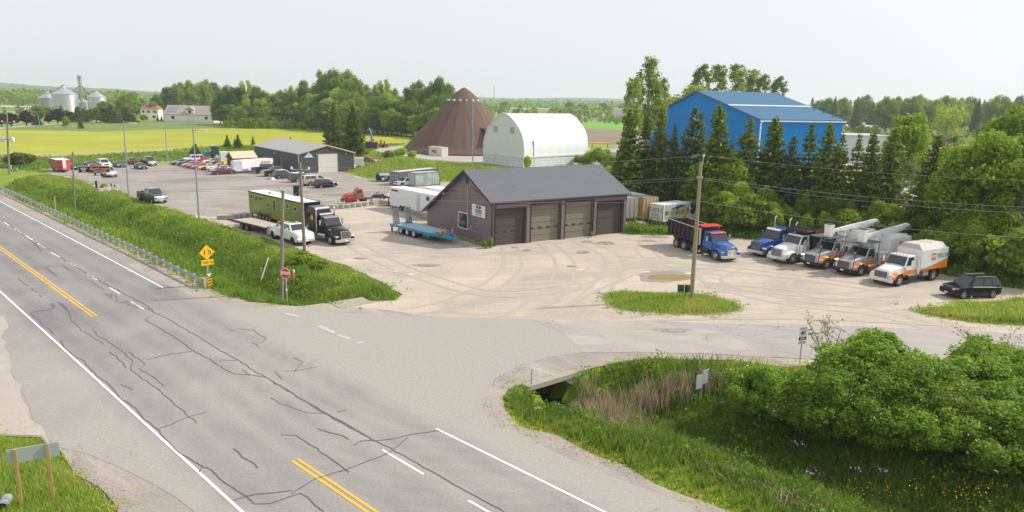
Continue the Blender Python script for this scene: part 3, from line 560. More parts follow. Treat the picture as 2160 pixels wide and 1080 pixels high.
def truck(root,up,fen,xc=-.95,xn=1.1,ztc=1.85,ztn=1.5,rear=(-5.5,),rims=None,rear_rims=None,fend=-6.6,cab=(-2.5,1.72,2.75),bump=None,grille=None,r=.52,marks=5,sleeper=None,mk=None,wbn=.62,day=True,stacks=(),tyre=None,lift=None,tank=None,visor=None,door=None,setback=True):
 rims=rims or alu;bump=bump or chrome;cr_,cz,ct=cab
 n=22;rings=[];ra=r+.12
 for i in range(n+1):
  x=lerp(xc,xn,i/n);t=i/n;zt=lerp(ztc,ztn,t)+.06*math.sin(PI*t)-(.1*max(0,t-.9)/.1);wb=lerp(.92,wbn,t**.8)
  over=math.exp(-(x/.62)**2);zf=lerp(1.02,1.26,over)-.1*max(0,t-.7)/.3;wf=1.2 if x>-ra*.98 else wb+.06
  wf-=.1*max(0,t-.8)/.2;zb=.62 if x>0 else .78
  if abs(x)<ra:zb=max(zb,min(zf-.1,r+math.sqrt(ra*ra-x*x)*.98))
  h=[(wf-.04,zb),(wf,max(zb+.03,zf-.28)),(wf-.02,zf-.05),(wf-.12,zf),(max(wb+.05,wf-.4)if wf>wb+.3 else wb+.03,zf+.03),(wb,max(zf+.08,zt-.14)),(wb*.8,zt-.02)]
  rings.append([(x,-a,c)for a,c in h]+[(x,0,zt+.02)]+[(x,a,c)for a,c in reversed(h)])
 MB().loft(rings,[1,1,1,1,0,0,0,0,0,0,1,1,1,1,2]).build('bonnet',[up,fen,black],root,True)
 b=MB();b.hexa([(cr_,-1.03,.88),(xc+.02,-1.03,.88),(xc+.02,1.03,.88),(cr_,1.03,.88)],[(cr_,-1.03,cz),(xc+.02,-1.0,cz),(xc+.02,1.0,cz),(cr_,1.03,cz)]);b.build('cab',up,root,bevel=.05)
 for s in(1,-1):
  dp=bx(root,'door',up,cr_+.28,xc-.06,s*1.035-.012,s*1.035+.012,.98,cz-.02,bevel=.01);bx(dp,'door_handle',black,cr_+.36,cr_+.56,s*1.05-.02,s*1.05+.02,cz-.2,cz-.15)
  MB().box(cr_+.25,cr_+.27,s*1.034-.006,s*1.034+.006,.9,cz).box(xc-.05,xc-.03,s*1.028-.006,s*1.028+.006,.9,cz).build('door_seam_stripe',black,dp)
 if door:bx(root,'door_stripe',door,cr_+.03,xc-.0,-1.055,1.055,.95,1.34)
 greenhouse(root,up,cz-.03,ct,(cr_,xc+.04),(cr_+.04,xc-.52),1.0,.9,[(.3,.9)],fwd=(.04,.96,.08,.88),rear=None,name='cab_roof',bevel=.07)
 for s in(1,-1):
  MB().hexa([(xn-.28,s*.92-.2,.86),(xn-.03,s*.86-.2,.86),(xn-.06,s*.9+.2,.86),(xn-.28,s*.98+.19,.86)],[(xn-.34,s*.92-.2,1.04),(xn-.08,s*.86-.2,1.03),(xn-.1,s*.9+.2,1.03),(xn-.34,s*.98+.19,1.04)]).build('headlight',lampglass,root)
  mo=bx(root,'mirror',mk or chrome,xc-.5,xc-.4,s*1.38-.1,s*1.38+.1,cz+.05,cz+.6,bevel=.02)
  MB().tube([(xc-.45,s*1.0,cz+.62),(xc-.46,s*1.38,cz+.64),(xc-.46,s*1.38,cz+.02),(xc-.45,s*1.0,cz+.05)],.02,5).build('mirror_arm',black,mo)
  wheel(root,0,s*1.05,r,.3,rims,style='truck',tyre=tyre)
  for x in rear:wheel(root,x,s*1.06,r,.28,rear_rims or rims,dual=True,style='truck',tyre=tyre)
  if tank is not False:
   MB().lathe([(.3,-2.75 if sleeper else-2.5),(.31,-2.7 if sleeper else-2.45),(.31,-1.25),(.3,-1.2)],16,0,'x',(0,s*.92,.68)).build('fuel_tank',tank or alu,root,True)
   MB().box(-1.2,-.75,s*.92-.2,s*.92+.2,.42,.5).box(-1.15,-.8,s*.92-.2,s*.92+.2,.7,.76).build('step',black,root)
  MB().box(fend,xn-.05,s*.42-.04,s*.42+.04,.78,1.0).build('frame_rail',frame_m,root)
 for x in(0,)+tuple(rear):MB().tube([(x,-.9,r),(x,.9,r)],.1,8).build('axle',frame_m,root)
 for k in range(marks):
  y=lerp(-.62,.62,k/max(1,marks-1));bx(root,'marker_light',amber,xc-.74,xc-.6,y-.045,y+.045,ct-.01,ct+.05)
 gm=grille or mat('grille_mesh',(.2,.2,.2),.35,.7,wave=('Z',7.0,.02))
 go=MB().hexa([(xn-.02,-wbn+.1,.74),(xn+.07,-wbn+.14,.74),(xn+.07,wbn-.14,.74),(xn-.02,wbn-.1,.74)],[(xn-.1,-wbn+.06,ztn-.1),(xn+.01,-wbn+.1,ztn-.12),(xn+.01,wbn-.1,ztn-.12),(xn-.1,wbn-.06,ztn-.1)]).build('grille',gm,root)
 q=wbn-.06;fr=MB();fr.box(xn-.06,xn+.05,-q,q,ztn-.14,ztn-.07).box(xn-.02,xn+.09,-q,q,.68,.74)
 for s in(1,-1):fr.hexa([(xn,s*q-.04,.74),(xn+.085,s*q-.04,.74),(xn+.085,s*q+.04,.74),(xn,s*q+.04,.74)],[(xn-.07,s*q-.04,ztn-.1),(xn+.02,s*q-.04,ztn-.1),(xn+.02,s*q+.04,ztn-.1),(xn-.07,s*q+.04,ztn-.1)])
 fr.build('grille_frame',chrome,go)
 MB().hexa([(xn-.05,-1.18,.4),(xn+.22,-1.0,.4),(xn+.22,1.0,.4),(xn-.05,1.18,.4)],[(xn-.05,-1.2,.72),(xn+.24,-1.02,.72),(xn+.24,1.02,.72),(xn-.05,1.2,.72)]).build('bumper',bump,root,bevel=.03)
 bx(root,'number_plate',white,xn+.235,xn+.25,-.16,.16,.48,.62)
 if visor:MB().hexa([(xc-.62,-.9,ct-.1),(xc-.34,-.85,ct-.18),(xc-.34,.85,ct-.18),(xc-.62,.9,ct-.1)],[(xc-.66,-.9,ct+.02),(xc-.33,-.85,ct-.1),(xc-.33,.85,ct-.1),(xc-.66,.9,ct+.02)]).build('sun_visor',visor,root)
 for sx,sy,sz in stacks:
  MB().tube([(sx,sy,1.0),(sx,sy,sz-.25),(sx-.03,sy,sz-.1),(sx-.2,sy,sz)],[.075,.075,.075,.08],10).build('exhaust_stack',chrome,root,True)
 return root
def posed(root,px,xl,yl,heading,z=0,k=1.0):
 p=g(px[0],px[1],z);root.scale=(k,k,k);xl*=k;yl*=k;c,s=math.cos(heading),math.sin(heading)
 root.location=(p.x-(c*xl-s*yl),p.y-(s*xl+c*yl),0);root.rotation_euler.z=heading
def headof(a,b,z=0):d=g(*a,z)-g(*b,z);return math.atan2(d.y,d.x)
orange=mat('orange_paint',(.78,.2,.01),.35,var=.05,coat=.4);silver=mat('silver_paint',(.5,.52,.53),.3,.3,var=.05,coat=.5);green=mat('green_lettering',(.03,.3,.2),.5,var=.05)
wtruck=mat('truck_white',(.76,.77,.77),.32,var=.07,coat=.4,vs=1.5,col2=(.62,.6,.56),mix=(.62,.85))
greycover=mat('grey_cover',(.5,.48,.44),.7,var=.08)
def logo(root,x,z,y,w,s=1,t2='TREE CARE',cut=None):
 rot=(PI/2,0,PI)if s>0 else(PI/2,0,0)
 MB().box(x-w*.16,x+w*.16,min(y,y+.008*s),max(y,y+.008*s),z-w*.15,z+w*.15).build('logo_square',orange,root)
 text('UTS',w*.17,white,root,(x,y+.014*s,z),rot,bold=.012)
 text(t2,w*.24,green,root,(x-s*w*.68,y+.01*s,z+.02),rot,bold=.012,sx=.78)
def chipbox(root,x0,x1,z0,z1,s_side,top=True,sweep=True,txt=True,nameo='chip_box'):
 bo=MB().box(x0,x1,-1.2,1.2,z0,z1).build(nameo,wtruck,root,bevel=.02)
 for s in(1,-1):
  y=1.2*s;L=x1-x0
  if sweep:
   k=10;up=[(lerp(x1,x0,i/k),z0+.14+.72*(i/k)**1.6)for i in range(k+1)]
   MB().slab([(x1,z0)]+up+[(x0,z0)],min(y,y+.012*s),max(y,y+.012*s)).build('orange_sweep',orange,bo)
   MB().slab(up+[(p[0],p[1]+.05)for p in reversed(up)],min(y,y+.014*s),max(y,y+.014*s)).build('green_stripe',green,bo)
  if txt:logo(bo,x1-1.15-L*.17,z1-.72,y+.003*s,2.15,s)
 tp=MB()
 for i in range(12):tp.box(lerp(x1,x0,i/12)-.1,lerp(x1,x0,i/12)-.02,1.2,1.222,z0+.02,z0+.09)
 tp.build('tape_stripe',redlens,bo);return bo
HUTS=headof((1897.7,604.6),(1966.4,592.6))
t1=thing('chip_truck','white and orange tree care truck with enclosed chip box, nearest the black SUV','truck',group='tree care trucks')
truck(t1,wtruck,orange,xc=-.85,xn=1.0,ztc=1.75,ztn=1.42,rear=(-5.1,),fend=-6.9,rims=alu,cab=(-2.55,1.68,2.6),wbn=.7,door=orange,mk=white,tank=frame_m)
chipbox(t1,-7.0,-2.9,1.15,3.05,1)
MB().hexa([(-6.8,-1.12,3.05),(-2.9,-1.12,3.05),(-2.9,1.12,3.05),(-6.8,1.12,3.05)],[(-6.6,-.75,3.5),(-3.0,-.75,3.5),(-3.0,.75,3.5),(-6.6,.75,3.5)]).build('box_cover',greycover,t1,bevel=.03)
bx(t1,'cover_seam',frame_m,-4.85,-4.8,-.76,.76,3.49,3.512)
bx(t1,'tool_cabinet',wtruck,-2.88,-2.62,-1.15,1.15,.9,2.2);bx(t1,'tailgate',frame_m,-7.06,-7.0,-1.2,1.2,1.1,3.2)
bx(t1,'side_locker',steel,-4.3,-3.5,.85,1.15,.62,1.1);bx(t1,'mudflap',black,-5.9,-5.87,.8,1.2,.3,1.1)
pose(t1,(1897.7,604.6),(1966.4,592.6),0,-5.1,1.2)
deckm=mat('expanded_metal_deck',(.1,.09,.08),.8,.2,var=.25,vs=4)
def bucket_truck(lab,px,hd):
 r_=thing('bucket_truck',lab,'truck',group='tree care trucks')
 truck(r_,silver,orange,xc=-.85,xn=1.05,ztc=1.8,ztn=1.5,rear=(-5.3,),fend=-8.2,rims=steel,cab=(-2.45,1.7,2.55),bump=black,wbn=.72,marks=0,door=orange,mk=black,tank=alu)
 dk=MB().hexa([(-2.9,-1.15,3.0),(.1,-1.15,3.0),(.1,1.15,3.0),(-2.9,1.15,3.0)],[(-2.9,-1.15,3.06),(.1,-1.15,3.06),(.1,1.15,3.06),(-2.9,1.15,3.06)]).build('cab_guard_deck',deckm,r_)
 for x,y in((1.05,.95),(1.05,-.95)):MB().tube([(x,y,.7),(x-.1,y,2.0),(.02,y,3.0)],.035,6).build('guard_post',black,dk);MB().box(x-.13,x-.02,y-.06,y+.06,2.25,2.37).build('beacon',amber,dk)
 for y in(.95,-.95):MB().tube([(-2.8,y,1.0),(-2.8,y,3.0)],.035,6).build('guard_post',black,dk)
 chipbox(r_,-7.9,-4.4,1.15,3.25,1,sweep=False)
 bx(r_,'roof_hatch',wtruck,-7.6,-4.7,-.95,.95,3.25,3.42,bevel=.05)
 lk=bx(r_,'side_locker',wtruck,-4.35,-2.95,-1.2,1.2,.8,1.95,bevel=.02);bx(lk,'orange_panel',orange,-4.34,-2.96,1.2,1.212,.82,1.45);bx(lk,'orange_panel',orange,-4.34,-2.96,-1.212,-1.2,.82,1.45)
 MB().lathe([(.42,0),(.4,.8),(.34,.9),(.34,1.5)],14,0,'z',(-3.6,0,1.9)).build('turret',wtruck,r_,True)
 MB().tube([(-3.6,0,3.2),(-8.6,-.1,3.75)],[.24,.17],4).tube([(-8.5,-.1,3.75),(-9.1,-.1,3.85)],[.16,.12],4).build('lower_boom',wtruck,r_)
 MB().tube([(-1.1,.42,3.6),(-4.6,.3,3.85),(-8.8,.1,4.15)],[.17,.24,.2],4).build('upper_boom',wtruck,r_)
 MB().lathe([(.16,-.3),(.2,-.3),(.2,.35),(.16,.35)],12,0,'y',(-8.9,0,4.0)).build('boom_elbow',steel,r_)
 MB().tube([(-4.7,.05,3.2),(-4.4,.2,3.7)],.07,6).tube([(-2.6,.35,3.5),(-4.0,.33,3.7)],.05,6).build('boom_cylinder',steel,r_)
 bk=MB().hexa([(-1.0,.2,3.1),(-.4,.2,3.1),(-.4,.8,3.1),(-1.0,.8,3.1)],[(-1.05,.15,4.35),(-.35,.15,4.35),(-.35,.85,4.35),(-1.05,.85,4.35)]).build('bucket',wtruck,r_,bevel=.04);bx(bk,'bucket_cover',frame_m,-1.06,-.34,.14,.86,4.35,4.39)
 MB().box(-1.35,-1.1,.3,.6,3.4,4.0).box(-1.7,-1.3,.25,.5,3.3,3.75).build('bucket_bracket',wtruck,r_,bevel=.03)
 posed(r_,px,0,1.2,hd,0,VS);return r_
bucket_truck('bucket truck with silver hood beside the enclosed chip truck, orange locker on its side',(1816,583),HUTS+.05)
bucket_truck('bucket truck with silver hood beside the white dump truck, its boom highest',(1743.8,568.5),HUTS+.02)
dumpblk=mat('dump_box_black',(.03,.03,.033),.55,var=.3,vs=2,col2=(.09,.06,.045),mix=(.6,.75));rustin=mat('rusty_box_lining',(.16,.06,.04),.85,var=.3,vs=1.5,col2=(.09,.05,.04))
bluep=mat('blue_truck_paint',(.015,.11,.42),.28,var=.06,coat=.6);blue2=mat('dark_blue_truck_paint',(.008,.045,.23),.3,var=.06,coat=.6);redp=mat('red_paint',(.6,.02,.03),.4,var=.1)
def dumpbox(root,x0,x1,z0,z1,rows=8,lining=rustin,front=.3,shield=None,slope=0):
 b=MB()
 for s in(1,-1):
  b.slab([(x0,z0),(x1,z0),(x1,z1),(x0,z1+slope)],s*1.2-.03,s*1.2+.03)
  for i in range(rows):x=lerp(x0+.2,x1-.2,i/(rows-1));b.box(x-.05,x+.05,s*1.29-.06,s*1.29+.06,z0-.02,z1-.06+slope*(1-i/rows))
  b.box(x0,x1,s*1.31-.05,s*1.31+.05,z0-.05,z0+.1)
 b.box(x1-.06,x1,-1.17,1.17,z0,z1+front).box(x0,x0+.06,-1.17,1.17,z0,z1+slope)
 bo=b.build('dump_box',dumpblk,root)
 MB().box(x0+.061,x1-.061,-1.165,1.165,z0+.0,z0+.06).box(x0+.061,x1-.061,1.15,1.168,z0+.06,z1-.02).box(x0+.061,x1-.061,-1.168,-1.15,z0+.06,z1-.02).box(x1-.075,x1-.062,-1.15,1.15,z0+.06,z1+front-.02).build('box_lining',lining,bo)
 rl=MB()
 for s in(1,-1):rl.slab([(x0,z1+slope),(x1,z1),(x1,z1+.06),(x0,z1+slope+.06)],s*1.24-.07,s*1.24+.07)
 rl.build('top_rail',steel if rows==8 else dumpblk,bo);return bo
t2=thing('dump_truck','blue dump truck with long black box and red tarp, parked apart from the row','truck')
truck(t2,bluep,bluep,xc=-.75,xn=1.0,ztc=1.78,ztn=1.55,rear=(-5.35,-6.75),fend=-8.3,rims=alu,cab=(-2.35,1.72,2.65),wbn=.62,tyre=dust,visor=redp,tank=black,marks=5)
for s in(1,-1):wheel(t2,-3.6,s*1.05,.52,.28,alu,style='truck',tyre=dust)
dumpbox(t2,-8.35,-2.75,1.35,2.75,slope=.2,front=.35)
MB().hexa([(-3.3,-1.15,3.05),(-2.2,-1.15,3.02),(-2.2,1.15,3.02),(-3.3,1.15,3.05)],[(-3.3,-1.15,3.2),(-2.2,-1.15,3.12),(-2.2,1.15,3.12),(-3.3,1.15,3.2)]).build('rolled_tarp',redp,t2,bevel=.03)
MB().tube([(1.15,-.35,.5),(1.27,-.35,.85),(1.25,-.35,1.15),(1.25,.35,1.15),(1.27,.35,.85),(1.15,.35,.5)],.04,8).build('bull_bar',chrome,t2,True)
bx(t2,'side_board',offwhite,-2.7,-2.58,-1.25,-1.1,1.1,2.9)
pose(t2,(1510.8,550.7),(1425.9,522),0,-6.75,-1.2);t2.scale.x=1.12
text('MACK',.16,chrome,t2,(1.09,0,1.36),(PI/2,0,PI/2),bold=.01)
t3=thing('dump_truck','white dump truck with black box and cab shield, between the blue tractor and bucket truck','truck')
truck(t3,wtruck,wtruck,xc=-.9,xn=1.1,ztc=1.9,ztn=1.55,rear=(-5.2,-6.6),fend=-8.0,rims=alu,cab=(-2.5,1.8,2.75),wbn=.66,tyre=dust,stacks=((-2.65,-1.0,3.75),),grille=mat('grey_grille',(.3,.28,.25),.4,.5,wave=('Y',7.0,.02)))
dumpbox(t3,-8.1,-2.9,1.35,2.7,9,lining=rustin)
sh=MB();sh.hexa([(-3.0,-1.2,3.1),(-1.5,-1.2,3.05),(-1.5,1.2,3.05),(-3.0,1.2,3.1)],[(-3.0,-1.2,3.18),(-1.5,-1.2,3.12),(-1.5,1.2,3.12),(-3.0,1.2,3.18)]).box(-1.55,-1.48,-1.2,1.2,3.05,3.35).box(-3.0,-2.92,-1.2,1.2,2.6,3.3);sh.tube([(-2.2,-1.2,3.4),(-2.2,1.2,3.4)],.13,8);sh.build('cab_shield',dumpblk,t3)
posed(t3,(1672.5,557.4),0,1.2,HUTS,0,VS)
t4=thing('tractor_unit','dark blue highway tractor with white sun visor, left of the white dump truck','truck')
truck(t4,blue2,blue2,xc=-1.0,xn=1.15,ztc=1.85,ztn=1.6,rear=(-4.6,-5.9),fend=-6.6,rims=alu,cab=(-2.6,1.8,2.8),wbn=.68,visor=white,stacks=((-2.75,.95,3.9),(-2.75,-.95,3.9)))
bx(t4,'sleeper',blue2,-3.6,-2.6,-1.1,1.1,.95,2.85,bevel=.08)
text('MACK',.18,mat('badge_grey',(.3,.32,.35),.4),t4,(1.24,0,1.1),(PI/2,0,PI/2),bold=.01)
posed(t4,(1590,534.5),0,-1.15,HUTS+.03,0,VS)
blackp=mat('black_car_paint',(.008,.008,.01),.2,var=.05,coat=.2,spec=.4)
HR=headof((645,489.6),(527,456))
t5=thing('tractor_unit','black highway tractor with tall sleeper and chrome bumper pulling the green trailer','truck')
truck(t5,blackp,blackp,xc=-1.15,xn=1.25,ztc=1.9,ztn=1.62,rear=(-6.5,-7.8),fend=-8.6,rims=alu,cab=(-2.7,1.85,2.8),wbn=.6,stacks=((-2.85,1.12,3.6),(-2.85,-1.12,3.6)),visor=chrome,grille=mat('bright_grille',(.3,.27,.23),.35,.8,wave=('Y',9.0,.02)))
sl=MB();sl.hexa([(-5.1,-1.2,.95),(-2.65,-1.15,.95),(-2.65,1.15,.95),(-5.1,1.2,.95)],[(-5.1,-1.2,3.05),(-2.65,-1.1,2.9),(-2.65,1.1,2.9),(-5.1,1.2,3.05)]).build('sleeper',blackp,t5,bevel=.07)
MB().hexa([(-5.05,-1.15,3.03),(-2.9,-1.05,2.88),(-2.9,1.05,2.88),(-5.05,1.15,3.03)],[(-5.0,-1.0,3.65),(-3.9,-.9,3.55),(-3.9,.9,3.55),(-5.0,1.0,3.65)]).build('roof_fairing',blackp,t5,bevel=.1)
MB().tube([(-3.55,-.85,3.42),(-3.55,.85,3.42)],.2,14).tube([(-2.75,-.8,2.86),(-2.75,.8,2.86)],.17,14).build('wind_deflector',chrome,t5,True)
for s in(1,-1):
 MB().tube([(-.35,s*1.05,1.3),(.1,s*1.2,1.62)],.02,5).lathe([(.02,0),(.11,.03),(.12,.1),(.02,.14)],10,0,'z',(.1,s*1.2,1.6)).build('fender_mirror',chrome,t5,True)
 bx(t5,'side_fairing',chrome if s>0 else alu,-4.9,-2.7,s*1.1-.06,s*1.1+.06,.45,.95)
MB().lathe([(.3,0),(.31,.012)],20,0,'y',(-3.7,-1.2,2.5)).build('gold_emblem',mat('gold_paint',(.55,.4,.08),.4),t5)
t5.children[-1].location.y=-.015
posed(t5,(695.6,516.5),0,-1.2,HR,0,VS)
def foil():
 mt,t,p,N,L=nodes('green_mirror_panel');tc=N('ShaderNodeTexCoord')
 mp=N('ShaderNodeMapping');mp.inputs['Scale'].default_value=(.35,1,5);L(tc.outputs['Object'],mp.inputs[0]);n=N('ShaderNodeTexNoise');n.inputs['Scale'].default_value=2;n.inputs['Detail'].default_value=4;L(mp.outputs[0],n.inputs['Vector'])
 b=N('ShaderNodeBump');b.inputs['Distance'].default_value=.04;L(n.outputs[0],b.inputs['Height']);L(b.outputs[0],p.inputs['Normal'])
 p.inputs['Base Color'].default_value=(.27,.33,.07,1);p.inputs['Metallic'].default_value=.75;p.inputs['Roughness'].default_value=.22;return mt
foil_m=foil();LT=15.0
t6=thing('horse_trailer','long mirror-green living quarters trailer with white roof behind the black tractor','trailer')
for s in(1,-1):bx(t6,'side_panel',foil_m,0,LT,s*1.26-.02,s*1.26+.02,.55,3.5)
bx(t6,'rear_wall',foil_m,-.03,0,-1.28,1.28,.55,3.5);bx(t6,'front_wall',blackp,LT,LT+.04,-1.28,1.28,1.1,3.5)
bx(t6,'floor',frame_m,0,LT,-1.24,1.24,.5,.62)
rf=bx(t6,'roof',white,-.03,11.2,-1.28,1.28,3.5,3.6,bevel=.03);bx(rf,'roof_step',white,11.2,LT+.04,-1.28,1.28,3.5,3.56)
b=MB()
for s in(1,-1):b.box(-.05,LT+.06,s*1.29-.02,s*1.29+.02,3.44,3.61)
b.box(LT+.03,LT+.07,-1.3,1.3,3.44,3.6).build('roof_trim',black,t6)
fr_=mat('window_trim_white',(.6,.62,.6),.4)
def slider(x,z,w=.75,h=.62):
 o=bx(t6,'window',fr_,x-w/2,x+w/2,-1.30,-1.28,z-h/2,z+h/2);bx(o,'pane',glass,x-w/2+.07,x+w/2-.07,-1.308,-1.3,z-h/2+.07,z+h/2-.07)
for x,z in((.9,2.9),(3.7,2.85),(5.9,2.3),(9.7,2.35),(11.3,2.75),(13.3,2.6)):slider(x,z)
for x,z0 in((2.3,.7),(7.6,.8)):
 d=MB().box(x-.42,x+.42,-1.292,-1.28,z0,3.25).build('door',foil_m,t6);b=MB();b.box(x-.46,x-.42,-1.3,-1.28,z0,3.29).box(x+.42,x+.46,-1.3,-1.28,z0,3.29).box(x-.46,x+.46,-1.3,-1.28,3.25,3.29).build('door_frame',fr_,d)
 bx(d,'pane',glass,x-.22,x+.22,-1.3,-1.292,2.45 if z0<.75 else 1.75,3.0)
for x in(3.2,4.15,5.1,6.05):
 for s in(1,-1):wheel(t6,x,s*1.15,.42,.24,alu)
 MB().slab([(x-.5,.6)]+[(x-.5*math.cos(PI*k/8),.55+.42*math.sin(PI*k/8))for k in range(9)]+[(x+.5,.6)],-1.31,-1.281).build('wheel_well',black,t6)
bx(t6,'air_conditioner',offwhite,4,4.9,-.35,.35,3.6,3.85,bevel=.05);bx(t6,'roof_hatch',offwhite,8,8.6,-.3,.3,3.6,3.68)
posed(t6,(527,456.5),0,-1.28,HR)
carwhite=mat('white_car_paint',(.8,.8,.8),.22,var=.03,coat=.7)
pk=pickup('pickup_truck','white dually crew cab pickup beside the black tractor, hitched to the gooseneck flatbed',carwhite,(617,517),(578,503.5),-1,L=6.75,W=2.06,H=2.08,dually=True,r=.46,rims=black,ax=(2.2,-2.25))
bx(pk,'sunroof',glass,-.3,.45,-.5,.5,2.075,2.095)
t7=thing('flatbed_trailer','gooseneck flatbed trailer with plank deck and yellow neck behind the white pickup','trailer')
bx(t7,'deck',deckwood,-8.2,-.6,-1.22,1.22,.92,.99)
b=MB();b.box(-8.3,-.6,-1.27,-1.2,.78,1.0).box(-8.3,-.6,1.2,1.27,.78,1.0).box(-.62,-.5,-1.27,1.27,.7,1.0).box(-8.3,-.6,-.45,-.3,.55,.78).box(-8.3,-.6,.3,.45,.55,.78);b.build('deck_frame',frame_m,t7)
b=MB()
for i in range(22):b.box(-8.2+i*.35,-8.03+i*.35,-1.278,-1.27,.82,.88)
b.build('tape_stripe',redlens,t7)
yel=mat('machine_yellow',(.7,.45,.02),.5,var=.12)
MB().tube([(-.6,-.5,.9),(.2,-.4,1.0),(.75,-.3,1.75),(2.2,-.1,1.85),(2.4,0,1.4)],.09,4).tube([(-.6,.5,.9),(.2,.4,1.0),(.75,.3,1.75),(2.2,.1,1.85),(2.4,0,1.4)],.09,4).build('gooseneck',yel,t7)
MB().box(-.55,.1,-1.0,1.0,.95,1.12).box(-.3,.2,-1.2,-.95,.25,.95).box(-.3,.2,.95,1.2,.25,.95).build('landing_gear',steel,t7)
for i,x in enumerate((-6.2,-5.0)):
 for s in(1,-1):wheel(t7,x,s*1.05,.4,.22,steel,dual=True)
MB().box(-9.6,-8.3,-1.2,-.5,.8,.92).box(-9.6,-8.3,.5,1.2,.8,.92).build('ramp',frame_m,t7)
t7.location=pk.location;t7.rotation_euler=pk.rotation_euler
hd7=headof((559,482.5),(497,467),.95);posed(t7,(559,482),-.6,-1.25,hd7,.95,VS)
tealp=mat('turquoise_trailer_paint',(.02,.27,.4),.45,var=.18,vs=3,col2=(.015,.2,.32),mix=(.5,.7));teald=mat('worn_blue_deck',(.25,.42,.48),.75,var=.12,vs=1.2,col2=(.42,.36,.26),mix=(.5,.62))
rung=mat('rusty_ramp_rungs',(.2,.13,.08),.8,var=.3,vs=5)
t8=thing('equipment_trailer','turquoise equipment trailer with raised ramps and orange cones by the shop gable','trailer')
DL=6.3
bx(t8,'deck',teald,0,DL,-1.25,1.25,.92,.98);b=MB();b.box(0,DL,-1.3,-1.25,.72,.99).box(0,DL,1.25,1.3,.72,.99).box(DL,DL+.12,-1.3,1.3,.68,.99).box(-1.3,0,-1.3,1.3,.7,.95).box(DL-1.5,DL-.4,-1.1,1.1,.42,.72)
b.hexa([(DL+.1,-1.25,.7),(DL+2.6,-.32,.62),(DL+2.6,-.1,.62),(DL+.1,-.85,.7)],[(DL+.1,-1.25,.98),(DL+2.6,-.32,.88),(DL+2.6,-.1,.88),(DL+.1,-.85,.98)])
b.hexa([(DL+.1,.85,.7),(DL+2.6,.1,.62),(DL+2.6,.32,.62),(DL+.1,1.25,.7)],[(DL+.1,.85,.98),(DL+2.6,.1,.88),(DL+2.6,.32,.88),(DL+.1,1.25,.98)])
b.build('deck_frame',tealp,t8)
b=MB()
for i in range(9):b.box(.2+i*.68,.42+i*.68,-1.308,-1.3,.8,.87)
b.box(DL+.9,DL+1.2,-1.02,-.9,.74,.82).build('tape_stripe',redlens,t8)
for x in(.7,1.95,3.2):
 for s in(1,-1):wheel(t8,x,s*1.1,.46,.24,white,dual=True,style='truck')
for s in(1,-1):
 y=s*.82;r0=MB();
 for yy in(y-.36,y+.36):r0.hexa([(-.75,yy-.04,.9),(-.6,yy-.04,.9),(-.6,yy+.04,.9),(-.75,yy+.04,.9)],[(-1.0,yy-.04,2.7),(-.9,yy-.04,2.7),(-.9,yy+.04,2.7),(-1.0,yy+.04,2.7)])
 ro=r0.build('ramp',tealp,t8);q=MB()
 for i in range(9):z=1.05+i*.2;x=-.68-.27*(z-.9)/1.8;q.box(x-.05,x+.05,y-.36,y+.36,z-.05,z+.05)
 for yy in(y-.12,y+.12):q.hexa([(-.75,yy-.05,.95),(-.66,yy-.05,.95),(-.66,yy+.05,.95),(-.75,yy+.05,.95)],[(-1.02,yy-.05,2.68),(-.92,yy-.05,2.68),(-.92,yy+.05,2.68),(-1.02,yy+.05,2.68)])
 q.build('ramp_rungs',rung,ro)
bx(t8,'jack',redp,-1.25,-1.1,-1.2,-1.05,.05,.75);MB().tube([(DL+2.0,0,.65),(DL+2.0,0,.15)],.05,6).build('jack',frame_m,t8);MB().lathe([(.16,-.03),(.16,.03)],12,0,'z',(DL+2.65,0,.72)).build('hitch_ring',steel,t8)
pose(t8,(872,501.7),(847.6,493.9),2.8,.7,-1.22)
hd8=headof((911.4,498.5),(838,480),.95);posed(t8,(872,501.7),3.2,-1.22,hd8,0,1.12)
conem=mat('cone_orange',(.85,.16,.02),.5,var=.08);conew=mat('cone_white_band',(.8,.8,.8),.4)
def cone(lab,loc,k=1.0,col=None):
 c_=thing('traffic_cone',lab,'traffic cone',loc,group='traffic cones');MB().box(-.19,.19,-.19,.19,0,.03).build('base',black,c_);MB().lathe([(.15,.03),(.11,.25),(.05,.62),(.03,.72)],14).build('cone_body',col or conem,c_,True)
 MB().lathe([(.102,.3),(.082,.42)],14).build('white_band',conew,c_,True);c_.scale=(k,k,k);return c_
def on8(x,y,z):return t8.matrix_basis@Vector((x,y,z))
import mathutils
t8.matrix_basis=Matrix.LocRotScale(t8.location,t8.rotation_euler,t8.scale)
cone('tall orange cone on the trailer drawbar, nearest the camera',on8(DL+1.15,-.75,.96),1.25);cone('orange cone in the middle of the trailer drawbar',on8(DL+1.0,.0,.9),1.1);cone('orange cone with wide white band at the back of the trailer drawbar',on8(DL+1.2,.8,.96),1.0)
gc_=g(963,497);cone('dirty orange cone standing on the ground against the shop wall',(gc_.x,gc_.y,0),1.25,mat('dirty_cone',(.35,.12,.05),.7,var=.3,vs=8))
bx(t8,'drawbar_deck',tealp,DL+.3,DL+1.6,-.9,.9,.85,.9)
oldor=mat('faded_orange_paint',(.52,.1,.045),.6,var=.2,vs=3,col2=(.26,.1,.045),mix=(.45,.6))
t9=thing('vintage_truck','rusty orange vintage truck, cab and bare chassis, behind the concrete blocks','truck')
xs=[(-.75,.9,1.75),(-.3,.82,1.74),(.3,.66,1.68),(.8,.5,1.5),(1.0,.4,1.25)]
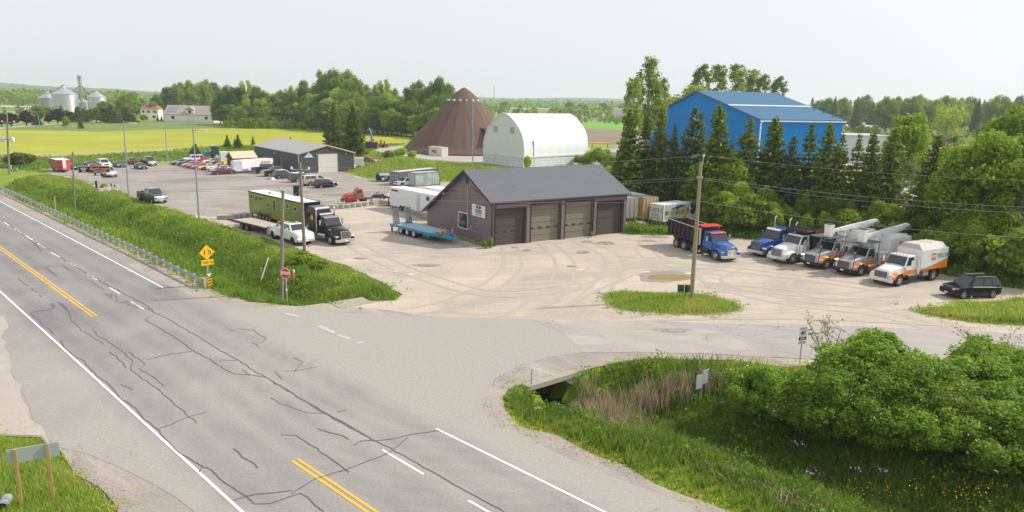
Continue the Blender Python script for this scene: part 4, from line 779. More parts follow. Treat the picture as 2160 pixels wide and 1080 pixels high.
MB().loft([[(x,-w_,.75),(x,-w_,z-.22),(x,-w_*.7,z-.04),(x,0,z),(x,w_*.7,z-.04),(x,w_,z-.22),(x,w_,.75)]for x,w_,z in xs]).build('bonnet',oldor,t9,True)
for s in(1,-1):
 out=[(-.85,.6)]+[(.72*math.cos(PI-PI*k/10),.5+.62*math.sin(PI*k/10))for k in range(11)]+[(.85,.62),(.95,.75)]
 MB().slab([(p[0]*1.0,p[1])for p in out]+[(.62*math.cos(PI*k/10),.5+.52*math.sin(PI*k/10))for k in range(11)],s*.68,s*1.12).build('fender',oldor,t9,bevel=.04)
 wheel(t9,0,s*.95,.5,.24,rust,style='truck',tyre=dust);wheel(t9,-4.7,s*.95,.5,.25,frame_m,dual=True,style='truck',tyre=dust)
 MB().lathe([(.1,0),(.1,.06),(.03,.09)],12,0,'x',(.88,s*.62,1.1)).build('headlight',lampglass,t9,True);MB().box(-6.0,1.1,s*.4-.05,s*.4+.05,.72,.9).build('frame_rail',rust,t9)
bx(t9,'cab',oldor,-1.95,-.7,-.95,.95,.85,1.7,bevel=.08);greenhouse(t9,oldor,1.66,2.35,(-1.95,-.68),(-1.85,-.95),.93,.78,[(.2,.85)],name='cab_roof',bevel=.12)
bx(t9,'bumper',rust,1.05,1.2,-1.05,1.05,.5,.7);bx(t9,'fuel_tank',frame_m,-2.4,-1.3,.6,1.0,.5,.8);MB().lathe([(.14,0),(.14,.12),(.06,.2)],10,0,'z',(-1.2,0,2.35)).build('beacon',redlens,t9,True)
b=MB();b.tube([(-5.2,0,1.1),(-3.6,0,1.1)],.3,10).box(-5.6,-3.4,-.5,.5,.9,1.1).tube([(-4.7,-.9,.5),(-4.7,.9,.5)],.12,8);b.tube([(-4.2,0,1.1),(-4.0,0,1.6),(-4.6,0,1.7)],.06,6);b.build('winch_gear',frame_m,t9)
pose(t9,(735.6,433),(811,430),0,-4.7,.95)
def enclosed(name,lab,L,H,m,near_top_a,near_top_b,side,roofm=None,axles=(4.5,5.35,6.2),vnose=0,skirt=None,hd=None,W=1.25,r=.36,zf=.5,cat='trailer',rimm=None):
 """closed trailer; its near roof edge runs from image spot a (rear end) to b (towards the front)"""
 o=thing(name,lab,cat);hd=headof(near_top_b,near_top_a,H)if hd is None else hd
 bo=MB().box(0,L,-W,W,zf,H-.06).build('body',m,o,bevel=.03)
 if vnose:MB().hexa([(L,-W,zf),(L+vnose,-.35,zf),(L+vnose,.35,zf),(L,W,zf)],[(L,-W,H-.06),(L+vnose,-.35,H-.06),(L+vnose,.35,H-.06),(L,W,H-.06)]).build('nose',skirt or m,o)
 MB().box(-.02,L+.02,-W-.02,W+.02,H-.07,H).build('roof',roofm or m,o,bevel=.02)
 MB().tube([(L,0,.5),(L+vnose+1.3,0,.5)],.07,4).tube([(L,-.8,.5),(L+vnose+1.1,0,.5)],.06,4).tube([(L,.8,.5),(L+vnose+1.1,0,.5)],.06,4).build('drawbar',frame_m,o)
 MB().tube([(L+vnose+.9,0,.9),(L+vnose+.9,0,.05)],.05,6).build('jack',steel,o)
 for x in axles:
  for s in(1,-1):wheel(o,x,s*(W-.02),r,.2,rimm or alu)
  for s in(1,-1):MB().slab([(x-r-.08,.5)]+[(x-(r+.08)*math.cos(PI*k/8),.5+r*.95*math.sin(PI*k/8))for k in range(9)]+[(x+r+.08,.5)],s*W,s*(W+.012)).build('wheel_well',black,o)
 posed(o,near_top_a,0,side*W,hd,H);return o
tw=mat('trailer_white',(.74,.76,.8),.3,var=.05,coat=.3);trf=mat('trailer_roof_cream',(.78,.75,.68),.6,var=.06,vs=1)
e1=enclosed('race_trailer','long white enclosed trailer with three axles, behind the blocks beside the shop gable',14.0,3.3,tw,(822,394),(918,412),-1,trf,(3.1,4.0,4.9))
bx(e1,'sticker',frame_m,.5,2.3,-1.262,-1.25,2.75,3.0);bx(e1,'door_outline',mat('panel_grey',(.5,.52,.55),.4),7.3,8.2,-1.258,-1.25,.75,2.95);bx(e1,'window',glass,9.8,10.6,-1.262,-1.25,2.3,2.9)
for x in(3.0,6.0,9):bx(e1,'roof_vent',trf,x,x+.5,-.3,.2,3.3,3.38)
e2=enclosed('race_trailer','white enclosed trailer seen only by its roof, behind the long three axle one',8.0,3.2,tw,(895,394),(950,405),-1,trf,(3.5,4.4),hd=e1.rotation_euler.z)
bx(e2,'roof_vent',trf,2,2.5,-.2,.3,3.2,3.28)
e3=enclosed('cargo_trailer','white enclosed trailer with red logo parked along the grey garage wall',8.6,2.75,white,(576,334),(514,338.5),1,white,(2.4,3.3),vnose=1.6,skirt=mat('nose_white',(.68,.7,.73),.35))
rd=mat('logo_red',(.72,.06,.05),.45);bl=mat('logo_navy',(.04,.05,.15),.5)
text('Sanderson',.62,rd,e3,(2.2,1.262,2.1),(PI/2,0,PI),bold=.03,shear=.2);text('AUTO BODY',.24,bl,e3,(2.2,1.262,1.75),(PI/2,0,PI),bold=.01)
bx(e3,'gravel_guard',steel,7.0,8.62,1.25,1.262,.5,.95)
redtr=mat('red_trailer',(.5,.04,.03),.3,var=.06,coat=.5);ortr=mat('sunfaded_red_trailer',(.42,.1,.05),.4,var=.08)
e4=enclosed('cargo_trailer','red cargo trailer with white V nose stripe at the far left of the lot',5.2,2.6,ortr,(105,333.5),(121,338),-1,white,(2.1,2.9),vnose=.9,skirt=redtr)
bx(e4,'white_panel',white,6.0,6.12,-.3,.3,.55,2.54);bx(e4,'gravel_guard',steel,6.05,6.14,-.35,.35,.5,1.0)
for x in(.02,1.5,3.4,5.1):bx(e4,'side_post',steel,x,x+.08,-1.262,-1.25,.5,2.5)
rusty=mat('rust_streaked_white',(.68,.65,.6),.55,var=.1,vs=2,col2=(.36,.2,.1),mix=(.62,.74));tan=mat('tan_trailer',(.4,.26,.1),.55,var=.18,vs=1.2,col2=(.52,.36,.16),mix=(.45,.65))
def semi(lab,m,L,px,hd,rf_,H=3.9,doors=True):
 o=thing('semi_trailer',lab,'trailer',group='semi trailers behind the shop');bo=MB().box(0,L,-1.25,1.25,1.15,H).build('body',m,o);bx(o,'roof',rf_,-.02,L+.02,-1.27,1.27,H,H+.05)
 b=MB();[b.box(-.05,-.0,y-.03,y+.03,1.2,H-.1)for y in(-1.2,-.62,0,.62,1.2)];b.build('door_bars',rust if m is rusty else offwhite,o)
 if m is rusty:
  for y in(-.9,-.31,.31,.9):bx(o,'door_panel',m,-.035,0,y-.27,y+.27,1.22,H-.14)
 MB().box(.1,L,-.4,.4,.85,1.15).box(-.1,.05,-1.1,1.1,.55,.68).box(-.1,.05,-.5,-.4,.6,1.15).box(-.1,.05,.4,.5,.6,1.15).build('underframe',rust,o)
 for x in(1.2,2.4):
  for s in(1,-1):wheel(o,x,s*1.0,.5,.25,rust,dual=True,style='truck',tyre=dust)
 MB().box(L-2.5,L-2.3,-.9,-.7,0,1.15).box(L-2.5,L-2.3,.7,.9,0,1.15).build('landing_gear',frame_m,o)
 posed(o,px,0,-1.25,hd,H);return o
HB=math.radians(66)
semi('old white semi trailer with rust streaked rear doors beside the shop corner',rusty,9,(1348,418),math.radians(100),offwhite,3.9)
semi('tan semi trailer standing behind the white one',tan,12,(1389,416),math.radians(118),steel,4.05)
t10=thing('box_truck','white box truck with a garden pergola picture on its side, at the yard edge','truck')
picf=mat('box_truck_white',(.7,.7,.68),.5,var=.1,vs=2,col2=(.45,.36,.25),mix=(.66,.8))
BL=5.6
bx(t10,'cargo_box',picf,0,BL,-1.22,1.22,1.15,3.35,bevel=.02);bx(t10,'roof',offwhite,-.02,BL+.02,-1.24,1.24,3.35,3.4)
pic=lambda nm,c,x0,x1,z0,z1,k=0:bx(t10,nm,mat('print_'+nm,c,.5,var=.25,vs=4),x0,x1,-1.232-k*.003,-1.22,z0,z1)
pic('picture_sky',(.42,.42,.52),.35,BL-.3,1.75,3.25);pic('picture_hedge',(.2,.25,.06),.4,BL-.35,1.95,2.55,1);pic('picture_paving',(.5,.47,.42),.4,BL-.35,1.75,1.97,2)
m_=mat('print_roof',(.07,.07,.07),.5);MB().slab([(1.2,2.75),(3.4,3.2),(4.5,3.02),(2.4,2.6)],-1.236,-1.22).build('picture_pergola',m_,t10)
for x in(1.35,2.3,3.4):bx(t10,'picture_post',white,x,x+.09,-1.24,-1.22,1.85,2.85)
for x,z,rr,c in((4.6,2.2,.42,(.6,.42,.06)),(2.0,2.2,.22,(.4,.34,.08)),(.7,2.2,.25,(.07,.12,.08)),(5.0,2.5,.2,(.06,.1,.06)),(1.0,2.0,.12,(.7,.35,.03)),(3.8,2.0,.2,(.3,.45,.04))):
 MB().slab([(x+rr*math.cos(a)*(1+.15*math.sin(5*a)),z+rr*1.0*math.sin(a)*(1+.12*math.cos(7*a)))for a in[2*PI*k/24 for k in range(24)]],-1.243,-1.22).build('picture_bush',mat('print_bush%d'%int(x*10),c,.6,var=.3,vs=9),t10)
gt=mat('sign_green',(.05,.28,.1),.5);gy_=mat('sign_ochre',(.5,.38,.04),.5)
text('ONTARIO FENCE & DECK LTD',.3,gt,t10,(1.95,-1.236,1.58),(PI/2,0,0),bold=.008,sx=.8);text('905.430.9924',.18,black,t10,(1.2,-1.236,1.32),(PI/2,0,0))
for i,(s_,z,sz,c)in enumerate((('ONTARIO',2.78,.3,gt),('FENCE & DECK LTD.',2.5,.27,gt),('905.430.9924',2.12,.24,gy_),('888.746.8824',1.88,.24,gy_),('www.ontariofence.com',1.55,.2,gt))):text(s_,sz,c,t10,(-.03,0,z),(PI/2,0,-PI/2),bold=.006,sx=.85)
for y in(.95,-.95):MB().lathe([(.13,0),(.13,.01)],14,0,'x',(-.03,y,2.85)).build('round_sticker',yel,t10)
for y,x in((.75,0),(-9,4.5)):
 if y>0:bx(t10,'leaf_logo',gy_,-.02,0,.5,1.0,1.22,1.4)
 else:bx(t10,'leaf_logo',yel,4.1,4.9,-1.24,-1.22,1.42,1.68)
for s in(1,-1):
 bx(t10,'corner_post',rust,-.04,.03,s*1.2-.04,s*1.2+.04,1.15,3.3);wheel(t10,1.4,s*1.0,.5,.26,mat('rusty_rim',(.4,.24,.12),.7,var=.3,vs=8),dual=True,style='truck');wheel(t10,6.9,s*1.0,.5,.26,steel,style='truck')
 MB().box(0,7.6,s*.4-.05,s*.4+.05,.8,1.15).build('frame_rail',frame_m,t10);bx(t10,'mudflap',steel,.75,.78,s*.95-.3,s*.95+.3,.25,1.1)
b=MB();[b.box(-.25,-.05,-1.1,1.1,z,z+.07)for z in(.55,.85)];[b.box(-.25,-.05,y,y+.07,.5,1.15)for y in(-1.1,-.4,.35,1.03)];b.build('rear_step',steel,t10)
MB().loft([[(x,-1.05,.8),(x,-1.05,z-.2),(x,-.8,z),(x,.8,z),(x,1.05,z-.2),(x,1.05,.8)]for x,z in((5.8,1.9),(6.9,1.85),(7.6,1.65),(8.05,1.4),(8.15,1.1))]).build('bonnet',carwhite,t10,True)
greenhouse(t10,carwhite,1.6,2.55,(5.75,7.0),(5.8,6.4),1.0,.85,[(.25,.9)],name='cab_roof')
posed(t10,(1396,486.5),0,-1.2,math.radians(38));
def onwall(px,py,O,d):
 """distance along a wall (from O in direction d) and height of the spot the photograph shows there"""
 r=ray(px,py);n=Vector((-d.y,d.x));t=(O.x*n.x+O.y*n.y)/(r[0]*n.x+r[1]*n.y)
 p=Vector((r[0]*t,r[1]*t));return(p-Vector((O.x,O.y))).dot(d),CH+r[2]*t
def gable(root,X,Yr,Yl,ze0,zr,ze1,wallm,th=.15,name='wall'):
 """four walls; gables at x=0 and x=X, eaves at y=0 (height ze0) and y=Yl (height ze1), ridge at y=Yr"""
 out=[(0,0),(0,ze0),(Yr,zr),(Yl,ze1),(Yl,0)]
 for x0 in(0,X-th):
  b=MB();n=5;v=[(x0,y,z)for y,z in out]+[(x0+th,y,z)for y,z in out]
  b.add(v,[[4,3,2,1,0],[5,6,7,8,9]]+[(i,(i+1)%n,n+(i+1)%n,n+i)for i in range(n)]);b.build(name,wallm,root)
 MB().box(th,X-th,0,th,0,ze0).build(name,wallm,root);MB().box(th,X-th,Yl-th,Yl,0,ze1).build(name,wallm,root)
def roofpl(root,X,Yr,Yl,ze0,zr,ze1,m,oh=.45,ohg=.4,rib=.0,th=.12,ribm=None,edge=None,ribh=.035,name='roof'):
 s0=(zr-ze0)/Yr;s1=(zr-ze1)/(Yl-Yr);up=.06
 b=MB();b.hexa([(-ohg,-oh,ze0-s0*oh+up),(X+ohg,-oh,ze0-s0*oh+up),(X+ohg,Yr,zr+up),(-ohg,Yr,zr+up)],[(-ohg,-oh,ze0-s0*oh+up+th),(X+ohg,-oh,ze0-s0*oh+up+th),(X+ohg,Yr,zr+up+th),(-ohg,Yr,zr+up+th)])
 b.hexa([(-ohg,Yr,zr+up),(X+ohg,Yr,zr+up),(X+ohg,Yl+oh,ze1-s1*oh+up),(-ohg,Yl+oh,ze1-s1*oh+up)],[(-ohg,Yr,zr+up+th),(X+ohg,Yr,zr+up+th),(X+ohg,Yl+oh,ze1-s1*oh+up+th),(-ohg,Yl+oh,ze1-s1*oh+up+th)])
 if rib:
  n=int((X+2*ohg)/rib)
  for i in range(n+1):
   x=-ohg+.03+i*(X+2*ohg-.06)/n;w_=.03
   for(ya,za,yb,zb)in((-oh,ze0-s0*oh+up+th,Yr,zr+up+th),(Yl+oh,ze1-s1*oh+up+th,Yr,zr+up+th)):
    q=[(x-w_,ya),(x+w_,ya),(x+w_*.6,ya),(x-w_*.6,ya)]
    b.add([(x-w_,ya,za),(x+w_,ya,za),(x,ya,za+ribh),(x-w_,yb,zb),(x+w_,yb,zb),(x,yb,zb+ribh)],[(0,1,2),(3,5,4),(0,2,5,3),(1,4,5,2)])
 o=b.build(name,m,root)
 if edge:
  for x in(-ohg-.03,X+ohg-.02):
   e=MB()
   for ya,za,yb,zb in((-oh,ze0-s0*oh+up,Yr,zr+up),(Yl+oh,ze1-s1*oh+up,Yr,zr+up)):
    lo,hi=-.14,th+.03;e.add([(x,ya,za+lo),(x+.05,ya,za+lo),(x+.05,ya,za+hi),(x,ya,za+hi),(x,yb,zb+lo),(x+.05,yb,zb+lo),(x+.05,yb,zb+hi),(x,yb,zb+hi)],[(0,3,2,1),(4,5,6,7),(0,1,5,4),(1,2,6,5),(2,3,7,6),(3,0,4,7)])
   e.build('barge_board',edge,o)
 return o
B_,C_=g(1037,519),g(1315,490);ds=(C_-B_);LX=ds.length;ds=Vector((ds.x,ds.y)).normalized();dg=Vector((-ds.y,ds.x))
eave0=onwall(1036,424.5,B_,ds)[1];YR,ZR=onwall(985.5,361,B_,dg);LY,EV1=onwall(901,443,B_,dg)
print('SHOP',LX,LY,eave0,YR,ZR,EV1)
siding=mat('plum_brown_steel_siding',(.195,.155,.165),.5,.1,var=.07,vs=.8,wave=('Y',1.6,.02));sidingx=mat('plum_brown_steel_siding_front',(.195,.155,.165),.5,.1,var=.07,vs=.8,wave=('X',1.6,.02))
roofs=mat('charcoal_ribbed_roof',(.15,.158,.172),.42,.2,var=.06,vs=.7);trimb=mat('black_trim',(.02,.021,.024),.4,var=.1)
sh_=thing('repair_shop','plum brown truck repair shop with charcoal metal roof and four overhead doors','workshop',(B_.x,B_.y,0),math.atan2(ds.y,ds.x))
gable(sh_,LX,YR,LY,eave0,ZR,EV1,siding);roofpl(sh_,LX,YR,LY,eave0,ZR,EV1,roofs,rib=.3,edge=trimb,ohg=.55,oh=.5)
for c in sh_.children:
 if c.name.startswith('wall')and c.data.polygons[0]and abs(c.dimensions.x)>5:c.data.materials[0]=sidingx
bx(sh_,'gutter',trimb,-.5,LX+.5,-.62,-.5,eave0-.42,eave0-.28)
doorb=mat('brown_overhead_door',(.075,.052,.043),.55,var=.1,wave=('Z',2.0,.018));doorg=mat('olive_grey_overhead_door',(.2,.185,.13),.55,var=.08,wave=('Z',2.0,.018))
for i,(xa,ya,xb)in enumerate(((1038.8,441,1107.4),(1115.5,430,1180.7),(1188,424.5,1249.4),(1255.4,425,1312))):
 a,zt=onwall(xa,ya,B_,ds);b2,_=onwall(xb,430,B_,ds);m_=(doorb,doorg,doorg,doorb)[i];b2=min(b2,LX-.25);a=max(a,.12)
 d=bx(sh_,'overhead_door',m_,a+.12,b2-.12,-.012,.05,.0,zt-.1)
 b=MB()
 for k in range(5):z=zt*(k+1)/6;b.box(a+.12,b2-.12,-.018,-.012,z-.012,z+.012)
 b.build('panel_joint',black,d)
 for k in range(4):
  x=lerp(a+.5,b2-.5,k/3);z=zt*.36;bx(d,'door_window',glass,x-.26,x+.26,-.03,-.012,z-.12,z+.14)
 f=MB();f.box(a,a+.12,-.42,.0,0,zt).box(b2-.12,b2,-.42,.0,0,zt).box(a,b2,-.42,.0,zt-.1,zt+.06);f.build('door_jamb',trimb,sh_)
 bx(d,'door_track',alu,b2-.16,b2-.1,-.3,-.2,0,zt-.1)
ed=[0.0]
for(xa,xb)in((1038.8,1107.4),(1115.5,1180.7),(1188,1249.4),(1255.4,1312)):ed+=[max(.12,onwall(xa,450,B_,ds)[0]),min(onwall(xb,430,B_,ds)[0],LX-.25)]
ed.append(LX);pw=MB();zts=[onwall(x,y,B_,ds)[1]for x,y in((1038.8,441),(1115.5,430),(1188,424.5),(1255.4,425))]
for i in range(0,10,2):pw.box(ed[i],ed[i+1],-.4,-.005,0,eave0-.22)
for i in range(4):pw.box(ed[2*i+1],ed[2*i+2],-.4,-.005,zts[i]+.06,eave0-.22)
pw.build('door_wall',sidingx,sh_)
wp=lambda x,y:onwall(x,y,B_,dg)
s0,z0=wp(996,455.5);s1,z1=wp(1025,434)
z1=wp(1010,432)[1];z0=wp(1010,457.5)[1]
bo=bx(sh_,'sign_board',mat('sign_white',(.72,.74,.74),.4,var=.03),-.06,-.0,s1,s0,z0,z1);cy_=(s0+s1)/2;wv_=abs(s0-s1);hh=z1-z0;print('SIGN',wv_,hh)
b=MB();b.box(-.07,-.0,s1-.05,s1,z0-.05,z1+.05).box(-.07,-.0,s0,s0+.05,z0-.05,z1+.05).box(-.07,0,s1,s0,z0-.05,z0).box(-.07,0,s1,s0,z1,z1+.05);b.build('sign_frame',trimb,bo)
RW=(PI/2,0,-PI/2);navy=mat('navy_lettering',(.02,.03,.07),.5)
MB().slab([(0,0)],0,0)if False else None
ov=MB();ov.add([(-.066,cy_+wv_*.2*math.cos(a),z1-hh*.19+hh*.15*math.sin(a))for a in[2*PI*k/28 for k in range(28)]]+[(-.061,cy_+wv_*.2*math.cos(a),z1-hh*.19+hh*.15*math.sin(a))for a in[2*PI*k/28 for k in range(28)]],[list(range(28)),list(range(55,27,-1))]+[(i,28+i,28+(i+1)%28,(i+1)%28)for i in range(28)]);ov.build('oval_emblem',navy,bo)
text('M  R',hh*.2,rd,bo,(-.07,cy_,z1-hh*.19),RW,bold=.01);text('T',hh*.27,white,bo,(-.074,cy_,z1-hh*.19),RW,bold=.02)
for s_,z,sz,c,k in(('MANCHESTER',.47,.2,navy,.86),('TRUCK REPAIR',.64,.18,navy,.86),('905-982-1252',.84,.17,rd,.95)):text(s_,hh*sz,c,bo,(-.066,cy_,z1-hh*z),RW,bold=.014,sx=k)
s0,_=wp(967,460);s1,_=wp(987,460);zb_=wp(977,482)[1];zt_=wp(977,447.5)[1]
wo=MB().box(-.05,.0,s1,s1+.1,zb_,zt_).box(-.05,.0,s0-.1,s0,zb_,zt_).box(-.05,.0,s1+.1,s0-.1,zb_,zb_+.1).box(-.05,.0,s1+.1,s0-.1,zt_-.1,zt_).build('window',white,sh_);bx(wo,'pane',glass,-.03,.0,s1+.1,s0-.1,zb_+.1,zt_-.1)
a,z=wp(985.5,388);bx(sh_,'gable_vent',trimb,-.04,0,a-.35,a+.35,z,z+1.0)
cz0=wp(988,392);cz1=wp(988,481);cz2=wp(1011,488);cz3=wp(1009.5,509)
MB().tube([(-.08,cz0[0],cz0[1]),(-.08,cz1[0],cz1[1]),(-.08,cz2[0],cz1[1]-.2),(-.08,cz2[0],.2)],.05,6).build('conduit',alu,sh_);bx(sh_,'meter_box',steel,-.22,0,cz1[0]-1.1,cz1[0]-.75,cz1[1]-.1,cz1[1]+.45)
a,z=wp(944,411);MB().tube([(0,a,z),(-.3,a,z+.02),(-.45,a,z+.1)],.05,6).lathe([(.05,-.1),(.14,.05),(.1,.22)],10,0,'x',(-.6,a,z+.12)).build('flood_light',steel,sh_)
MB().tube([(.25,-.55,eave0-.4),(.1,-.47,eave0-.7),(.1,-.47,.2)],.055,6).build('downspout',trimb,sh_)
bx(sh_,'corner_trim',trimb,-.05,.02,-.03,.1,0,eave0-.2)
e0,e1_,e2_=g(629,325,4.2),g(750.6,322.5,4.2),g(515,307.5,4.2)
gx_=Vector((e1_.x-e0.x,e1_.y-e0.y));GW=gx_.length;lv=Vector((e2_.x-e0.x,e2_.y-e0.y));GL=lv.length;gx_.normalize();lv.normalize()
ag=(math.atan2(gx_.y,gx_.x)+math.atan2(lv.y,lv.x)-PI/2)/2;print('GARAGE',GW,GL,math.degrees(ag),math.degrees(math.atan2(lv.y,lv.x)))
gy2=Vector((math.cos(ag),math.sin(ag)))
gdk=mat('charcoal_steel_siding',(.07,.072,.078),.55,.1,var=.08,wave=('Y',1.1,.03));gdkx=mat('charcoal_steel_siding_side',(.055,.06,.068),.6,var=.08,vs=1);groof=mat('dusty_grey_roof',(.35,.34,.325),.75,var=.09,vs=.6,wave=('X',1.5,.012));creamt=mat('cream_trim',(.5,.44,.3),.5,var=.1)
gr=thing('garage_building','long charcoal garage with dusty grey roof and white overhead door in its gable','garage')
ga=ag+PI/2;gr.rotation_euler.z=ga;Q0=Vector((e0.x,e0.y))+gy2*GW;gr.location=(Q0.x,Q0.y,0)
HG=onwall(693,307,Vector((e0.x,e0.y)),gy2)[1];print('HG',HG)
gable(gr,GL,GW/2,GW,4.15,HG,4.15,gdk);roofpl(gr,GL,GW/2,GW,4.15,HG,4.15,groof,oh=.25,ohg=.25,edge=creamt)
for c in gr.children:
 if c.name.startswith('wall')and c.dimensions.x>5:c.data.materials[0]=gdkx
wg=lambda x,y:(lambda q:(GW-q[0],q[1]))(onwall(x,y,Vector((e0.x,e0.y)),gy2))
(sa,zt_),(sb,_)=wg(671,325.5),wg(711,325)
dd_=bx(gr,'overhead_door',mat('cream_door',(.66,.63,.57),.5,var=.05,wave=('Z',1.4,.01)),-.04,.0,sb,sa,0,zt_);bx(dd_,'door_frame',mat('tan_frame',(.3,.26,.2),.6),-.06,-.0,sb-.14,sb,0,zt_+.1);bx(dd_,'door_frame',MATS['tan_frame'],-.06,-.0,sa,sa+.14,0,zt_+.1);bx(dd_,'door_frame',MATS['tan_frame'],-.06,0,sb,sa,zt_,zt_+.12)
(sa,za),(sb,zb2)=wg(639.5,333.5),wg(663,332.5);zc=wg(651,320)[1]
tri=MB();tri.add([(-.06,sa,za),(-.06,sb,za),(-.06,(sa+sb)/2,zc),(-.01,sa,za),(-.01,sb,za),(-.01,(sa+sb)/2,zc)],[(0,1,2),(3,5,4),(0,3,4,1),(1,4,5,2),(2,5,3,0)]);to=tri.build('triangle_sign',mat('sign_sky_blue',(.1,.4,.65),.5),gr)
k_=.72;cm=((sa+sb)/2,(za*2+zc)/3+.05)
tri=MB();tri.add([(-.07,cm[0]+(y-cm[0])*k_,cm[1]+(z-cm[1])*k_)for y,z in((sa,za),(sb,za),(cm[0],zc))],[(0,1,2)]);tri.build('triangle_face',white,to)
MB().box(-.08,-.07,cm[0]-.22,cm[0]+.22,cm[1]+.0,cm[1]+.25).build('blue_drop',mat('sign_blue',(.03,.1,.5),.5),to);text('AUTO GLASS',.34,mat('sign_gold',(.6,.42,.12),.5),to,(-.08,cm[0],za+.16),RW,bold=.01)
for sx_,z_ in((GW-.05,2.1),(.05,2.1)):bx(gr,'corner_trim',creamt,-.05,.05,sx_-.07,sx_+.07,0,4.15)
for i,(x_,y_,c_)in enumerate(((4.2,3.6,'door'),)):pass
so_=bx(gr,'side_door',mat('dark_recess',(.03,.033,.04),.6),11.0,13.2,GW,GW+.03,0,2.6);bx(so_,'door_frame',creamt,10.85,11.0,GW,GW+.06,0,3.0)
sg=bx(gr,'wall_sign',mat('sign_dark',(.04,.04,.045),.5),13.0,16.2,GW,GW+.05,3.0,3.75);text('Sanderson',.5,mat('sign_orange',(.75,.12,.05),.5),sg,(15.1,GW+.06,3.38),(PI/2,0,PI),bold=.02,shear=.2)
MB().tube([(9,3.2,HG-.6),(9,3.2,HG+.1)],.08,6).build('roof_pipe',steel,gr)
for y in(2,5.2,9):MB().lathe([(.09,0),(.09,.1)],8,0,'x',(-.12,y,4.0 if y!=5.2 else HG-.7)).build('wall_light',lampglass,gr)
sd0=g(475,366-22.0);
shd=thing('shed','small dark shed with cream metal roof between the tractor and white trailer','shed');pS=g(494,359);shd.location=(pS.x,pS.y,0);shd.rotation_euler.z=ga+PI/2+.02
SL,SWd=5.2,3.4
shd.rotation_euler.z=ag+math.radians(8)
gable(shd,SL,SWd/2,SWd,2.75,3.9,2.75,mat('dark_shed_siding',(.05,.052,.06),.6,wave=('X',1.4,.02)));roofpl(shd,SL,SWd/2,SWd,2.75,3.9,2.75,mat('cream_metal_roof',(.6,.5,.33),.5,var=.05),oh=.35,ohg=.3,rib=.4,edge=creamt)
F0,F1,F2=g(1103.5,353.5),g(1242,341),g(1018.5,341);fs=Vector((F1.x-F0.x,F1.y-F0.y));FS=fs.length;fs.normalize();fg=Vector((F2.x-F0.x,F2.y-F0.y));FG=fg.length;fg.normalize();print('FABRIC',FS,FG,fs.dot(fg))
fa=(math.atan2(fs.y,fs.x)+math.atan2(fg.y,fg.x)-PI/2)/2
fb=thing('fabric_building','white fabric covered storage building on a wall of concrete blocks','storage building',(F0.x,F0.y,0),fa)
fgd=Vector((-math.sin(fa),math.cos(fa)));fsd=Vector((math.cos(fa),math.sin(fa)));HB_=onwall(1103.5,331,F0,fsd)[1]
_,HT=onwall(1061,239,F0,fgd);FG=onwall(1019,330,F0,fgd)[0];FS=onwall(1241.5,330,F0,fsd)[0];print('FABRIC2',FS,FG,HB_,HT)
blockm=mat('precast_blocks',(.55,.56,.55),.85,var=.12,vs=1.5)
def bricks(name,c1,c2,cm_,bw,bh):
 mt,t,p,N,L=nodes(name);tc=N('ShaderNodeTexCoord');ge=N('ShaderNodeSeparateXYZ');L(tc.outputs['Object'],ge.inputs[0]);ad=N('ShaderNodeMath');L(ge.outputs[0],ad.inputs[0]);L(ge.outputs[1],ad.inputs[1])
 cb=N('ShaderNodeCombineXYZ');L(ad.outputs[0],cb.inputs[0]);L(ge.outputs[2],cb.inputs[1]);br=N('ShaderNodeTexBrick');L(cb.outputs[0],br.inputs[0]);br.inputs['Color1'].default_value=(*c1,1);br.inputs['Color2'].default_value=(*c2,1);br.inputs['Mortar'].default_value=(*cm_,1)
 br.inputs['Scale'].default_value=1;br.inputs['Brick Width'].default_value=bw;br.inputs['Row Height'].default_value=bh;br.inputs['Mortar Size'].default_value=.03;L(br.outputs[0],p.inputs['Base Color']);p.inputs['Roughness'].default_value=.85;return mt
blk=bricks('block_wall',(.68,.69,.68),(.56,.61,.64),(.3,.33,.37),1.5,.75)
bx(fb,'block_wall',blk,0,FS,0,.75,0,HB_);bx(fb,'block_wall',blk,0,FS,FG-.75,FG,0,HB_);bx(fb,'block_wall',blk,0,.75,.75,FG-.75,0,HB_);bx(fb,'block_wall',blk,FS-.75,FS,.75,FG-.75,0,HB_)
def arch(k=1,n=20):
 """half outline of the fabric frame: steep sides curving into a pointed crown"""
 hw=FG/2*k;H=HT-HB_;pts=[(1,0),(1.0,.14),(.985,.27),(.95,.4),(.88,.53),(.74,.67),(.55,.8),(.35,.91),(.18,.975),(.06,1.0)]
 return[(FG/2-hw*a,HB_+H*b)for a,b in pts]+[(FG/2+hw*a,HB_+H*b)for a,b in reversed(pts)]
fabm=mat('white_fabric',(.8,.83,.86),.5,var=.02,vs=.5);fabe=mat('white_fabric_end',(.68,.7,.7),.6,var=.03,vs=.6)
ap=arch(.985);rings=[];nb=7
for i in range(nb*4+1):
 x=.2+(FS-.4)*i/(nb*4);s=math.sin(PI*(i%4)/4)*.1;c=(FG/2,HB_+(HT-HB_)*.45)
 rings.append([(x,y+(c[0]-y)/FG*s*1.5,z+(c[1]-z)/FG*s*1.5)for y,z in ap])
b=MB();nn=len(ap);b.add([p for r in rings for p in r],[(i*nn+j,i*nn+j+1,(i+1)*nn+j+1,(i+1)*nn+j)for i in range(len(rings)-1)for j in range(nn-1)]);b.build('fabric_cover',fabm,fb,True)
for x in(.25,FS-.3):MB().add([(x,y,z)for y,z in ap]+[(x+.05,y,z)for y,z in ap],[list(range(nn)),list(range(2*nn-1,nn-1,-1))]+[(j,nn+j,nn+(j+1)%nn,(j+1)%nn)for j in range(nn)]).build('end_wall',fabe,fb)
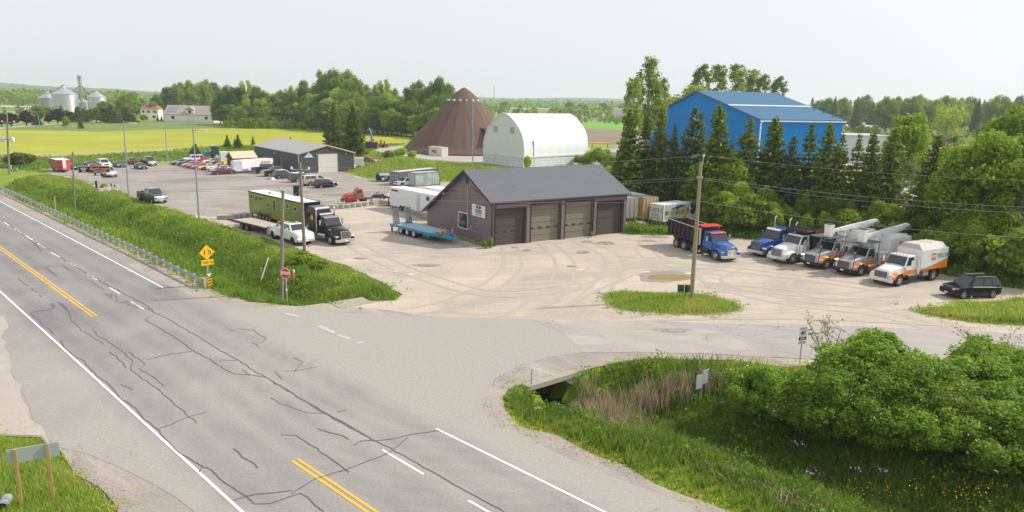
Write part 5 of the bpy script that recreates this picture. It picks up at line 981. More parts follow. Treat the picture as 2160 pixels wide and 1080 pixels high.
for px_,py_ in((1044,272),(1079,275)):s_,z_=onwall(px_,py_,F0,fgd);bx(fb,'louvre_vent',mat('louvre_grey',(.4,.42,.42),.5,wave=('Z',4,.02)),.19,.25,s_-.75,s_+.75,z_-.8,z_+.8)
MB().tube([(.2,y,z)for y,z in arch(1.0)],.16,6).build('edge_tube',fabm,fb,True);MB().box(-.1,FS+.1,-.12,.0,HB_-.35,HB_+.05).build('fabric_skirt',offwhite,fb)
D0=gd(979,184,241);HD=D0.z;rb=(g(845.5,318)-Vector((D0.x,D0.y,0))).length*.985;print('DOME',rb,HD)
def domem():
 mt,t,p,N,L=nodes('brown_shingles');tc=N('ShaderNodeTexCoord');sx_=N('ShaderNodeSeparateXYZ');L(tc.outputs['Object'],sx_.inputs[0])
 at=N('ShaderNodeMath');at.operation='ARCTAN2';L(sx_.outputs[1],at.inputs[0]);L(sx_.outputs[0],at.inputs[1]);cb=N('ShaderNodeCombineXYZ');mu=N('ShaderNodeMath');mu.operation='MULTIPLY';mu.inputs[1].default_value=9;L(at.outputs[0],mu.inputs[0]);L(mu.outputs[0],cb.inputs[0]);L(sx_.outputs[2],cb.inputs[1])
 mp=N('ShaderNodeMapping');mp.inputs['Scale'].default_value=(1,8,1);L(cb.outputs[0],mp.inputs[0]);n=N('ShaderNodeTexNoise');n.inputs['Scale'].default_value=.9;n.inputs['Detail'].default_value=8;n.inputs['Roughness'].default_value=.75;L(mp.outputs[0],n.inputs['Vector'])
 mp2=N('ShaderNodeMapping');mp2.inputs['Scale'].default_value=(1,.12,1);L(cb.outputs[0],mp2.inputs[0]);n2=N('ShaderNodeTexNoise');n2.inputs['Scale'].default_value=1.1;n2.inputs['Detail'].default_value=6;L(mp2.outputs[0],n2.inputs['Vector'])
 cr=N('ShaderNodeValToRGB');cr.color_ramp.elements[0].position=.3;cr.color_ramp.elements[0].color=(.085,.055,.04,1);cr.color_ramp.elements[1].position=.7;cr.color_ramp.elements[1].color=(.165,.102,.07,1);L(n.outputs[0],cr.inputs[0])
 r2=N('ShaderNodeMapRange');r2.inputs[1].default_value=.55;r2.inputs[2].default_value=.68;r2.inputs[3].default_value=1;r2.inputs[4].default_value=.7;L(n2.outputs[0],r2.inputs[0])
 vs=N('ShaderNodeVectorMath');vs.operation='SCALE';L(cr.outputs[0],vs.inputs[0]);L(r2.outputs[0],vs.inputs[3]);L(vs.outputs[0],p.inputs['Base Color']);p.inputs['Roughness'].default_value=.9;return mt
dome=thing('salt_dome','tall brown shingled cone shaped storage dome with a ring of small vents','salt dome',(D0.x,D0.y,0),.12)
b=MB();N_=24;prof=[(1.02,.0),(1.02,.02),(.985,.045),(.92,.095),(.225,.84),(.13,.92),(.05,.975),(.0,1.0)]
rings=[[(rb*r*math.cos(2*PI*j/N_),rb*r*math.sin(2*PI*j/N_),HD*h)for j in range(N_)]for r,h in prof[:-1]]
b.add([p for r in rings for p in r]+[(0,0,HD)],[(i*N_+j,i*N_+(j+1)%N_,(i+1)*N_+(j+1)%N_,(i+1)*N_+j)for i in range(len(rings)-1)for j in range(N_)]+[((len(rings)-1)*N_+j,(len(rings)-1)*N_+(j+1)%N_,len(rings)*N_)for j in range(N_)]);b.build('roof',domem(),dome)
for j in range(16):a=2*PI*j/16+.1;r=rb*.27;z=HD*.79;c,s=math.cos(a),math.sin(a);bx(dome,'vent',offwhite,r*1-.35,r+.25,-.35,.35,z-.1,z+.55).rotation_euler.z=a
o=MB().hexa([(0,-3.5,0),(7,-3.2,0),(7,3.2,0),(0,3.5,0)],[(0,-3.5,8.2),(7,-3.2,6.6),(7,3.2,6.6),(0,3.5,8.2)]).build('entrance_porch',trimb,dome);o.location=(rb*.58*math.cos(-.95),rb*.58*math.sin(-.95),0);o.rotation_euler.z=-.95
ce=gd(1604.5,253,200);O_=Vector((ce.x,ce.y));hb=math.radians(90-69.6);bs=Vector((math.cos(hb),math.sin(hb)));bg2=Vector((-math.sin(hb),math.cos(hb)))
BS=onwall(1778,257,O_,bs)[0];BG=onwall(1370,240,O_,bg2)[0];BH=ce.z;BR,BZ=onwall(1471.5,193.5,O_,bg2);print('BLUE',BS,BG,BH,BR,BZ)
blu=mat('bright_blue_steel',(.0,.2,.54),.8,.0,spec=.1,var=.04,vs=.3,wave=('Y',.55,.05));blux=mat('bright_blue_steel_side',(.0,.215,.58),.8,spec=.1,var=.04,vs=.3,wave=('X',.55,.05));bro=mat('blue_roof',(.045,.14,.25),.7,.0,spec=.2,var=.06,vs=.2,wave=('X',.5,.04))
bb=thing('blue_building','huge bright blue steel building with lighter blue roof behind the spruces','warehouse',(O_.x,O_.y,0),hb)
gable(bb,BS,BR,BG,BH,BZ,BH-1.2,blu,th=.3);roofpl(bb,BS,BR,BG,BH,BZ,BH-1.2,bro,oh=.6,ohg=.5,edge=mat('dark_blue_trim',(.01,.06,.2),.4),th=.25)
for c in bb.children:
 if c.name.startswith('wall')and c.dimensions.x>c.dimensions.y:c.data.materials[0]=blux
bx(bb,'gutter',white,-.6,BS+.6,-.85,-.62,BH-.45,BH-.1);MB().tube([(.1,-.7,BH-.4),(.1,-.2,BH-1),(.1,-.2,0)],.22,6).build('downspout',white,bb)
sl_=(BZ-BH)/BR;ym=BR*.45;zm=BH+sl_*ym
MB().hexa([(-.5,ym-.45,zm-sl_*.45+.35),(BS+.5,ym-.45,zm-sl_*.45+.35),(BS+.5,ym+.45,zm+sl_*.45+.35),(-.5,ym+.45,zm+sl_*.45+.35)],[(-.5,ym-.45,zm-sl_*.45+.45),(BS+.5,ym-.45,zm-sl_*.45+.45),(BS+.5,ym+.45,zm+sl_*.45+.45),(-.5,ym+.45,zm+sl_*.45+.45)]).build('snow_guard',white,bb)
for i in range(3):MB().tube([(BS-1.5,ym-3-i*4,zm-sl_*(3+i*4)+.4),(BS+.2,ym-3-i*4,zm-sl_*(3+i*4)+1.2),(BS+1.8,ym-3-i*4,zm-sl_*(3+i*4)+1.2)],.14,5).build('roof_lamp',trimb,bb)
bx(bb,'wall_joint',mat('blue_joint',(.005,.08,.3),.5),-.03,-.0,.3,BG-.3,BH-.6,BH-.45)
def container(lab,L,near,hd,side,m,endm,topm=None,H=2.6,text_=None):
 o=thing('shipping_container',lab,'container');b=MB();n=int(L/.28)
 for s in(1,-1):
  pts=[]
  for i in range(n):x=.1+i*(L-.2)/n;w_=(L-.2)/n;pts+=[(x,1.2),(x+w_*.3,1.2),(x+w_*.5,1.14),(x+w_*.8,1.14)]
  pts.append((L-.1,1.2));k=len(pts);b.add([(x,s*y,.15)for x,y in pts]+[(x,s*y,H-.1)for x,y in pts],[(i,i+1,k+i+1,k+i)for i in range(k-1)])
 b.build('side_wall',m,o)
 bx(o,'roof',topm or m,0,L,-1.2,1.2,H-.1,H-.03)
 f=MB()
 for s in(1,-1):
  f.box(0,L,s*1.2-.03,s*1.2+.03,0,.16).box(0,L,s*1.2-.03,s*1.2+.03,H-.1,H)
  for x in(0,L-.14):f.box(x,x+.14,s*1.17-.05,s*1.17+.05,.16,H-.1)
 for x in(0,L-.1):f.box(x,x+.1,-1.15,1.15,0,.14).box(x,x+.1,-1.15,1.15,H-.14,H)
 f.build('frame',endm,o)
 for y in(-.57,.57):d=bx(o,'door',m,-.0,.04,y-.55,y+.55,.15,H-.15);b=MB();[b.box(-.04,0,y+q-.02,y+q+.02,.15,H-.15)for q in(-.3,.28)];[b.box(-.03,-.0,y-.5,y+.5,z,z+.05)for z in(.7,1.3,1.9)];b.build('lock_bars',offwhite,d)
 if text_:text(text_[0],text_[1],text_[2],o,(text_[3],side*1.235,text_[4]),(PI/2,0,PI if side>0 else 0),bold=.02)
 posed(o,near,0,side*1.2,hd);return o
cgrey=mat('slate_container',(.14,.155,.21),.6,var=.12,vs=2,col2=(.2,.14,.12),mix=(.6,.72));cmint=mat('mint_container',(.28,.45,.43),.6,var=.12,vs=1,col2=(.55,.58,.5),mix=(.5,.6));ccream=mat('cream_container',(.68,.64,.52),.55,var=.06)
h1=headof((963,353),(842,366),2.6)
container('long slate blue shipping container with rusty frame behind the mint one',12.2,(842,391.5),h1,-1,cgrey,rust,mat('container_roof_grey',(.5,.52,.56),.6,var=.1),text_=('container',.5,offwhite,10.2,1.7))
container('short faded mint green shipping container beside the white trailers',6.06,(874.7,394),headof((936,362.5),(874.7,366),2.6)+.03,-1,cmint,rust,cmint)
cc=container('cream shipping container in front of the brown dome, doors facing right',6.06,(932,338.5),headof((901.5,331.5),(932,337.5))+PI*0,-1,ccream,ccream,white)
cc.rotation_euler.z=0;hcc=headof((902,308.3),(932,311),2.6);posed(cc,(932,311),0,1.2,hcc,2.6);text('FIDE',1.0,trimb,cc,(3.6,1.24,1.2),(PI/2,0,PI),bold=.03)
def house(name,lab,cat,px,hd,X,W_,ze,rise,wallm,roofm,wins=(),hip=False,oh=.5,doors=(),zoff=0):
 o=thing(name,lab,cat);p=g(*px);o.location=(p.x,p.y,zoff);o.rotation_euler.z=hd
 if hip:
  bx(o,'wall',wallm,0,X,0,W_,0,ze);k=MB();k.hexa([(-oh,-oh,ze),(X+oh,-oh,ze),(X+oh,W_+oh,ze),(-oh,W_+oh,ze)],[(X*.36,W_*.45,ze+rise),(X*.64,W_*.45,ze+rise),(X*.64,W_*.55,ze+rise),(X*.36,W_*.55,ze+rise)]);k.build('roof',roofm,o)
 else:gable(o,X,W_/2,W_,ze,ze+rise,ze,wallm,th=.2);roofpl(o,X,W_/2,W_,ze,ze+rise,ze,roofm,oh=oh,ohg=oh)
 for x,z,w_,h_ in wins:q=bx(o,'window',white,x-w_/2,x+w_/2,-.08,0,z,z+h_);bx(q,'pane',glass,x-w_/2+.12,x+w_/2-.12,-.1,-.08,z+.12,z+h_-.12)
 for x,w_,h_,m_ in doors:bx(o,'door',m_,x-w_/2,x+w_/2,-.06,0,0,h_)
 return o
wsid=mat('white_clapboard',(.78,.78,.78),.6,var=.03,wave=('Z',1.8,.01));rbrown=mat('red_brown_shingles',(.27,.12,.09),.85,var=.1);rtan=mat('tan_shingles',(.36,.3,.26),.85,var=.08)
f1=house('farmhouse','white two storey farmhouse with red brown hip roof among the far trees','house',(298,252),.18,10.5,10,6.6,4.2,wsid,rbrown,[(1.6,4.1,1.5,1.7),(4.6,4.1,1.3,1.7),(8.4,4.1,1.3,1.7),(7.8,.9,2,1.8)],hip=True)
for x in(3.6,5.55,7.45,9.35):bx(f1,'shutter',mat('maroon_shutter',(.2,.03,.05),.6),x-.18,x+.18,-.07,0,4.1,5.8)
bx(f1,'dormer',rbrown,4,7,1,4,7.6,9.4);bx(f1,'porch',trimb,.6,2.2,-.06,0,0,2.4);bx(f1,'porch_roof',rbrown,-2.5,2.5,-2.2,0,2.7,2.95);[bx(f1,'porch_post',white,x,x+.2,-2.1,-1.9,0,2.7)for x in(-2.3,2.1)]
f2=house('farm_garage','long low white outbuilding with tan roof and one dormer beside the farmhouse','outbuilding',(347,256.5),-.02,30,12,4.6,5.0,wsid,rtan,[(5.3,1.6,2.0,2),(25.5,1.6,2.0,2)],doors=[(15.5,4.6,3.2,mat('garage_door_white',(.7,.7,.7),.5))])
do=bx(f2,'dormer',wsid,13,18,.6,5,5.0,7.3);MB().add([(12.5,.2,7.2),(18.5,.2,7.2),(15.5,.2,9.2),(12.5,5.5,7.2),(18.5,5.5,7.2),(15.5,5.5,9.2)],[(0,1,2),(3,5,4),(0,2,5,3),(1,4,5,2),(0,3,4,1)]).build('dormer_roof',rtan,f2);bx(f2,'dormer_window',glass,14.7,16.3,.5,.58,5.4,7)
MB().hexa([(1.5,1.2,5.75),(7,1.2,5.75),(7,4.6,8.6),(1.5,4.6,8.6)],[(1.5,1.1,5.9),(7,1.1,5.9),(7,4.5,8.75),(1.5,4.5,8.75)]).build('solar_panel',mat('solar_blue',(.2,.26,.38),.2),f2)
gm_=mat('corrugated_bin_steel',(.5,.53,.57),.36,.7,var=.06,vs=.2,wave=('Z',.8,.05));gdm=mat('shaded_bin_steel',(.3,.34,.4),.5,.5,var=.06,vs=.2,wave=('Z',.8,.05))  # brighter steel for the shiny bins, duller darker steel for the grey ones
def bin_(lab,xc,ytop,yeave,xl,xr,D,m_):
 c=gd(xc,yeave,D);r=(gd(xr,yeave,D)-gd(xl,yeave,D)).length/2;ap_=gd(xc,ytop,D).z;o=thing('grain_bin',lab,'grain bin',(c.x,c.y,0),group='grain bins of the elevator')
 MB().lathe([(r,0),(r,c.z)],32).build('bin_wall',m_,o,True);MB().lathe([(r*1.03,c.z),(r*.12,ap_-.4),(r*.1,ap_)],32).build('bin_roof',gm_,o);b=MB();[b.box(r-.02,r+.1,-.08,.08,0,c.z-.1)for _ in(0,)];return o,r,c.z,ap_
bin_('large shiny grain bin with steep cone roof, second from the left',136,184,198.5,112,161,560,gm_)
bin_('grey grain bin at the left end of the elevator',101,193,207,85.5,121,590,gdm)
bin_('low grey grain bin between the two shiny ones',175,208,216,160,190,600,gdm)
bin_('medium shiny grain bin at the right end of the elevator',204,192,205,188,224,570,gm_)
el=thing('grain_elevator','steel elevator leg tower with sloping spouts rising over the grain bins','elevator tower');c0=gd(171,200,585);el.location=(c0.x,c0.y,0);zt=gd(170,166,585).z;b=MB()
for x in(-1,1):
 for y in(-1,1):b.tube([(x*2.2,y*2.2,0),(x*1.1,y*1.1,zt*.7),(x*.9,y*.9,zt)],.22,4)
for i in range(9):z=zt*(i+.5)/9;b.box(-1.2,1.2,-1.2,-1.0,z,z+.25).tube([(-1.1,-1.1,z),(1.1,-1.1,z+zt/9)],.12,4)
b.build('lattice_tower',steel,el);bx(el,'head_house',steel,-1.5,1.6,-1,1,zt,zt+2.4);bx(el,'leg_casing',steel,-.5,.5,-.5,.5,0,zt)
for dx,dz in((12,zt*.45),(9,zt*.42),(-13,zt*.4)):MB().tube([(0,0,zt*.82),(dx,0,dz)],.4,5).build('spout',steel,el)
MB().tube([(-30,0,zt*.56),(0,0,zt*.52)],.5,4).tube([(-24,0,zt*.55),(-12.5,0,zt*.82)],.5,4).build('conveyor',steel,el)
def block(name,lab,cat,xl,xr,yb,yt,D,m_,rm=None,dep=20,group=None):
 a,b2=gd(xl,yt,D),gd(xr,yt,D);o=thing(name,lab,cat,(a.x,D,0),group=group);L=b2.x-a.x;H=max(a.z,2.5);bx(o,'wall',m_,0,L,0,dep,0,H);bx(o,'roof',rm or m_,-.3,L+.3,-.3,dep+.3,H,H+.4);return o
pg=mat('pale_factory_wall',(.62,.6,.58),.7,var=.06,vs=.1);br_=mat('brick_red_wall',(.38,.14,.1),.8,var=.1,vs=.1)
block('factory','long low white factory at the left edge behind the dark maples','factory',-60,52,240,228,640,pg,white,40);block('factory','white factory with brick red top right of the first factory','factory',52,108,236,220,760,pg,br_,40)
block('factory','flat white factory on the horizon above the fabric building roof','factory',1076,1166,240,229,900,pg,white,60);block('factory','small pale factory on the horizon right of the white ridge','factory',1290,1345,232,229,800,pg,white,30)
block('red_shed','little brick red shed at the left edge behind the hay field','shed',34,45,262,254,420,br_,None,6)
wsh=block('warehouse','long white shed with grey roof right of the blue building','shed',1772,1880,330,287,225,pg,mat('pale_grey_roof',(.5,.5,.5),.6),16)
def tunnel(lab,px,hd,L,r):
 o=thing('greenhouse_tunnel',lab,'greenhouse',group='greenhouse tunnels');p=g(*px);o.location=(p.x,p.y,0);o.rotation_euler.z=hd
 b=MB();n=12;pr=[(r*math.cos(PI*k/n),r*.9*math.sin(PI*k/n))for k in range(n+1)];b.add([(0,y,z)for y,z in pr]+[(L,y,z)for y,z in pr],[(i,i+1,n+2+i,n+1+i)for i in range(n)]);b.build('plastic_cover',fabm,o,True)
 MB().add([(0,y,z)for y,z in pr],[list(range(n+1))]).add([(L,y,z)for y,z in pr],[list(range(n+1))]).build('end_wall',fabe,o);return o
tunnel('long white greenhouse tunnel at the near edge, behind the blue building corner',(1780,283),.02,48,6.5);tunnel('white greenhouse tunnel running behind the nearest tunnel',(1800,276),.02,56,6.5)
woodg=mat('weathered_barn_boards',(.3,.28,.27),.9,var=.12,vs=1)
house('barn','grey weathered barn with pale roof right of the greenhouses','barn',(1925,268),.25,12,14,7,5,woodg,mat('pale_metal_roof',(.62,.63,.64),.4),oh=.4);house('barn','grey barn with wide pale blue roof near the right edge','barn',(1992,278),.35,22,16,6,5,woodg,MATS['pale_metal_roof'],oh=.4)
for i,(x,lab)in enumerate(((1951,'dark green upright tank beside the grey barn'),(1963,'pale green upright tank beside the dark one'))):
 p=g(x,279);o=thing('storage_tank',lab,'tank',(p.x,p.y,0),group='tanks by the barn');m_=(mat('tank_green',(.03,.16,.17),.5),mat('tank_pale',(.3,.42,.42),.5))[i];MB().lathe([(1.6,0),(1.6,4.4),(1.2,4.9),(.3,5.1)],18).build('tank_shell',m_,o,True);bx(o,'tank_band',steel,-1.62,1.62,-.2,.2,2,2.1)
mst=thing('radio_mast','thin lattice radio mast far on the horizon','mast');p=gd(1042,212,1500);mst.location=(p.x,p.y,0);zt=gd(1042,180,1500).z
b=MB();[b.tube([(x,y,0),(x,y,zt)],.25,4)for x,y in((-.8,0),(.8,0),(0,1))];b.build('mast_legs',steel,mst);b=MB();[b.box(-.8,.8,-.1,.1,z,z+.3)for z in range(2,int(zt),3)];b.build('mast_braces',steel,mst)
dkgreen=mat('dark_green_paint',(.015,.035,.035),.22,var=.05,coat=.7);navyp=mat('navy_car_paint',(.02,.03,.07),.22,var=.05,coat=.7);slate=mat('slate_car_paint',(.07,.08,.1),.25,.3,var=.05,coat=.7);beige=mat('champagne_paint',(.5,.47,.42),.3,.3,var=.05,coat=.5)
maroon=mat('maroon_paint',(.16,.02,.025),.25,var=.06,coat=.7);yellowp=mat('yellow_car_paint',(.8,.55,.02),.25,var=.04,coat=.7);redc=mat('red_car_paint',(.65,.04,.05),.25,var=.04,coat=.7);orangec=mat('orange_car_paint',(.75,.14,.05),.25,var=.04,coat=.7);silverc=mat('silver_car_paint',(.5,.52,.54),.28,.4,var=.04,coat=.6);charc=mat('charcoal_paint',(.035,.038,.045),.22,var=.05,coat=.8);greyg=mat('grey_green_paint',(.06,.08,.085),.3,.2,var=.05,coat=.5)
car('suv','suv','black seven seat SUV parked alone beside the right hand grass strip','car',blackp,(2032,631.7),(2094.7,629.7),1).scale=(1.0,1.03,1.06)
GR='vehicles parked in front of the grey garage'
car('hatch','hatchback','black hatchback in front of the champagne pickup with bed cap','car',blackp,(705.2,395),(677.5,397.3),-1,GR,rims=silverc)
pickup('pickup_truck','champagne pickup with a matching bed cap behind the black hatchback',beige,(692,390),(655,392.8),-1,L=5.8,H=1.9,crew=False,cap=beige,group=GR,cat='pickup truck')
car('boxsuv','suv','grey green boxy SUV between the grey crossover and the champagne pickup','car',greyg,(652,383.4),(629,385),-1,GR)
car('crossover','crossover','slate grey crossover between the black pickups and the boxy SUV','car',slate,(617,376),(590.2,377.6),-1,GR,rims=silverc)
pickup('pickup_truck','black crew cab pickup facing left toward the camera, red tail lamp by the pole',charc,(568.9,372.8),(606,371),1,L=5.9,group=GR)
pickup('pickup_truck','dark green black pickup with lowered tail beside the white logo trailer',dkgreen,(585,364.5),(556.1,367.3),-1,L=5.7,group=GR,rims=steel,hd=46)
car('coupe','classic_car','maroon classic two door car parked across the front of the sports car row','car',maroon,(489.6,367.2),(459.1,369),-1,'classic cars in the row')
GC='classic cars in the row'
for kind,lab,pt,px_ in(('coupe','white classic coupe behind the maroon one',carwhite,(446.5,359.4)),('sports','yellow sports car next to the white coupe',yellowp,(429,359)),('sports','bright red low sports car beside the yellow one',redc,(415,357)),('sports','dark green sports car between the red and the orange ones',dkgreen,(406,355)),('sports','orange red sports car beside the dark green one',orangec,(395,353)),('coupe','long dark green coupe with slanted glass near the end of the row',dkgreen,(385,350.5)),('sports','navy car with chrome grille at the far end of the row',navyp,(372,348.2))):
 car(kind,'classic_car' if kind=='coupe' else 'sports_car',lab,'car',pt,px_,None,1,GC,rims=steel if kind=='sports' else None,hd=-142)
car('boxsuv','suv','white wagon parked behind the dark end of the sports car row','car',carwhite,(397,343),(412,340.5),1,GC,hd=-142)
car('coupe','classic_car','silver classic car nose showing behind the maroon car','car',silverc,(454,364),(482,360),1,GC,hd=-142)
car('sports','sports_car','black sports car without plates beside the shed and the tractor','car',blackp,(464,351),(484,349),1,GC,hd=-142)
car('sports','sports_car','white and black sports car under the tractor nose','car',carwhite,(437,346),(456,343.5),1,GC,hd=-142);car('sports','sports_car','red sports car hidden behind the row by the conifer','car',redc,(421,343.5),(440,341),1,GC,hd=-142)
GL2='cars on the far left of the lot'
def car2(kind,*a,**k):return car(kind,*a,group=GL2,**k)
HL=headof((317.9,429),(298,423.5))
pickup('pickup_truck','charcoal dually crew cab pickup with big mirrors at the ditch edge of the lot',charc,(317.9,429),(298,423.5),-1,L=6.5,H=2.0,dually=True,r=.42)
pickup('pickup_truck','silver and white old pickup under the black roadside sign',silverc,(221.6,374.2),(212.2,371),-1,L=5.5,H=1.85,crew=False,group=GL2)
pickup('pickup_truck','black crew cab pickup at the right end of the far left row',charc,(309.5,350.5),(295.5,346.5),-1,L=6.0,H=1.95,group=GL2,hd=-48)
car2('sports','sports_car','dark blue sports car in front of the black pickup','car',navyp,(291.4,357.3),(281.5,354.6),side=-1,hd=-48)
car2('sedan','sedan','dark red sedan showing its rear behind the tall light pole','car',maroon,(266,345),None,side=1,hd=128)
car2('sports','sports_car','dark green low car between the white SUV and the light pole','car',dkgreen,(246,353.3),(232,350.5),side=-1,hd=-48)
car2('suv','suv','white SUV above the black roadside sign','car',carwhite,(213,354.5),None,side=-1,hd=-48)
car2('sports','sports_car','charcoal low car left of the white SUV','car',charc,(184,353.5),(175,350.5),side=-1,hd=-48)
car2('sports','sports_car','black low car beside the red trailer','car',blackp,(155.5,358),(147,354.8),side=-1,hd=-48)
car('hatch','hatchback','white car nose peeping out between the two coloured containers','car',carwhite,(849,393),None,1,hd=-142)
car('sedan','sedan','old red and beige car abandoned in the weeds right of the grey garage','car',mat('chalky_red_paint',(.35,.1,.08),.7,var=.2,col2=(.4,.33,.25),mix=(.5,.6)),(784,345),(770,344),-1)
tr=thing('farm_tractor','blue farm tractor with cab standing behind the sports car row','tractor');tb=mat('tractor_blue',(.01,.2,.36),.35,var=.08,coat=.4)
MB().loft([[(x,-.42,.95),(x,-.42,z-.12),(x,-.3,z),(x,.3,z),(x,.42,z-.12),(x,.42,.95)]for x,z in((.1,1.95),(1.2,1.8),(1.9,1.6),(2.1,1.35))]).build('bonnet',tb,tr,True)
bx(tr,'cab_floor',frame_m,-1.3,.2,-.75,.75,.9,1.35);greenhouse(tr,frame_m,1.35,2.8,(-1.35,.2),(-1.25,-.05),.75,.68,[(.05,.45),(.5,.95)],wv=(.06,.94));bx(tr,'cab_roof',tb,-1.45,.15,-.82,.82,2.8,3.0,bevel=.06);bx(tr,'beacon',amber,-.7,-.55,.5,.65,3.0,3.15)
for s in(1,-1):wheel(tr,-.9,s*.95,.85,.45,mat('tractor_rim',(.65,.63,.55),.6),style='truck',tyre=dust);wheel(tr,1.5,s*.8,.5,.32,MATS['tractor_rim'],style='truck',tyre=dust);MB().slab([(-1.9,1.2)]+[(-.9-1.02*math.cos(PI*k/10),.95+.98*math.sin(PI*k/10))for k in range(1,10)]+[(.1,1.2)]+[(-.9+.9*math.cos(PI*k/10),.95+.9*math.sin(PI*k/10))for k in range(1,10)],s*.72,s*1.2).build('mudguard',tb,tr)
tr.scale=(1.2,)*3;pose(tr,(432,340),(455,338),1.5*1.2,-.9*1.2,1.05);posed(tr,(432,340),1.5,1.05,math.radians(-150),0,1.25)
def at(o,px,py,rz=0):p=g(px,py);o.location=(p.x,p.y,0);o.rotation_euler.z=rz;return o
dmb=mat('dumpster_blue',(.015,.07,.14),.5,var=.15)
for lab,px_,w_ in(('dark blue dumpster with yellow notice, standing alone before the long container',(811,383),1.9),('small dark dumpster half hidden left of the blue one',(800,381),1.3)):
 d=at(thing('dumpster',lab,'dumpster',group='dumpsters by the lot edge'),*px_,rz=math.radians(10));MB().hexa([(-w_/2,-.7,.12),(w_/2,-.7,.12),(w_/2,.7,.12),(-w_/2,.7,.12)],[(-w_/2,-.85,1.25),(w_/2,-.85,1.25),(w_/2,.85,1.5),(-w_/2,.85,1.5)]).build('bin_body',dmb,d)
 MB().hexa([(-w_/2-.04,-.9,1.26),(w_/2+.04,-.9,1.26),(w_/2+.04,.9,1.52),(-w_/2-.04,.9,1.52)],[(-w_/2-.04,-.9,1.33),(w_/2+.04,-.9,1.33),(w_/2+.04,.9,1.6),(-w_/2-.04,.9,1.6)]).build('lid',steel if w_>1.5 else black,d)
 if w_>1.5:MB().hexa([(.1,-.79,.7),(.6,-.79,.7),(.6,-.76,.7),(.1,-.76,.7)],[(.1,-.86,1.15),(.6,-.86,1.15),(.6,-.83,1.15),(.1,-.83,1.15)]).build('yellow_notice',yel,d);bx(d,'white_notice',white,-.5,0,-.83,-.74,.35,.9)
 for x in(-w_/2,w_/2):bx(d,'fork_pocket',black,x-.1,x+.1,-.4,.4,.7,.9)
bm_=MB();rn=random.Random(11)
blk_pos=[((704,440),-.1),((716,439.5),0),((728,438.5),.1),((741,437),.05),((754,436),0),((767,434.5),0),((780,432.5),.1),((791,431),.9),((799,430),0),((812,433),0),((837,438),-.3),((849,441),-.3),((861,444.5),-.35),((870,447),-.4),((879,450.5),-.4),((888,453.5),-.4),((896,457),-.4),((484,463),.1),((497,461),0),((510,459.5),.05),((522,457.5),0),((471,462),.2)]
bl_m=mat('weathered_concrete_block',(.42,.4,.37),.95,var=.25,vs=2.2,bump=.03,bs=9,col2=(.33,.3,.26),mix=(.5,.65))
BLKL=['under the rear of the vintage truck','in front of the vintage truck front wheel','in front of the vintage truck cab','below the vintage truck bare chassis']
for i,(q,r)in enumerate(blk_pos):
 o=MB();l,w_,h=1.35+rn.random()*.2,.7,.6+(.25 if i in(7,8,9)else 0)
 j=lambda:rn.gauss(0,.035);o.hexa([(-l/2+j(),-w_/2+j(),0),(l/2+j(),-w_/2+j(),0),(l/2+j(),w_/2+j(),0),(-l/2+j(),w_/2+j(),0)],[(-l/2+j(),-w_/2+j(),h+j()),(l/2+j(),-w_/2+j(),h+j()),(l/2+j(),w_/2+j(),h+j()),(-l/2+j(),w_/2+j(),h+j())])
 c=o.build('concrete_block',bl_m,bevel=.05);at(c,*q,rz=r+rn.gauss(0,.08))
 lab=('grey concrete block in the row before the vintage truck' if i<7 else 'tall concrete block beside the brown crate' if i<10 else 'grey concrete block in the row along the long white trailer' if i<17 else 'grey concrete block in the short row behind the gooseneck flatbed');tag(c,lab,'concrete block',('blocks before the vintage truck','tall blocks by the crate','blocks along the white trailer','blocks behind the flatbed')[0 if i<7 else 1 if i<10 else 2 if i<17 else 3])
cr_=at(thing('crate','dark red brown crate on a blue pallet at the tail of the white trailer','crate'),826.5,435,.1);bx(cr_,'crate_body',mat('crate_brown',(.12,.045,.035),.7,var=.1),-.55,.55,-.5,.5,.15,1.5,bevel=.03);bx(cr_,'pallet',mat('pallet_blue',(.02,.16,.3),.7),-.6,.6,-.6,.6,0,.14);bx(cr_,'paper_label',white,-.4,-.15,-.512,-.5,.75,1.25)
ib=at(thing('ibc_tote','white caged liquid tote on the grass beside the box truck rear','tank'),1351,486,.3);bx(ib,'tank',mat('milky_plastic',(.62,.6,.55),.5,var=.08),-.55,.55,-.55,.55,.15,1.15,bevel=.06);b=MB()
for k in range(5):
 z=.2+k*.24;b.box(-.6,.6,-.61,-.59,z,z+.02).box(-.6,.6,.59,.61,z,z+.02).box(-.61,-.59,-.6,.6,z,z+.02).box(.59,.61,-.6,.6,z,z+.02)
 x=-.6+k*.3;b.box(x-.01,x+.01,-.61,-.59,.15,1.2).box(x-.01,x+.01,.59,.61,.15,1.2).box(-.61,-.59,x-.01,x+.01,.15,1.2).box(.59,.61,x-.01,x+.01,.15,1.2)
b.build('cage',steel,ib);bx(ib,'pallet',wood,-.6,.6,-.6,.6,0,.14)
dg_=mat('drum_green',(.008,.09,.05),.45,var=.15)
for x,y,lab,c in((1435.5,619.5,'green drum with pale lid at the island pole, the one fully in view',mat('drum_lid_pale',(.45,.4,.2),.6)),(1450.5,620,'green drum with orange lid half hidden by the island pole',mat('drum_lid_orange',(.6,.33,.03),.6))):
 d=at(thing('steel_drum',lab,'drum',group='green drums on the island'),x,y);MB().lathe([(.29,0),(.29,.29),(.305,.3),(.29,.31),(.29,.58),(.305,.6),(.29,.62),(.29,.86),(.3,.88)],20).build('drum_shell',dg_,d,True);MB().lathe([(.3,.88),(.3,.9),(.27,.905)],20).build('lid',c,d);bx(d,'white_label',offwhite,-.06,.06,-.305,-.28,.1,.25)
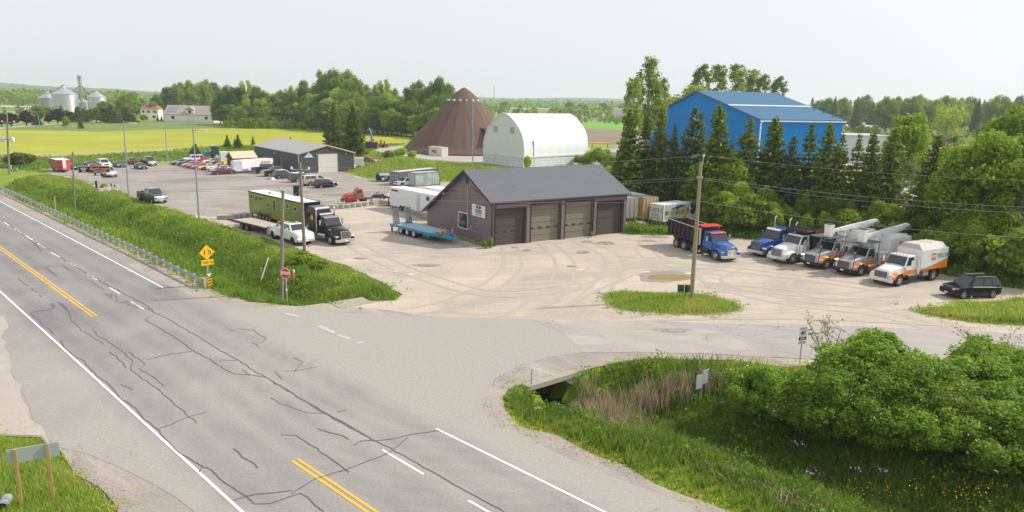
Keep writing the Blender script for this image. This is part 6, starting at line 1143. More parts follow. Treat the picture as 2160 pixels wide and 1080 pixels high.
for px_,lab,m_ in(((645,361),'orange plastic chair against the garage gable',conem),((660,361),'dark green chair left of the garage door',mat('chair_green',(.03,.12,.1),.6))):
 c=at(thing('chair',lab,'chair'),*px_,rz=ag-PI/2+0);bx(c,'seat',m_,-.25,.25,-.25,.25,.4,.45);bx(c,'backrest',m_,.2,.26,-.25,.25,.45,.95);[bx(c,'leg',m_,x-.02,x+.02,y-.02,y+.02,0,.4)for x in(-.22,.22)for y in(-.22,.22)];c.scale=(1.15,)*3
op=at(thing('fuel_post','pale service post with blue and orange top by the garage side door','post'),615,357);bx(op,'post',steel,-.25,.25,-.25,.25,0,2.2);bx(op,'blue_band',MATS['sign_sky_blue'],-.2,.2,-.2,.2,2.2,2.7);bx(op,'orange_cap',conem,-.2,.2,-.2,.2,2.7,3.0);bx(op,'side_box',white,-.6,-.25,-.2,.2,1.2,1.8)
for px_,lab,c in(((719,361),'steel drum with rust ring right of the garage door',steel),((728,361),'orange drum lying among parts right of the garage door',conem)):
 d=at(thing('steel_drum',lab,'drum'),*px_);MB().lathe([(.4,0),(.42,.4),(.4,.8),(.4,1.2)],16).build('drum_shell',c,d,True);bx(d,'drum_lid',offwhite,-.3,.3,-.3,.3,1.2,1.26,bevel=.02)
wt_=at(thing('storage_tank','white liquid tank lying on a frame at the garage right corner','tank'),738,360);MB().tube([(-1.2,0,1.1),(1.2,0,1.1)],.45,14).build('tank_shell',white,wt_,True);bx(wt_,'tank_frame',frame_m,-1.1,1.1,-.4,.4,.1,.65)
sv=at(thing('small_trailer','small white box trailer right of the grey garage','trailer'),757,354,.3);bx(sv,'body',white,-1.1,1.1,-1,1,.5,2.4,bevel=.05);[wheel(sv,0,s*1.05,.32,.18)for s in(1,-1)];bx(sv,'drawbar',frame_m,1.1,2.2,-.05,.05,.45,.55)
cb_=at(thing('parts_container','small white and blue container upright beside the shed','container'),476,345,.5);bx(cb_,'body',white,-1.2,1.2,-1.2,1.2,.1,2.9,bevel=.04);bx(cb_,'blue_base',MATS['sign_sky_blue'],-1.22,1.22,-1.22,1.22,0,.7)
ld=at(thing('yellow_loader','yellow and black loader arm beside the shed wall','loader'),470,351,2.8);bx(ld,'body',yel,-.8,.8,-.6,.6,.5,1.3,bevel=.06);MB().tube([(.5,0,1.2),(1.6,0,1.8),(2.2,0,.8)],.12,6).build('boom',blue2,ld);[wheel(ld,x,s*.6,.4,.25,yel)for x in(-.5,.5)for s in(1,-1)];bx(ld,'bucket',frame_m,2.0,2.6,-.6,.6,.3,.9)
orm=mat('machine_orange',(.5,.16,.03),.65,var=.25,vs=2,col2=(.2,.09,.05),mix=(.5,.65))
def gear(lab,px_,s,rz,extra=True):
 o=at(thing('plough_gear',lab,'machinery',group='orange equipment by the dome road'),*px_,rz=rz);b=MB();rn=random.Random(int(px_[0]));b.box(-2.5,2.5,-.8,.8,.6,1.1);[b.box(x,x+.5,-.9,.9,1.1,1.5+rn.random()*1.4)for x in(-2.2,-1.2,.2,1.4)];b.build('frame',orm,o);bx(o,'blade',rust,2.4,2.8,-1.6,1.6,.2,1.3)
 b=MB();b.tube([(-2,0,1.2),(-2.1,0,2.8)],.2,6);b.build('hydraulic_post',frame_m,o);[wheel(o,x,y,.5,.3,rust)for x in(-1.5,1.2)for y in(-.9,.9)];o.scale=(s,)*3
gear('orange plough frame with blade beside the hay field end',(801,311),1.0,.1);gear('rusty orange equipment right behind the big spruce',(779,313),.9,1.2)
mx_=at(thing('brine_mixer','dark hopper with curved blue pipe behind the big spruce','machinery'),785,314);bx(mx_,'hopper',mat('dark_hopper',(.05,.04,.045),.7),-1.8,1.8,-1.3,1.3,.3,2.2,bevel=.05);MB().tube([(0,0,2.0),(-.1,0,4.5),(-.6,0,6.0),(-1.1,0,6.6)],[.3,.3,.32,.3],10).build('pipe',mat('pipe_blue',(.08,.25,.4),.5),mx_,True)
ys=at(thing('yellow_stand','yellow steel loading stand behind the fabric building','stand'),1265,322);b=MB();[b.tube([(x,y,0),(x*.8,y,3)],.15,4)for x in(-3,3)for y in(-1,1)];b.box(-3.4,3.4,-1.1,1.1,3,3.3);b.build('frame',yel,ys);bx(ys,'top_rail',yel,-3.4,3.4,-1.1,-1.0,3.9,4.0)
def loader(lab,px_,rz,c=None,s=1.0):
 o=at(thing('wheel_loader',lab,'machinery',group='yellow machines in the depot yard'),*px_,rz=rz);c=c or yel;bx(o,'body',c,-3,.6,-1.1,1.1,1.0,2.2,bevel=.1);greenhouse(o,c,2.1,3.4,(-.8,.7),(-.7,.4),.8,.7,[(.1,.9)],bevel=.04);[wheel(o,x,s_*1.1,.8,.5,c,style='truck',tyre=dust)for x in(-2.2,1.4)for s_ in(1,-1)];MB().tube([(.5,-.6,1.6),(3,-.6,1.2)],.15,4).tube([(.5,.6,1.6),(3,.6,1.2)],.15,4).build('arm',c,o);bx(o,'bucket',frame_m,2.8,3.9,-1.4,1.4,.3,1.4);o.scale=(s,)*3
loader('yellow wheel loader in the depot yard seen between the tall spruces',(1790,385),2.6,s=1.2);loader('orange excavator like machine at the depot far right',(1996,330),.4,mat('excavator_orange',(.75,.22,.02),.5),1.3);loader('yellow machine low behind the spruce trunks in the depot',(1742,402),.5);loader('yellow plough truck behind the hedge near the street light',(1880,385),1.5,s=.9)
polem=mat('weathered_pole_wood',(.23,.2,.165),.9,var=.25,vs=1.2,bump=.01);polet=mat('treated_pole_wood',(.3,.27,.15),.85,var=.15,vs=.8,bump=.01);galv=mat('galvanized_pole',(.3,.36,.43),.45,.4,var=.06)
def pole(lab,base,top,r0,r1,m_,name='utility_pole',cat='utility pole',n=10,part='pole_shaft',lean=True):
 p=g(*base);q=gd(top[0],top[1],p.y)if lean else None;o=thing(name,lab,cat,(p.x,p.y,0));MB().tube([(0,0,-1.4),((q.x-p.x)*.5,0,q.z*.5),(q.x-p.x,0,q.z)],[r0,(r0+r1)/2,r1],n).build(part,m_,o,True);o['tz']=q.z;o['tx']=q.x-p.x;return o
ua=pole('tall greenish utility pole standing in the grass island',(1458.5,632),(1478.5,343),.2,.14,polet);za=ua['tz'];xa=ua['tx']
MB().tube([(xa,0,za-.5),(xa+.12,0,za-.3),(xa+.2,0,za+.5)],.035,6).build('top_bracket',steel,ua);MB().lathe([(.06,0),(.09,.05),(.06,.12),(.09,.17),(.05,.25)],8,0,'z',(xa+.2,0,za+.45)).build('insulator',offwhite,ua);bx(ua,'cable_clamp',steel,xa-.22,xa+.22,-.2,.2,za-1.3,za-1.15)
ub=pole('leaning grey utility pole with black box, behind the white pickup nose',(644,553),(632.5,343),.19,.13,polem);zb_=ub['tz'];xb_=ub['tx']
bx(ub,'crossarm',steel,xb_-.9,xb_+.9,-.06,.06,zb_-.75,zb_-.65);[MB().lathe([(.1,0),(.14,.06),(.08,.14),(.12,.2),(.05,.28)],8,0,'z',(xb_+x,0,zb_-.68)).build('insulator',offwhite,ub)for x in(-.85,.85)];bx(ub,'black_box',black,xb_*.75-.75,xb_*.75-.25,-.25,.25,zb_-3.3,zb_-2.3,bevel=.04)
uc=pole('grey wooden pole carrying a white street lamp beside the stop sign',(592.5,620),(597,402),.17,.12,polem);zc_=uc['tz'];xc_=uc['tx']
MB().tube([(xc_,0,zc_-.5),(xc_-.3,-.1,zc_+.3),(xc_-.65,-.2,zc_+1.0)],.04,6).build('lamp_arm',steel,uc);MB().lathe([(.08,.2),(.16,.1),(.26,0),(.24,-.05)],12,0,'z',(xc_-.75,-.2,zc_+.9)).build('lamp_head',offwhite,uc,True)
ud=pole('wooden utility pole with two grey transformers at the far left',(18.5,367),(14.5,238),.2,.14,polem);zd=ud['tz'];xd=ud['tx']
[MB().lathe([(.3,0),(.34,.1),(.34,.85),(.28,.95)],12,0,'z',(xd*.5+x,0,zd*.53)).build('transformer',mat('transformer_grey',(.62,.66,.72),.5),ud,True)for x in(-1.05,1.05)];bx(ud,'transformer_bracket',steel,xd*.5-.9,xd*.5+.9,-.08,.08,zd*.56,zd*.58);bx(ud,'crossarm',wood,xd-1.3,xd+1.3,-.08,.08,zd*.84,zd*.855);[bx(ud,'insulator',offwhite,xd+x-.1,xd+x+.1,-.1,.1,zd*.855,zd*.875)for x in(-1.2,1.2)]
pole('thin bare grey pole between the red trailer and the black roadside sign',(156.5,432),(153.5,320),.13,.1,polem);ue=pole('dark brown leaning pole in the hedge with a small white lamp',(1580,452),(1591,320),.16,.13,mat('dark_pole_wood',(.1,.075,.065),.9,var=.2));MB().tube([(ue['tx'],0,ue['tz']-2),(ue['tx']-.6,0,ue['tz']-2.1)],.04,5).lathe([(.1,0),(.28,.12),(.1,.3)],10,0,'z',(ue['tx']-.75,0,ue['tz']-2.3)).build('lamp_head',offwhite,ue,True)
def lightpole(lab,base,top,arm=2.2,r=.13,head=True,z_=None,col_=None,am=(0,0)):
 o=pole(lab,base,top,r,r*.65,col_ or galv,'light_pole','light pole',8);z=o['tz']-.2;x=o['tx']
 if arm:MB().tube([(x,0,z),(x+arm,am[0],z+am[1])],.05,5).build('lamp_arm',steel,o);MB().hexa([(x+arm-.1,am[0]-.18,z-.1+am[1]),(x+arm+1.0,am[0]-.18,z-.06+am[1]),(x+arm+1.0,am[0]+.18,z-.06+am[1]),(x+arm-.1,am[0]+.18,z-.1+am[1])],[(x+arm-.1,am[0]-.15,z+.08+am[1]),(x+arm+1.0,am[0]-.15,z+.06+am[1]),(x+arm+1.0,am[0]+.15,z+.06+am[1]),(x+arm-.1,am[0]+.15,z+.08+am[1])]).build('lamp_head',offwhite,o)
 return o
lightpole('tall galvanized light pole right of the black roadside sign',(271,412),(260.5,256),1.0);lightpole('thin galvanized light pole at the back edge of the lot',(352.5,341),(346.5,232),0,.12);lightpole('tall galvanized light pole at the ditch edge below the sports cars',(420,463),(407,271),.8)
lightpole('galvanized street light in front of the brown dome',(997.5,341),(997,215),2.2,.16,am=(.5,1.8));lightpole('short grey steel pole before the fabric building long wall',(1126,352),(1125.5,297),0,.2)
for k in((1342,330,1342,226,-1.5,'street light with left arm in front of the blue building edge'),(1947,330,1930,246,-3,'street light with long left arm among the trees at far right'),(1440,330,1393,226,0,None)):
 if k[5]:lightpole(k[5],(k[0],k[1]),(k[2],k[3]),k[4],.14,am=(0,1.2))
lightpole('pale street lamp by the lane at the far left',(85,272),(79.5,240),-1.6,.14,am=(0,1))
def wire(lab,a,b_,sag,r=.009,col_=None):
 a,b_=Vector(a),Vector(b_);pts=[]
 for i in range(25):t=i/24;q=a.lerp(b_,t);q.z-=4*sag*t*(1-t);pts.append(q)
 o=MB().tube(pts,r,4,caps=False).build('overhead_wire',col_ or steel,None,True);tag(o,lab,'wire','overhead wires between the poles');return o
A0=Vector((ua.location.x+xa,ua.location.y,0));B0=Vector((ub.location.x+xb_,ub.location.y,0));dr=(A0-B0);E0=A0+dr*.95
V3=lambda p,z,dx=0,dy=0:(p.x+dx,p.y+dy,z)
wire('top wire from the island pole left toward the leaning pole',V3(A0,za+.6,.2),V3(B0,zb_-.4,0),.5,.011);wire('second wire from the island pole to the leaning pole',V3(A0,za-1.2),V3(B0,zb_-1.5),.6);wire('third wire just under the second, island pole to leaning pole',V3(A0,za-1.35),V3(B0,zb_-2.0),.7)
wire('lowest wire crossing in front of the shop doors',V3(A0,za-3.2),V3(B0,zb_-3.0),.5,.012)
wire('top wire running right from the island pole',V3(A0,za+.6,.2),V3(E0,za+.2),.7,.011);wire('upper of the close wire pair running right from the island pole',V3(A0,za-1.2),V3(E0,za-1.7),.8,.012);wire('lower of the close wire pair running right from the island pole',V3(A0,za-1.35),V3(E0,za-2.1),.95,.012);wire('thick low cable running right from the island pole',V3(A0,za-3.2),V3(E0,za-4.0),.9,.014)
wire('wire falling from the leaning pole over the shop gable',V3(B0,zb_-.7),(sh_.location.x-.4*dg.x,sh_.location.y,6.2),.8);wire('black service cable looped across the shop gable',(B_.x+dg.x*4.6-ds.x*.1,B_.y+dg.y*4.6-ds.y*.1,6.3),(B_.x-ds.x*.1,B_.y-ds.y*.1,eave0-.1),.05,.03,black)
wire('wire from the leaning pole to the lamp pole',V3(B0,zb_-2.5),(uc.location.x+xc_,uc.location.y,zc_-.4),.4)
gp=[(-140,342),(-60,373),(0,402),(44,421),(118,456),(207,499),(296,540),(385,585),(430,606)]
G_=[g(*q)for q in gp];root=thing('guard_rail','long galvanized guard rail on wooden posts beside the highway','guard rail',G_[-1]);org=G_[-1]
cum=[0]
for i in range(len(G_)-1):cum.append(cum[-1]+(G_[i+1]-G_[i]).length)
def along(s):
 for i in range(len(G_)-1):
  if s<=cum[i+1]:t=(s-cum[i])/(cum[i+1]-cum[i]);return G_[i].lerp(G_[i+1],t),(G_[i+1]-G_[i]).normalized()
 return G_[-1],(G_[-1]-G_[-2]).normalized()
prof=[(0,.52),(.05,.56),(.05,.6),(0,.65),(0,.68),(.05,.73),(.05,.78),(0,.82)];pts=[]
b=MB();rings=[];S=cum[-1];k=int(S/3)
for i in range(k+1):
 p,d=along(S*i/k);n=Vector((d.y,-d.x,0));p=p-org+n*.14;rings.append([(p.x+n.x*a,p.y+n.y*a,z)for a,z in prof]+[(p.x+n.x*(a-.012),p.y+n.y*(a-.012),z)for a,z in reversed(prof)])
b.loft(rings);b.build('rail',mat('rail_steel',(.3,.36,.43),.4,.6,var=.08,vs=1),root)
postm=mat('grey_post_wood',(.4,.38,.34),.9,var=.2,vs=4);s=S-.3;i=0;pm=MB().box(-.09,.09,-.09,.09,-.3,.8).box(-.07,.07,-.2,-.09,.5,.78).mesh('post',postm)
while s>2 and i<60:p,d=along(s);link('post',pm,root,(p-org)+Vector((-d.y,d.x,0))*.1,(0,0,math.atan2(d.y,d.x)));s-=1.95;i+=1
p,d=along(S);eb=MB().box(-.02,.25,-.12,.14,-.3,.84).build('end_post',postm,root);eb.location=(.05,0,0);eb.rotation_euler.z=math.atan2(d.y,d.x);ep=MB().box(-1.1,.0,-.24,-.2,.5,.84).build('end_plate',steel,root);ep.rotation_euler.z=math.atan2(d.y,d.x)
sy=mat('sign_yellow',(.85,.5,.01),.45,var=.03);sred=mat('stop_red',(.75,.01,.03),.4,var=.03);sblk=mat('sign_black',(.015,.015,.015),.5);postw=mat('sign_post_wood',(.36,.3,.23),.85,var=.2,vs=5)
def flat(pts,y0,y1,m_,parent,name):return MB().slab(pts,y0,y1).build(name,m_,parent)
def facing(p):return math.atan2(p.y,p.x)-PI/2
pb=g(440.5,603);ws=thing('warning_sign','yellow diamond lane ending sign with 160 m plate behind the guard rail end','road sign',(pb.x,pb.y,0),facing(pb)+.35)
zt=topz(436,516,pb);zl=topz(436,548,pb);zm=(zt+zl)/2;hr=(zt-zl)/2
bx(ws,'post',postw,-.07,.07,-.04,.08,-.2,zm);do=flat([(0,zl),(hr,zm),(0,zt),(-hr,zm)],-.06,-.04,sy,ws,'diamond_plate')
q=hr*.3;MB().slab([(-q-.04,zm-q*1.1),(-q+.03,zm-q*1.1),(-q+.03,zm+q*1.1),(-q-.04,zm+q*1.1)],-.066,-.06).build('straight_line',sblk,do);MB().slab([(q+.08,zm-q*1.1),(q+.15,zm-q*1.1),(q+.15,zm+q*.1),(q-.1,zm+q*1.1),(q-.17,zm+q*1.1),(q+.08,zm+q*.05)],-.066,-.06).build('bent_line',sblk,do);b=MB();[b.slab([(q-.08,zm+t),(q-.03,zm+t),(q-.03,zm+t+.06),(q-.08,zm+t+.06)],-.066,-.06)for t in(-q,-q*.55,-q*.1,q*.3)];b.build('dashed_line',sblk,do)
z0=topz(438,559,pb);z1=topz(438,547,pb)-.02;pl_=bx(ws,'distance_plate',sy,-.52,.52,-.06,-.04,z0,z1);text('160 m',.36,sblk,pl_,(0,-.066,(z0+z1)/2),bold=0)
ph=g(443,607.5);hm_=thing('hazard_marker','yellow and black striped marker with green and white diamond at the guard rail end','road sign',(ph.x,ph.y,0),facing(ph)+.35);zt=topz(443,583,ph)
bp=bx(hm_,'striped_plate',sy,-.19,.19,-.04,-.02,.05,zt);h_=zt-.05
for i in range(4):z=.05+h_*(i+.1)/4;dz=h_/4*.42;MB().slab([(-.19,z),(.19,z+dz),(.19,min(zt,z+dz*2)),(-.19,z+dz)],-.046,-.04).build('black_stripe',sblk,bp)
bx(hm_,'post',steel,-.03,.03,-.02,.03,-.2,zt+.5);zc2=zt+.26;flat([(-.24,zc2),(0,zc2-.24),(.24,zc2)],-.04,-.02,white,hm_,'white_half');flat([(-.24,zc2),(.24,zc2),(0,zc2+.24)],-.04,-.02,mat('marker_green',(.01,.3,.16),.5),hm_,'green_half')
ps=g(605,632);ss=thing('stop_sign','red octagonal STOP sign on a wooden post at the corner','road sign',(ps.x,ps.y,0),facing(ps)-.55);zt=topz(606,565.5,ps);zl=topz(606,587,ps);zm=(zt+zl)/2;R8=(zt-zl)/2/math.cos(PI/8)
oc=lambda r:[(r*math.cos(PI/8+PI/4*k),zm+r*math.sin(PI/8+PI/4*k))for k in range(8)]
ow=flat(oc(R8),-.06,-.045,white,ss,'octagon_border');of=flat(oc(R8*.92),-.066,-.06,sred,ss,'octagon_face');text('STOP',R8*.72,white,of,(0,-.07,zm),bold=.02,sx=.95);bx(ss,'post',postw,-.05,.05,-.045,.05,-.2,zl+.1);bx(ss,'white_band',white,-.055,.055,-.05,.055,zl*.42,zl*.5)
pv_=g(1687,768);sp_=thing('speed_sign','white MAXIMUM 40 km/h sign with BEGINS tab beside the bushes','road sign',(pv_.x,pv_.y,0),facing(pv_)+.75);zt=topz(1690,689,pv_);zl=topz(1690,726,pv_);h_=zt-zl;w_=.3
bx(sp_,'post',steel,-.03,.03,0,.05,-.2,zt);pp=bx(sp_,'speed_plate',white,-w_,w_,-.02,0,zl+h_*.42,zt);text('MAXIMUM',.12,sblk,pp,(0,-.024,zt-.12),bold=0);text('40',h_*.36,sblk,pp,(0,-.024,zl+h_*.64),bold=.004,sx=.85);kp=bx(sp_,'unit_plate',sblk,-w_,w_,-.02,0,zl+h_*.24,zl+h_*.41);text('km/h',h_*.15,white,kp,(0,-.024,zl+h_*.325),bold=.008);tp=bx(sp_,'begins_plate',white,-w_,w_,-.02,0,zl,zl+h_*.22);text('BEGINS',.15,sblk,tp,(0,-.024,zl+h_*.11),bold=0)
pc=g(117.5,1054);pa=g(31,948,topz(99,936,pc));bs_=thing('sign_back','blue grey back of a wide road sign on two new wooden posts','road sign',(pc.x,pc.y,0));dv=Vector((pa.x-pc.x,pa.y-pc.y)).normalized();rz=math.atan2(dv.y,dv.x);bs_.rotation_euler.z=rz
def on_(px,py):return onwall(px,py,Vector((pc.x,pc.y)),dv)
sA,zA=on_(99,936);sB,zB=on_(31,948);pw_=mat('new_post_wood',(.42,.25,.1),.8,var=.15,vs=4)
for s_,z_ in((sA,zA),(sB,zB)):bx(bs_,'post',pw_,s_-.05,s_+.05,-.0,.1,-.3,z_+.02)
sl,zl1=on_(12,950);sl2,zl2=on_(16,980);sr,zr1=on_(123,932);sr2,zr2=on_(125,960.5)
zt=(zl1+zr1)/2;zb3=(zl2+zr2)/2;side_=1 if True else-1
bk_=MB().box(min(sl,sr),max(sl,sr),-.04,-.0,zb3,zt).build('sign_plate',mat('sign_back_aluminium',(.42,.48,.52),.45,.3,var=.03),bs_)
nrm=Vector((-dv.y,dv.x));tocam=Vector((-pc.x,-pc.y))
if nrm.dot(tocam)<0:
 for c in bs_.children:
  if c.name.startswith('post'):c.location.y=-.14
cp_=at(thing('culvert_pipe','end of a corrugated metal culvert pipe in the grass at the lower left corner','pipe'),13,1063);MB().lathe([(.22,-.5),(.22,.25),(.2,.25),(.2,-.5)],18,0,'y',(0,0,.1),cap=False).build('pipe_shell',steel,cp_,True);cp_.rotation_euler.z=.35;bx(cp_,'pipe_mouth',sblk,-.12,.12,-.3,.1,-.02,.2)  # black block inside the pipe stands in for the shade of its mouth
pe=g(204.5,405);rs=thing('business_sign','black roadside sign with orange script lettering over a white letter board','sign',(pe.x,pe.y,0),facing(pe)-.1);zt=topz(200,351,pe);zl=topz(200,363,pe);wv2=49.5/FPX*pe.length/2
sb_=bx(rs,'sign_board',sblk,-wv2-.1,wv2-.1,-.15,.15,zl,zt);b=MB();b.box(-wv2-.16,wv2-.04,-.17,.17,zt,zt+.08).box(-wv2-.16,wv2-.04,-.17,.17,zl-.08,zl).box(-wv2-.18,-wv2-.1,-.17,.17,zl,zt).box(wv2-.1,wv2-.02,-.17,.17,zl,zt).build('board_frame',creamt,rs)
hh=zt-zl;text('Sanderson',hh*.66,mat('neon_orange',(.85,.17,.06),.5),sb_,(wv2*.28,-.16,zl+hh*.58),bold=.03,shear=.25,sx=1.05);text('RUST PROOFING & TOWING',hh*.15,white,sb_,(wv2*.35,-.16,zl+hh*.18),bold=.008)
for t,z in(('COLLISION',.72),('REPAIRS',.46),('SALES',.2)):text(t,hh*.2,white,sb_,(-wv2*.72,-.16,zl+hh*z),bold=.012)
MB().box(-.16,.16,-.12,.12,-.2,zl-.2).box(-1.0,1.0,-.1,.1,zl-.2,zl-.08).build('post',mat('dark_purple_post',(.03,.025,.05),.5),rs);z0=topz(202,381,pe);z1=topz(202,370.5,pe);lb=bx(rs,'letter_board',white,-.95,.85,-.2,-.13,z0,z1);[text(t,.22,mat('grey_text',(.35,.35,.38),.5),lb,(-.05,-.205,z0+z),bold=.0)for t,z in(('USED CARS WANTED',.85),('CALL TODAY',.45))]
rockm=mat('limestone_rock',(.29,.28,.26),.9,var=.25,vs=2,bump=.04,bs=6)
def rock(lab,px_,s,name='boulder'):
 rn=random.Random(int(px_[0]*7));b=MB();prof=[(.2,0),(.95,.0),(1.0,.35),(.8,.75),(.4,.95),(.05,1)];n=9;rings=[[(r*math.cos(2*PI*j/n)*(1+rn.uniform(-.15,.15))*s[0],r*math.sin(2*PI*j/n)*(1+rn.uniform(-.15,.15))*s[1],h*s[2]*(1+rn.uniform(-.1,.1)))for j in range(n)]for r,h in prof]
 b.loft(rings);o=b.build(name,rockm,None);p=g(*px_);o.location=(p.x,p.y,-.06);o.rotation_euler.z=rn.random()*3;tag(o,lab,'rock','rocks round the roadside sign');return o
rock('flat dark stone right at the foot of the black sign post',(210,405),(1.0,.7,.8));rock('large pale stone right of the sign post',(223.5,403.5),(1.1,.8,.85));rock('pale stone below the two short posts',(237,402),(1.0,.6,.6));rock('small stone behind the little green shrub',(229,396),(.5,.4,.5));rock('stone at the right end of the sign bed',(246,398),(.5,.4,.6))
for x,y,lab in((235,395.5,'short dark post, left one of the pair in the sign bed'),(242,398,'short dark post, right one of the pair in the sign bed')):o=pole(lab,(x,y),(x-1,y-8.5),.12,.12,MATS['dark_purple_post'],'short_post','post',6)
pole('weathered wooden post behind the guard rail at the left',(117,446),(114.5,414),.1,.09,postw,'wooden_post','post',6)
lp=g(551,587,-.5);q_=gd(566.5,543,lp.y+.6);o=thing('marker_post','white marker post leaning far over in the left ditch','post',(lp.x,lp.y,-.6));MB().tube([(0,0,0),(q_.x-lp.x,.6,q_.z+.6)],.06,6).build('post_shaft',white,o);MB().tube([(-.1,0,-.3),(0,0,0)],.05,6).build('post_foot',postw,o)
o=pole('short orange and white plastic marker in the ditch beside the stop sign',(620,583),(618,574),.09,.09,conem,'delineator','post',8);MB().tube([(0,0,o['tz']-.05),(0,0,o['tz']+.22)],.095,8).build('white_tip',white,o)
pole('thin green steel stake with pale top beside the concrete culvert',(1120,812),(1122.5,779),.025,.025,mat('stake_green',(.03,.12,.11),.5),'marker_stake','stake',5)
pq=g(1468,828,-.3);o=thing('fallen_sign','two grey sign panels standing tilted in the ditch weeds','sign',(pq.x,pq.y,-.6),.65);pn=mat('panel_alu',(.5,.55,.58),.4,.3);bx(o,'panel',pn,-.02,.5,-.02,.02,.5,1.35);bx(o,'panel',pn,.54,1.02,-.02,.02,.7,1.55);bx(o,'post',steel,.5,.54,-.02,.04,0,1.6)
ps2=at(thing('stone_post','two pale stones beside the dark round bush at the far left','stones'),26,361);bx(ps2,'upright_stone',rockm,-.6,-.1,-.2,.2,0,1.3,bevel=.08);bx(ps2,'lying_stone',rockm,.2,1.1,-.2,.2,0,.7,bevel=.1)
cul=thing('culvert','concrete box culvert opening under the side road, seen at the right ditch','culvert');c1,c2=g(1129,812),g(1217,786);dv2=Vector((c2.x-c1.x,c2.y-c1.y));LC=dv2.length;cul.location=(c1.x,c1.y,0);cul.rotation_euler.z=math.atan2(dv2.y,dv2.x)
con2=mat('culvert_concrete',(.33,.3,.235),.9,var=.15,vs=1.5,bump=.01);dark=mat('wet_dark_concrete',(.12,.11,.09),.9,var=.3)  # darker concrete tone for the culvert's inner faces and headwall
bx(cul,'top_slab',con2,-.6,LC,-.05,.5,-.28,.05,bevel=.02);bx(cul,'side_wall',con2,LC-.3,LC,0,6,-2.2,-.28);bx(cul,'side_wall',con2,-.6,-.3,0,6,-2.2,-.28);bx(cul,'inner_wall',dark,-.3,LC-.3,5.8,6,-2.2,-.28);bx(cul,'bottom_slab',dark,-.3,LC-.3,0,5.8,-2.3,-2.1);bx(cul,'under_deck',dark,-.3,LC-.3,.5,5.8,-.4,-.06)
MB().add([(LC-.3,0,-.28),(LC-1.0,0,-.28),(LC-.3,0,-.8),(LC-.3,3,-.28),(LC-1.0,3,-.28),(LC-.3,3,-.8)],[(0,1,2),(3,5,4),(0,3,4,1),(1,4,5,2),(2,5,3,0)]).build('haunch',con2,cul)
cu2=thing('culvert','flat concrete culvert slab at the end of the left ditch','culvert');d1,d2=g(694,639),g(764,627.5);dv3=Vector((d2.x-d1.x,d2.y-d1.y));L3=dv3.length;cu2.location=(d1.x,d1.y,0);cu2.rotation_euler.z=math.atan2(dv3.y,dv3.x);bx(cu2,'top_slab',con2,0,L3,-2.0,0,-.3,.045);bx(cu2,'headwall',dark,.2,L3-.2,-.1,.02,-1.4,-.3)
RG=np.random.default_rng(5)
def leafquads(C,size,flat=0.0,out=None,aspect=1.6,up=.25):
 """one small quad for each centre, turned every way"""
 n=len(C);a=RG.normal(size=(n,3));a[:,2]=a[:,2]*(1-flat)+up
 if out is not None:a=a*.5+out
 a/=np.linalg.norm(a,axis=1)[:,None]
 b=np.cross(a,RG.normal(size=(n,3)));b/=np.linalg.norm(b,axis=1)[:,None]+1e-9;c=np.cross(a,b)
 s=(size*RG.uniform(.55,1.3,n))[:,None];b=b*s*aspect/2;c=c*s/2
 k=a*s*.12
 V=np.stack([C-b,C-c*.9+k,C+b,C+c*.9+k],1).reshape(-1,3)
 return V,np.arange(4*n).reshape(-1,4)
def crown_mesh(name,H,R,z0,m,lobes=26,per=260,leaf=.42,lobe_r=.33,shape='round',hollow=.55,seed=0,loose=.0):
 global RG;RG=np.random.default_rng(seed);P_=[];O_=[];cen=[]
 for i in range(lobes):
  for _ in range(30):
   u=RG.uniform(-1,1,3)
   if np.linalg.norm(u)<=1:break
  u/=max(np.linalg.norm(u),.01);rr=RG.uniform(.45,.82);t=.5+.5*u[2]*rr
  wide={'round':1.0,'egg':(1.15-.75*t),'column':.85,'vase':(.55+.7*t),'dome':(1.15-.55*t)}[shape]
  c=np.array([u[0]*rr*R*wide,u[1]*rr*R*wide,z0+(H-z0)*(.08+.84*t)]);lr=R*lobe_r*RG.uniform(.65,1.25)*(.75 if t>.85 else 1)
  cen.append((c,lr));k=int(per*RG.uniform(.7,1.3)*(lr/(R*lobe_r))**1.5)
  d=RG.normal(size=(k,3));d/=np.linalg.norm(d,axis=1)[:,None];q=lr*RG.uniform(hollow,1.05+loose,k)[:,None]*(1+.18*np.sin(5*d[:,:1]+i)*np.cos(4*d[:,1:2]+i))
  d[:,2]*=.85;P_.append(c+d*q);O_.append(d)
 C=np.concatenate(P_);O_=np.concatenate(O_);C[:,2]*=H/np.percentile(C[:,2],99.7);ok=C[:,2]>.15;C=C[ok];O_=O_[ok];V,F=leafquads(C,leaf,out=O_*.9)
 return npmesh(name,V,F,m),cen
bark=mat('tree_bark',(.12,.095,.075),.95,var=.3,vs=2,bump=.02);barkl=mat('grey_tree_bark',(.23,.2,.18),.95,var=.3,vs=2)
def trunk_mesh(H,cen,r=.22,z0=1.5,m=None,k=9,seed=0):
 rn=random.Random(seed);b=MB();top=H*.82;b.tube([(0,0,-.3),(rn.uniform(-.1,.1),.05,H*.25),(rn.uniform(-.25,.25),rn.uniform(-.2,.2),H*.55),(0,0,top)],[r*1.25,r,r*.65,r*.15],7)
 for c,lr in rn.sample(cen,min(k,len(cen))):zs=max(z0*.8,c[2]*.45);b.tube([(0,0,zs),(c[0]*.5,c[1]*.5,(zs+c[2])*.5+.2),tuple(c)],[r*.45,r*.3,r*.1],5)
 return b.mesh('trunk',m or bark,True)
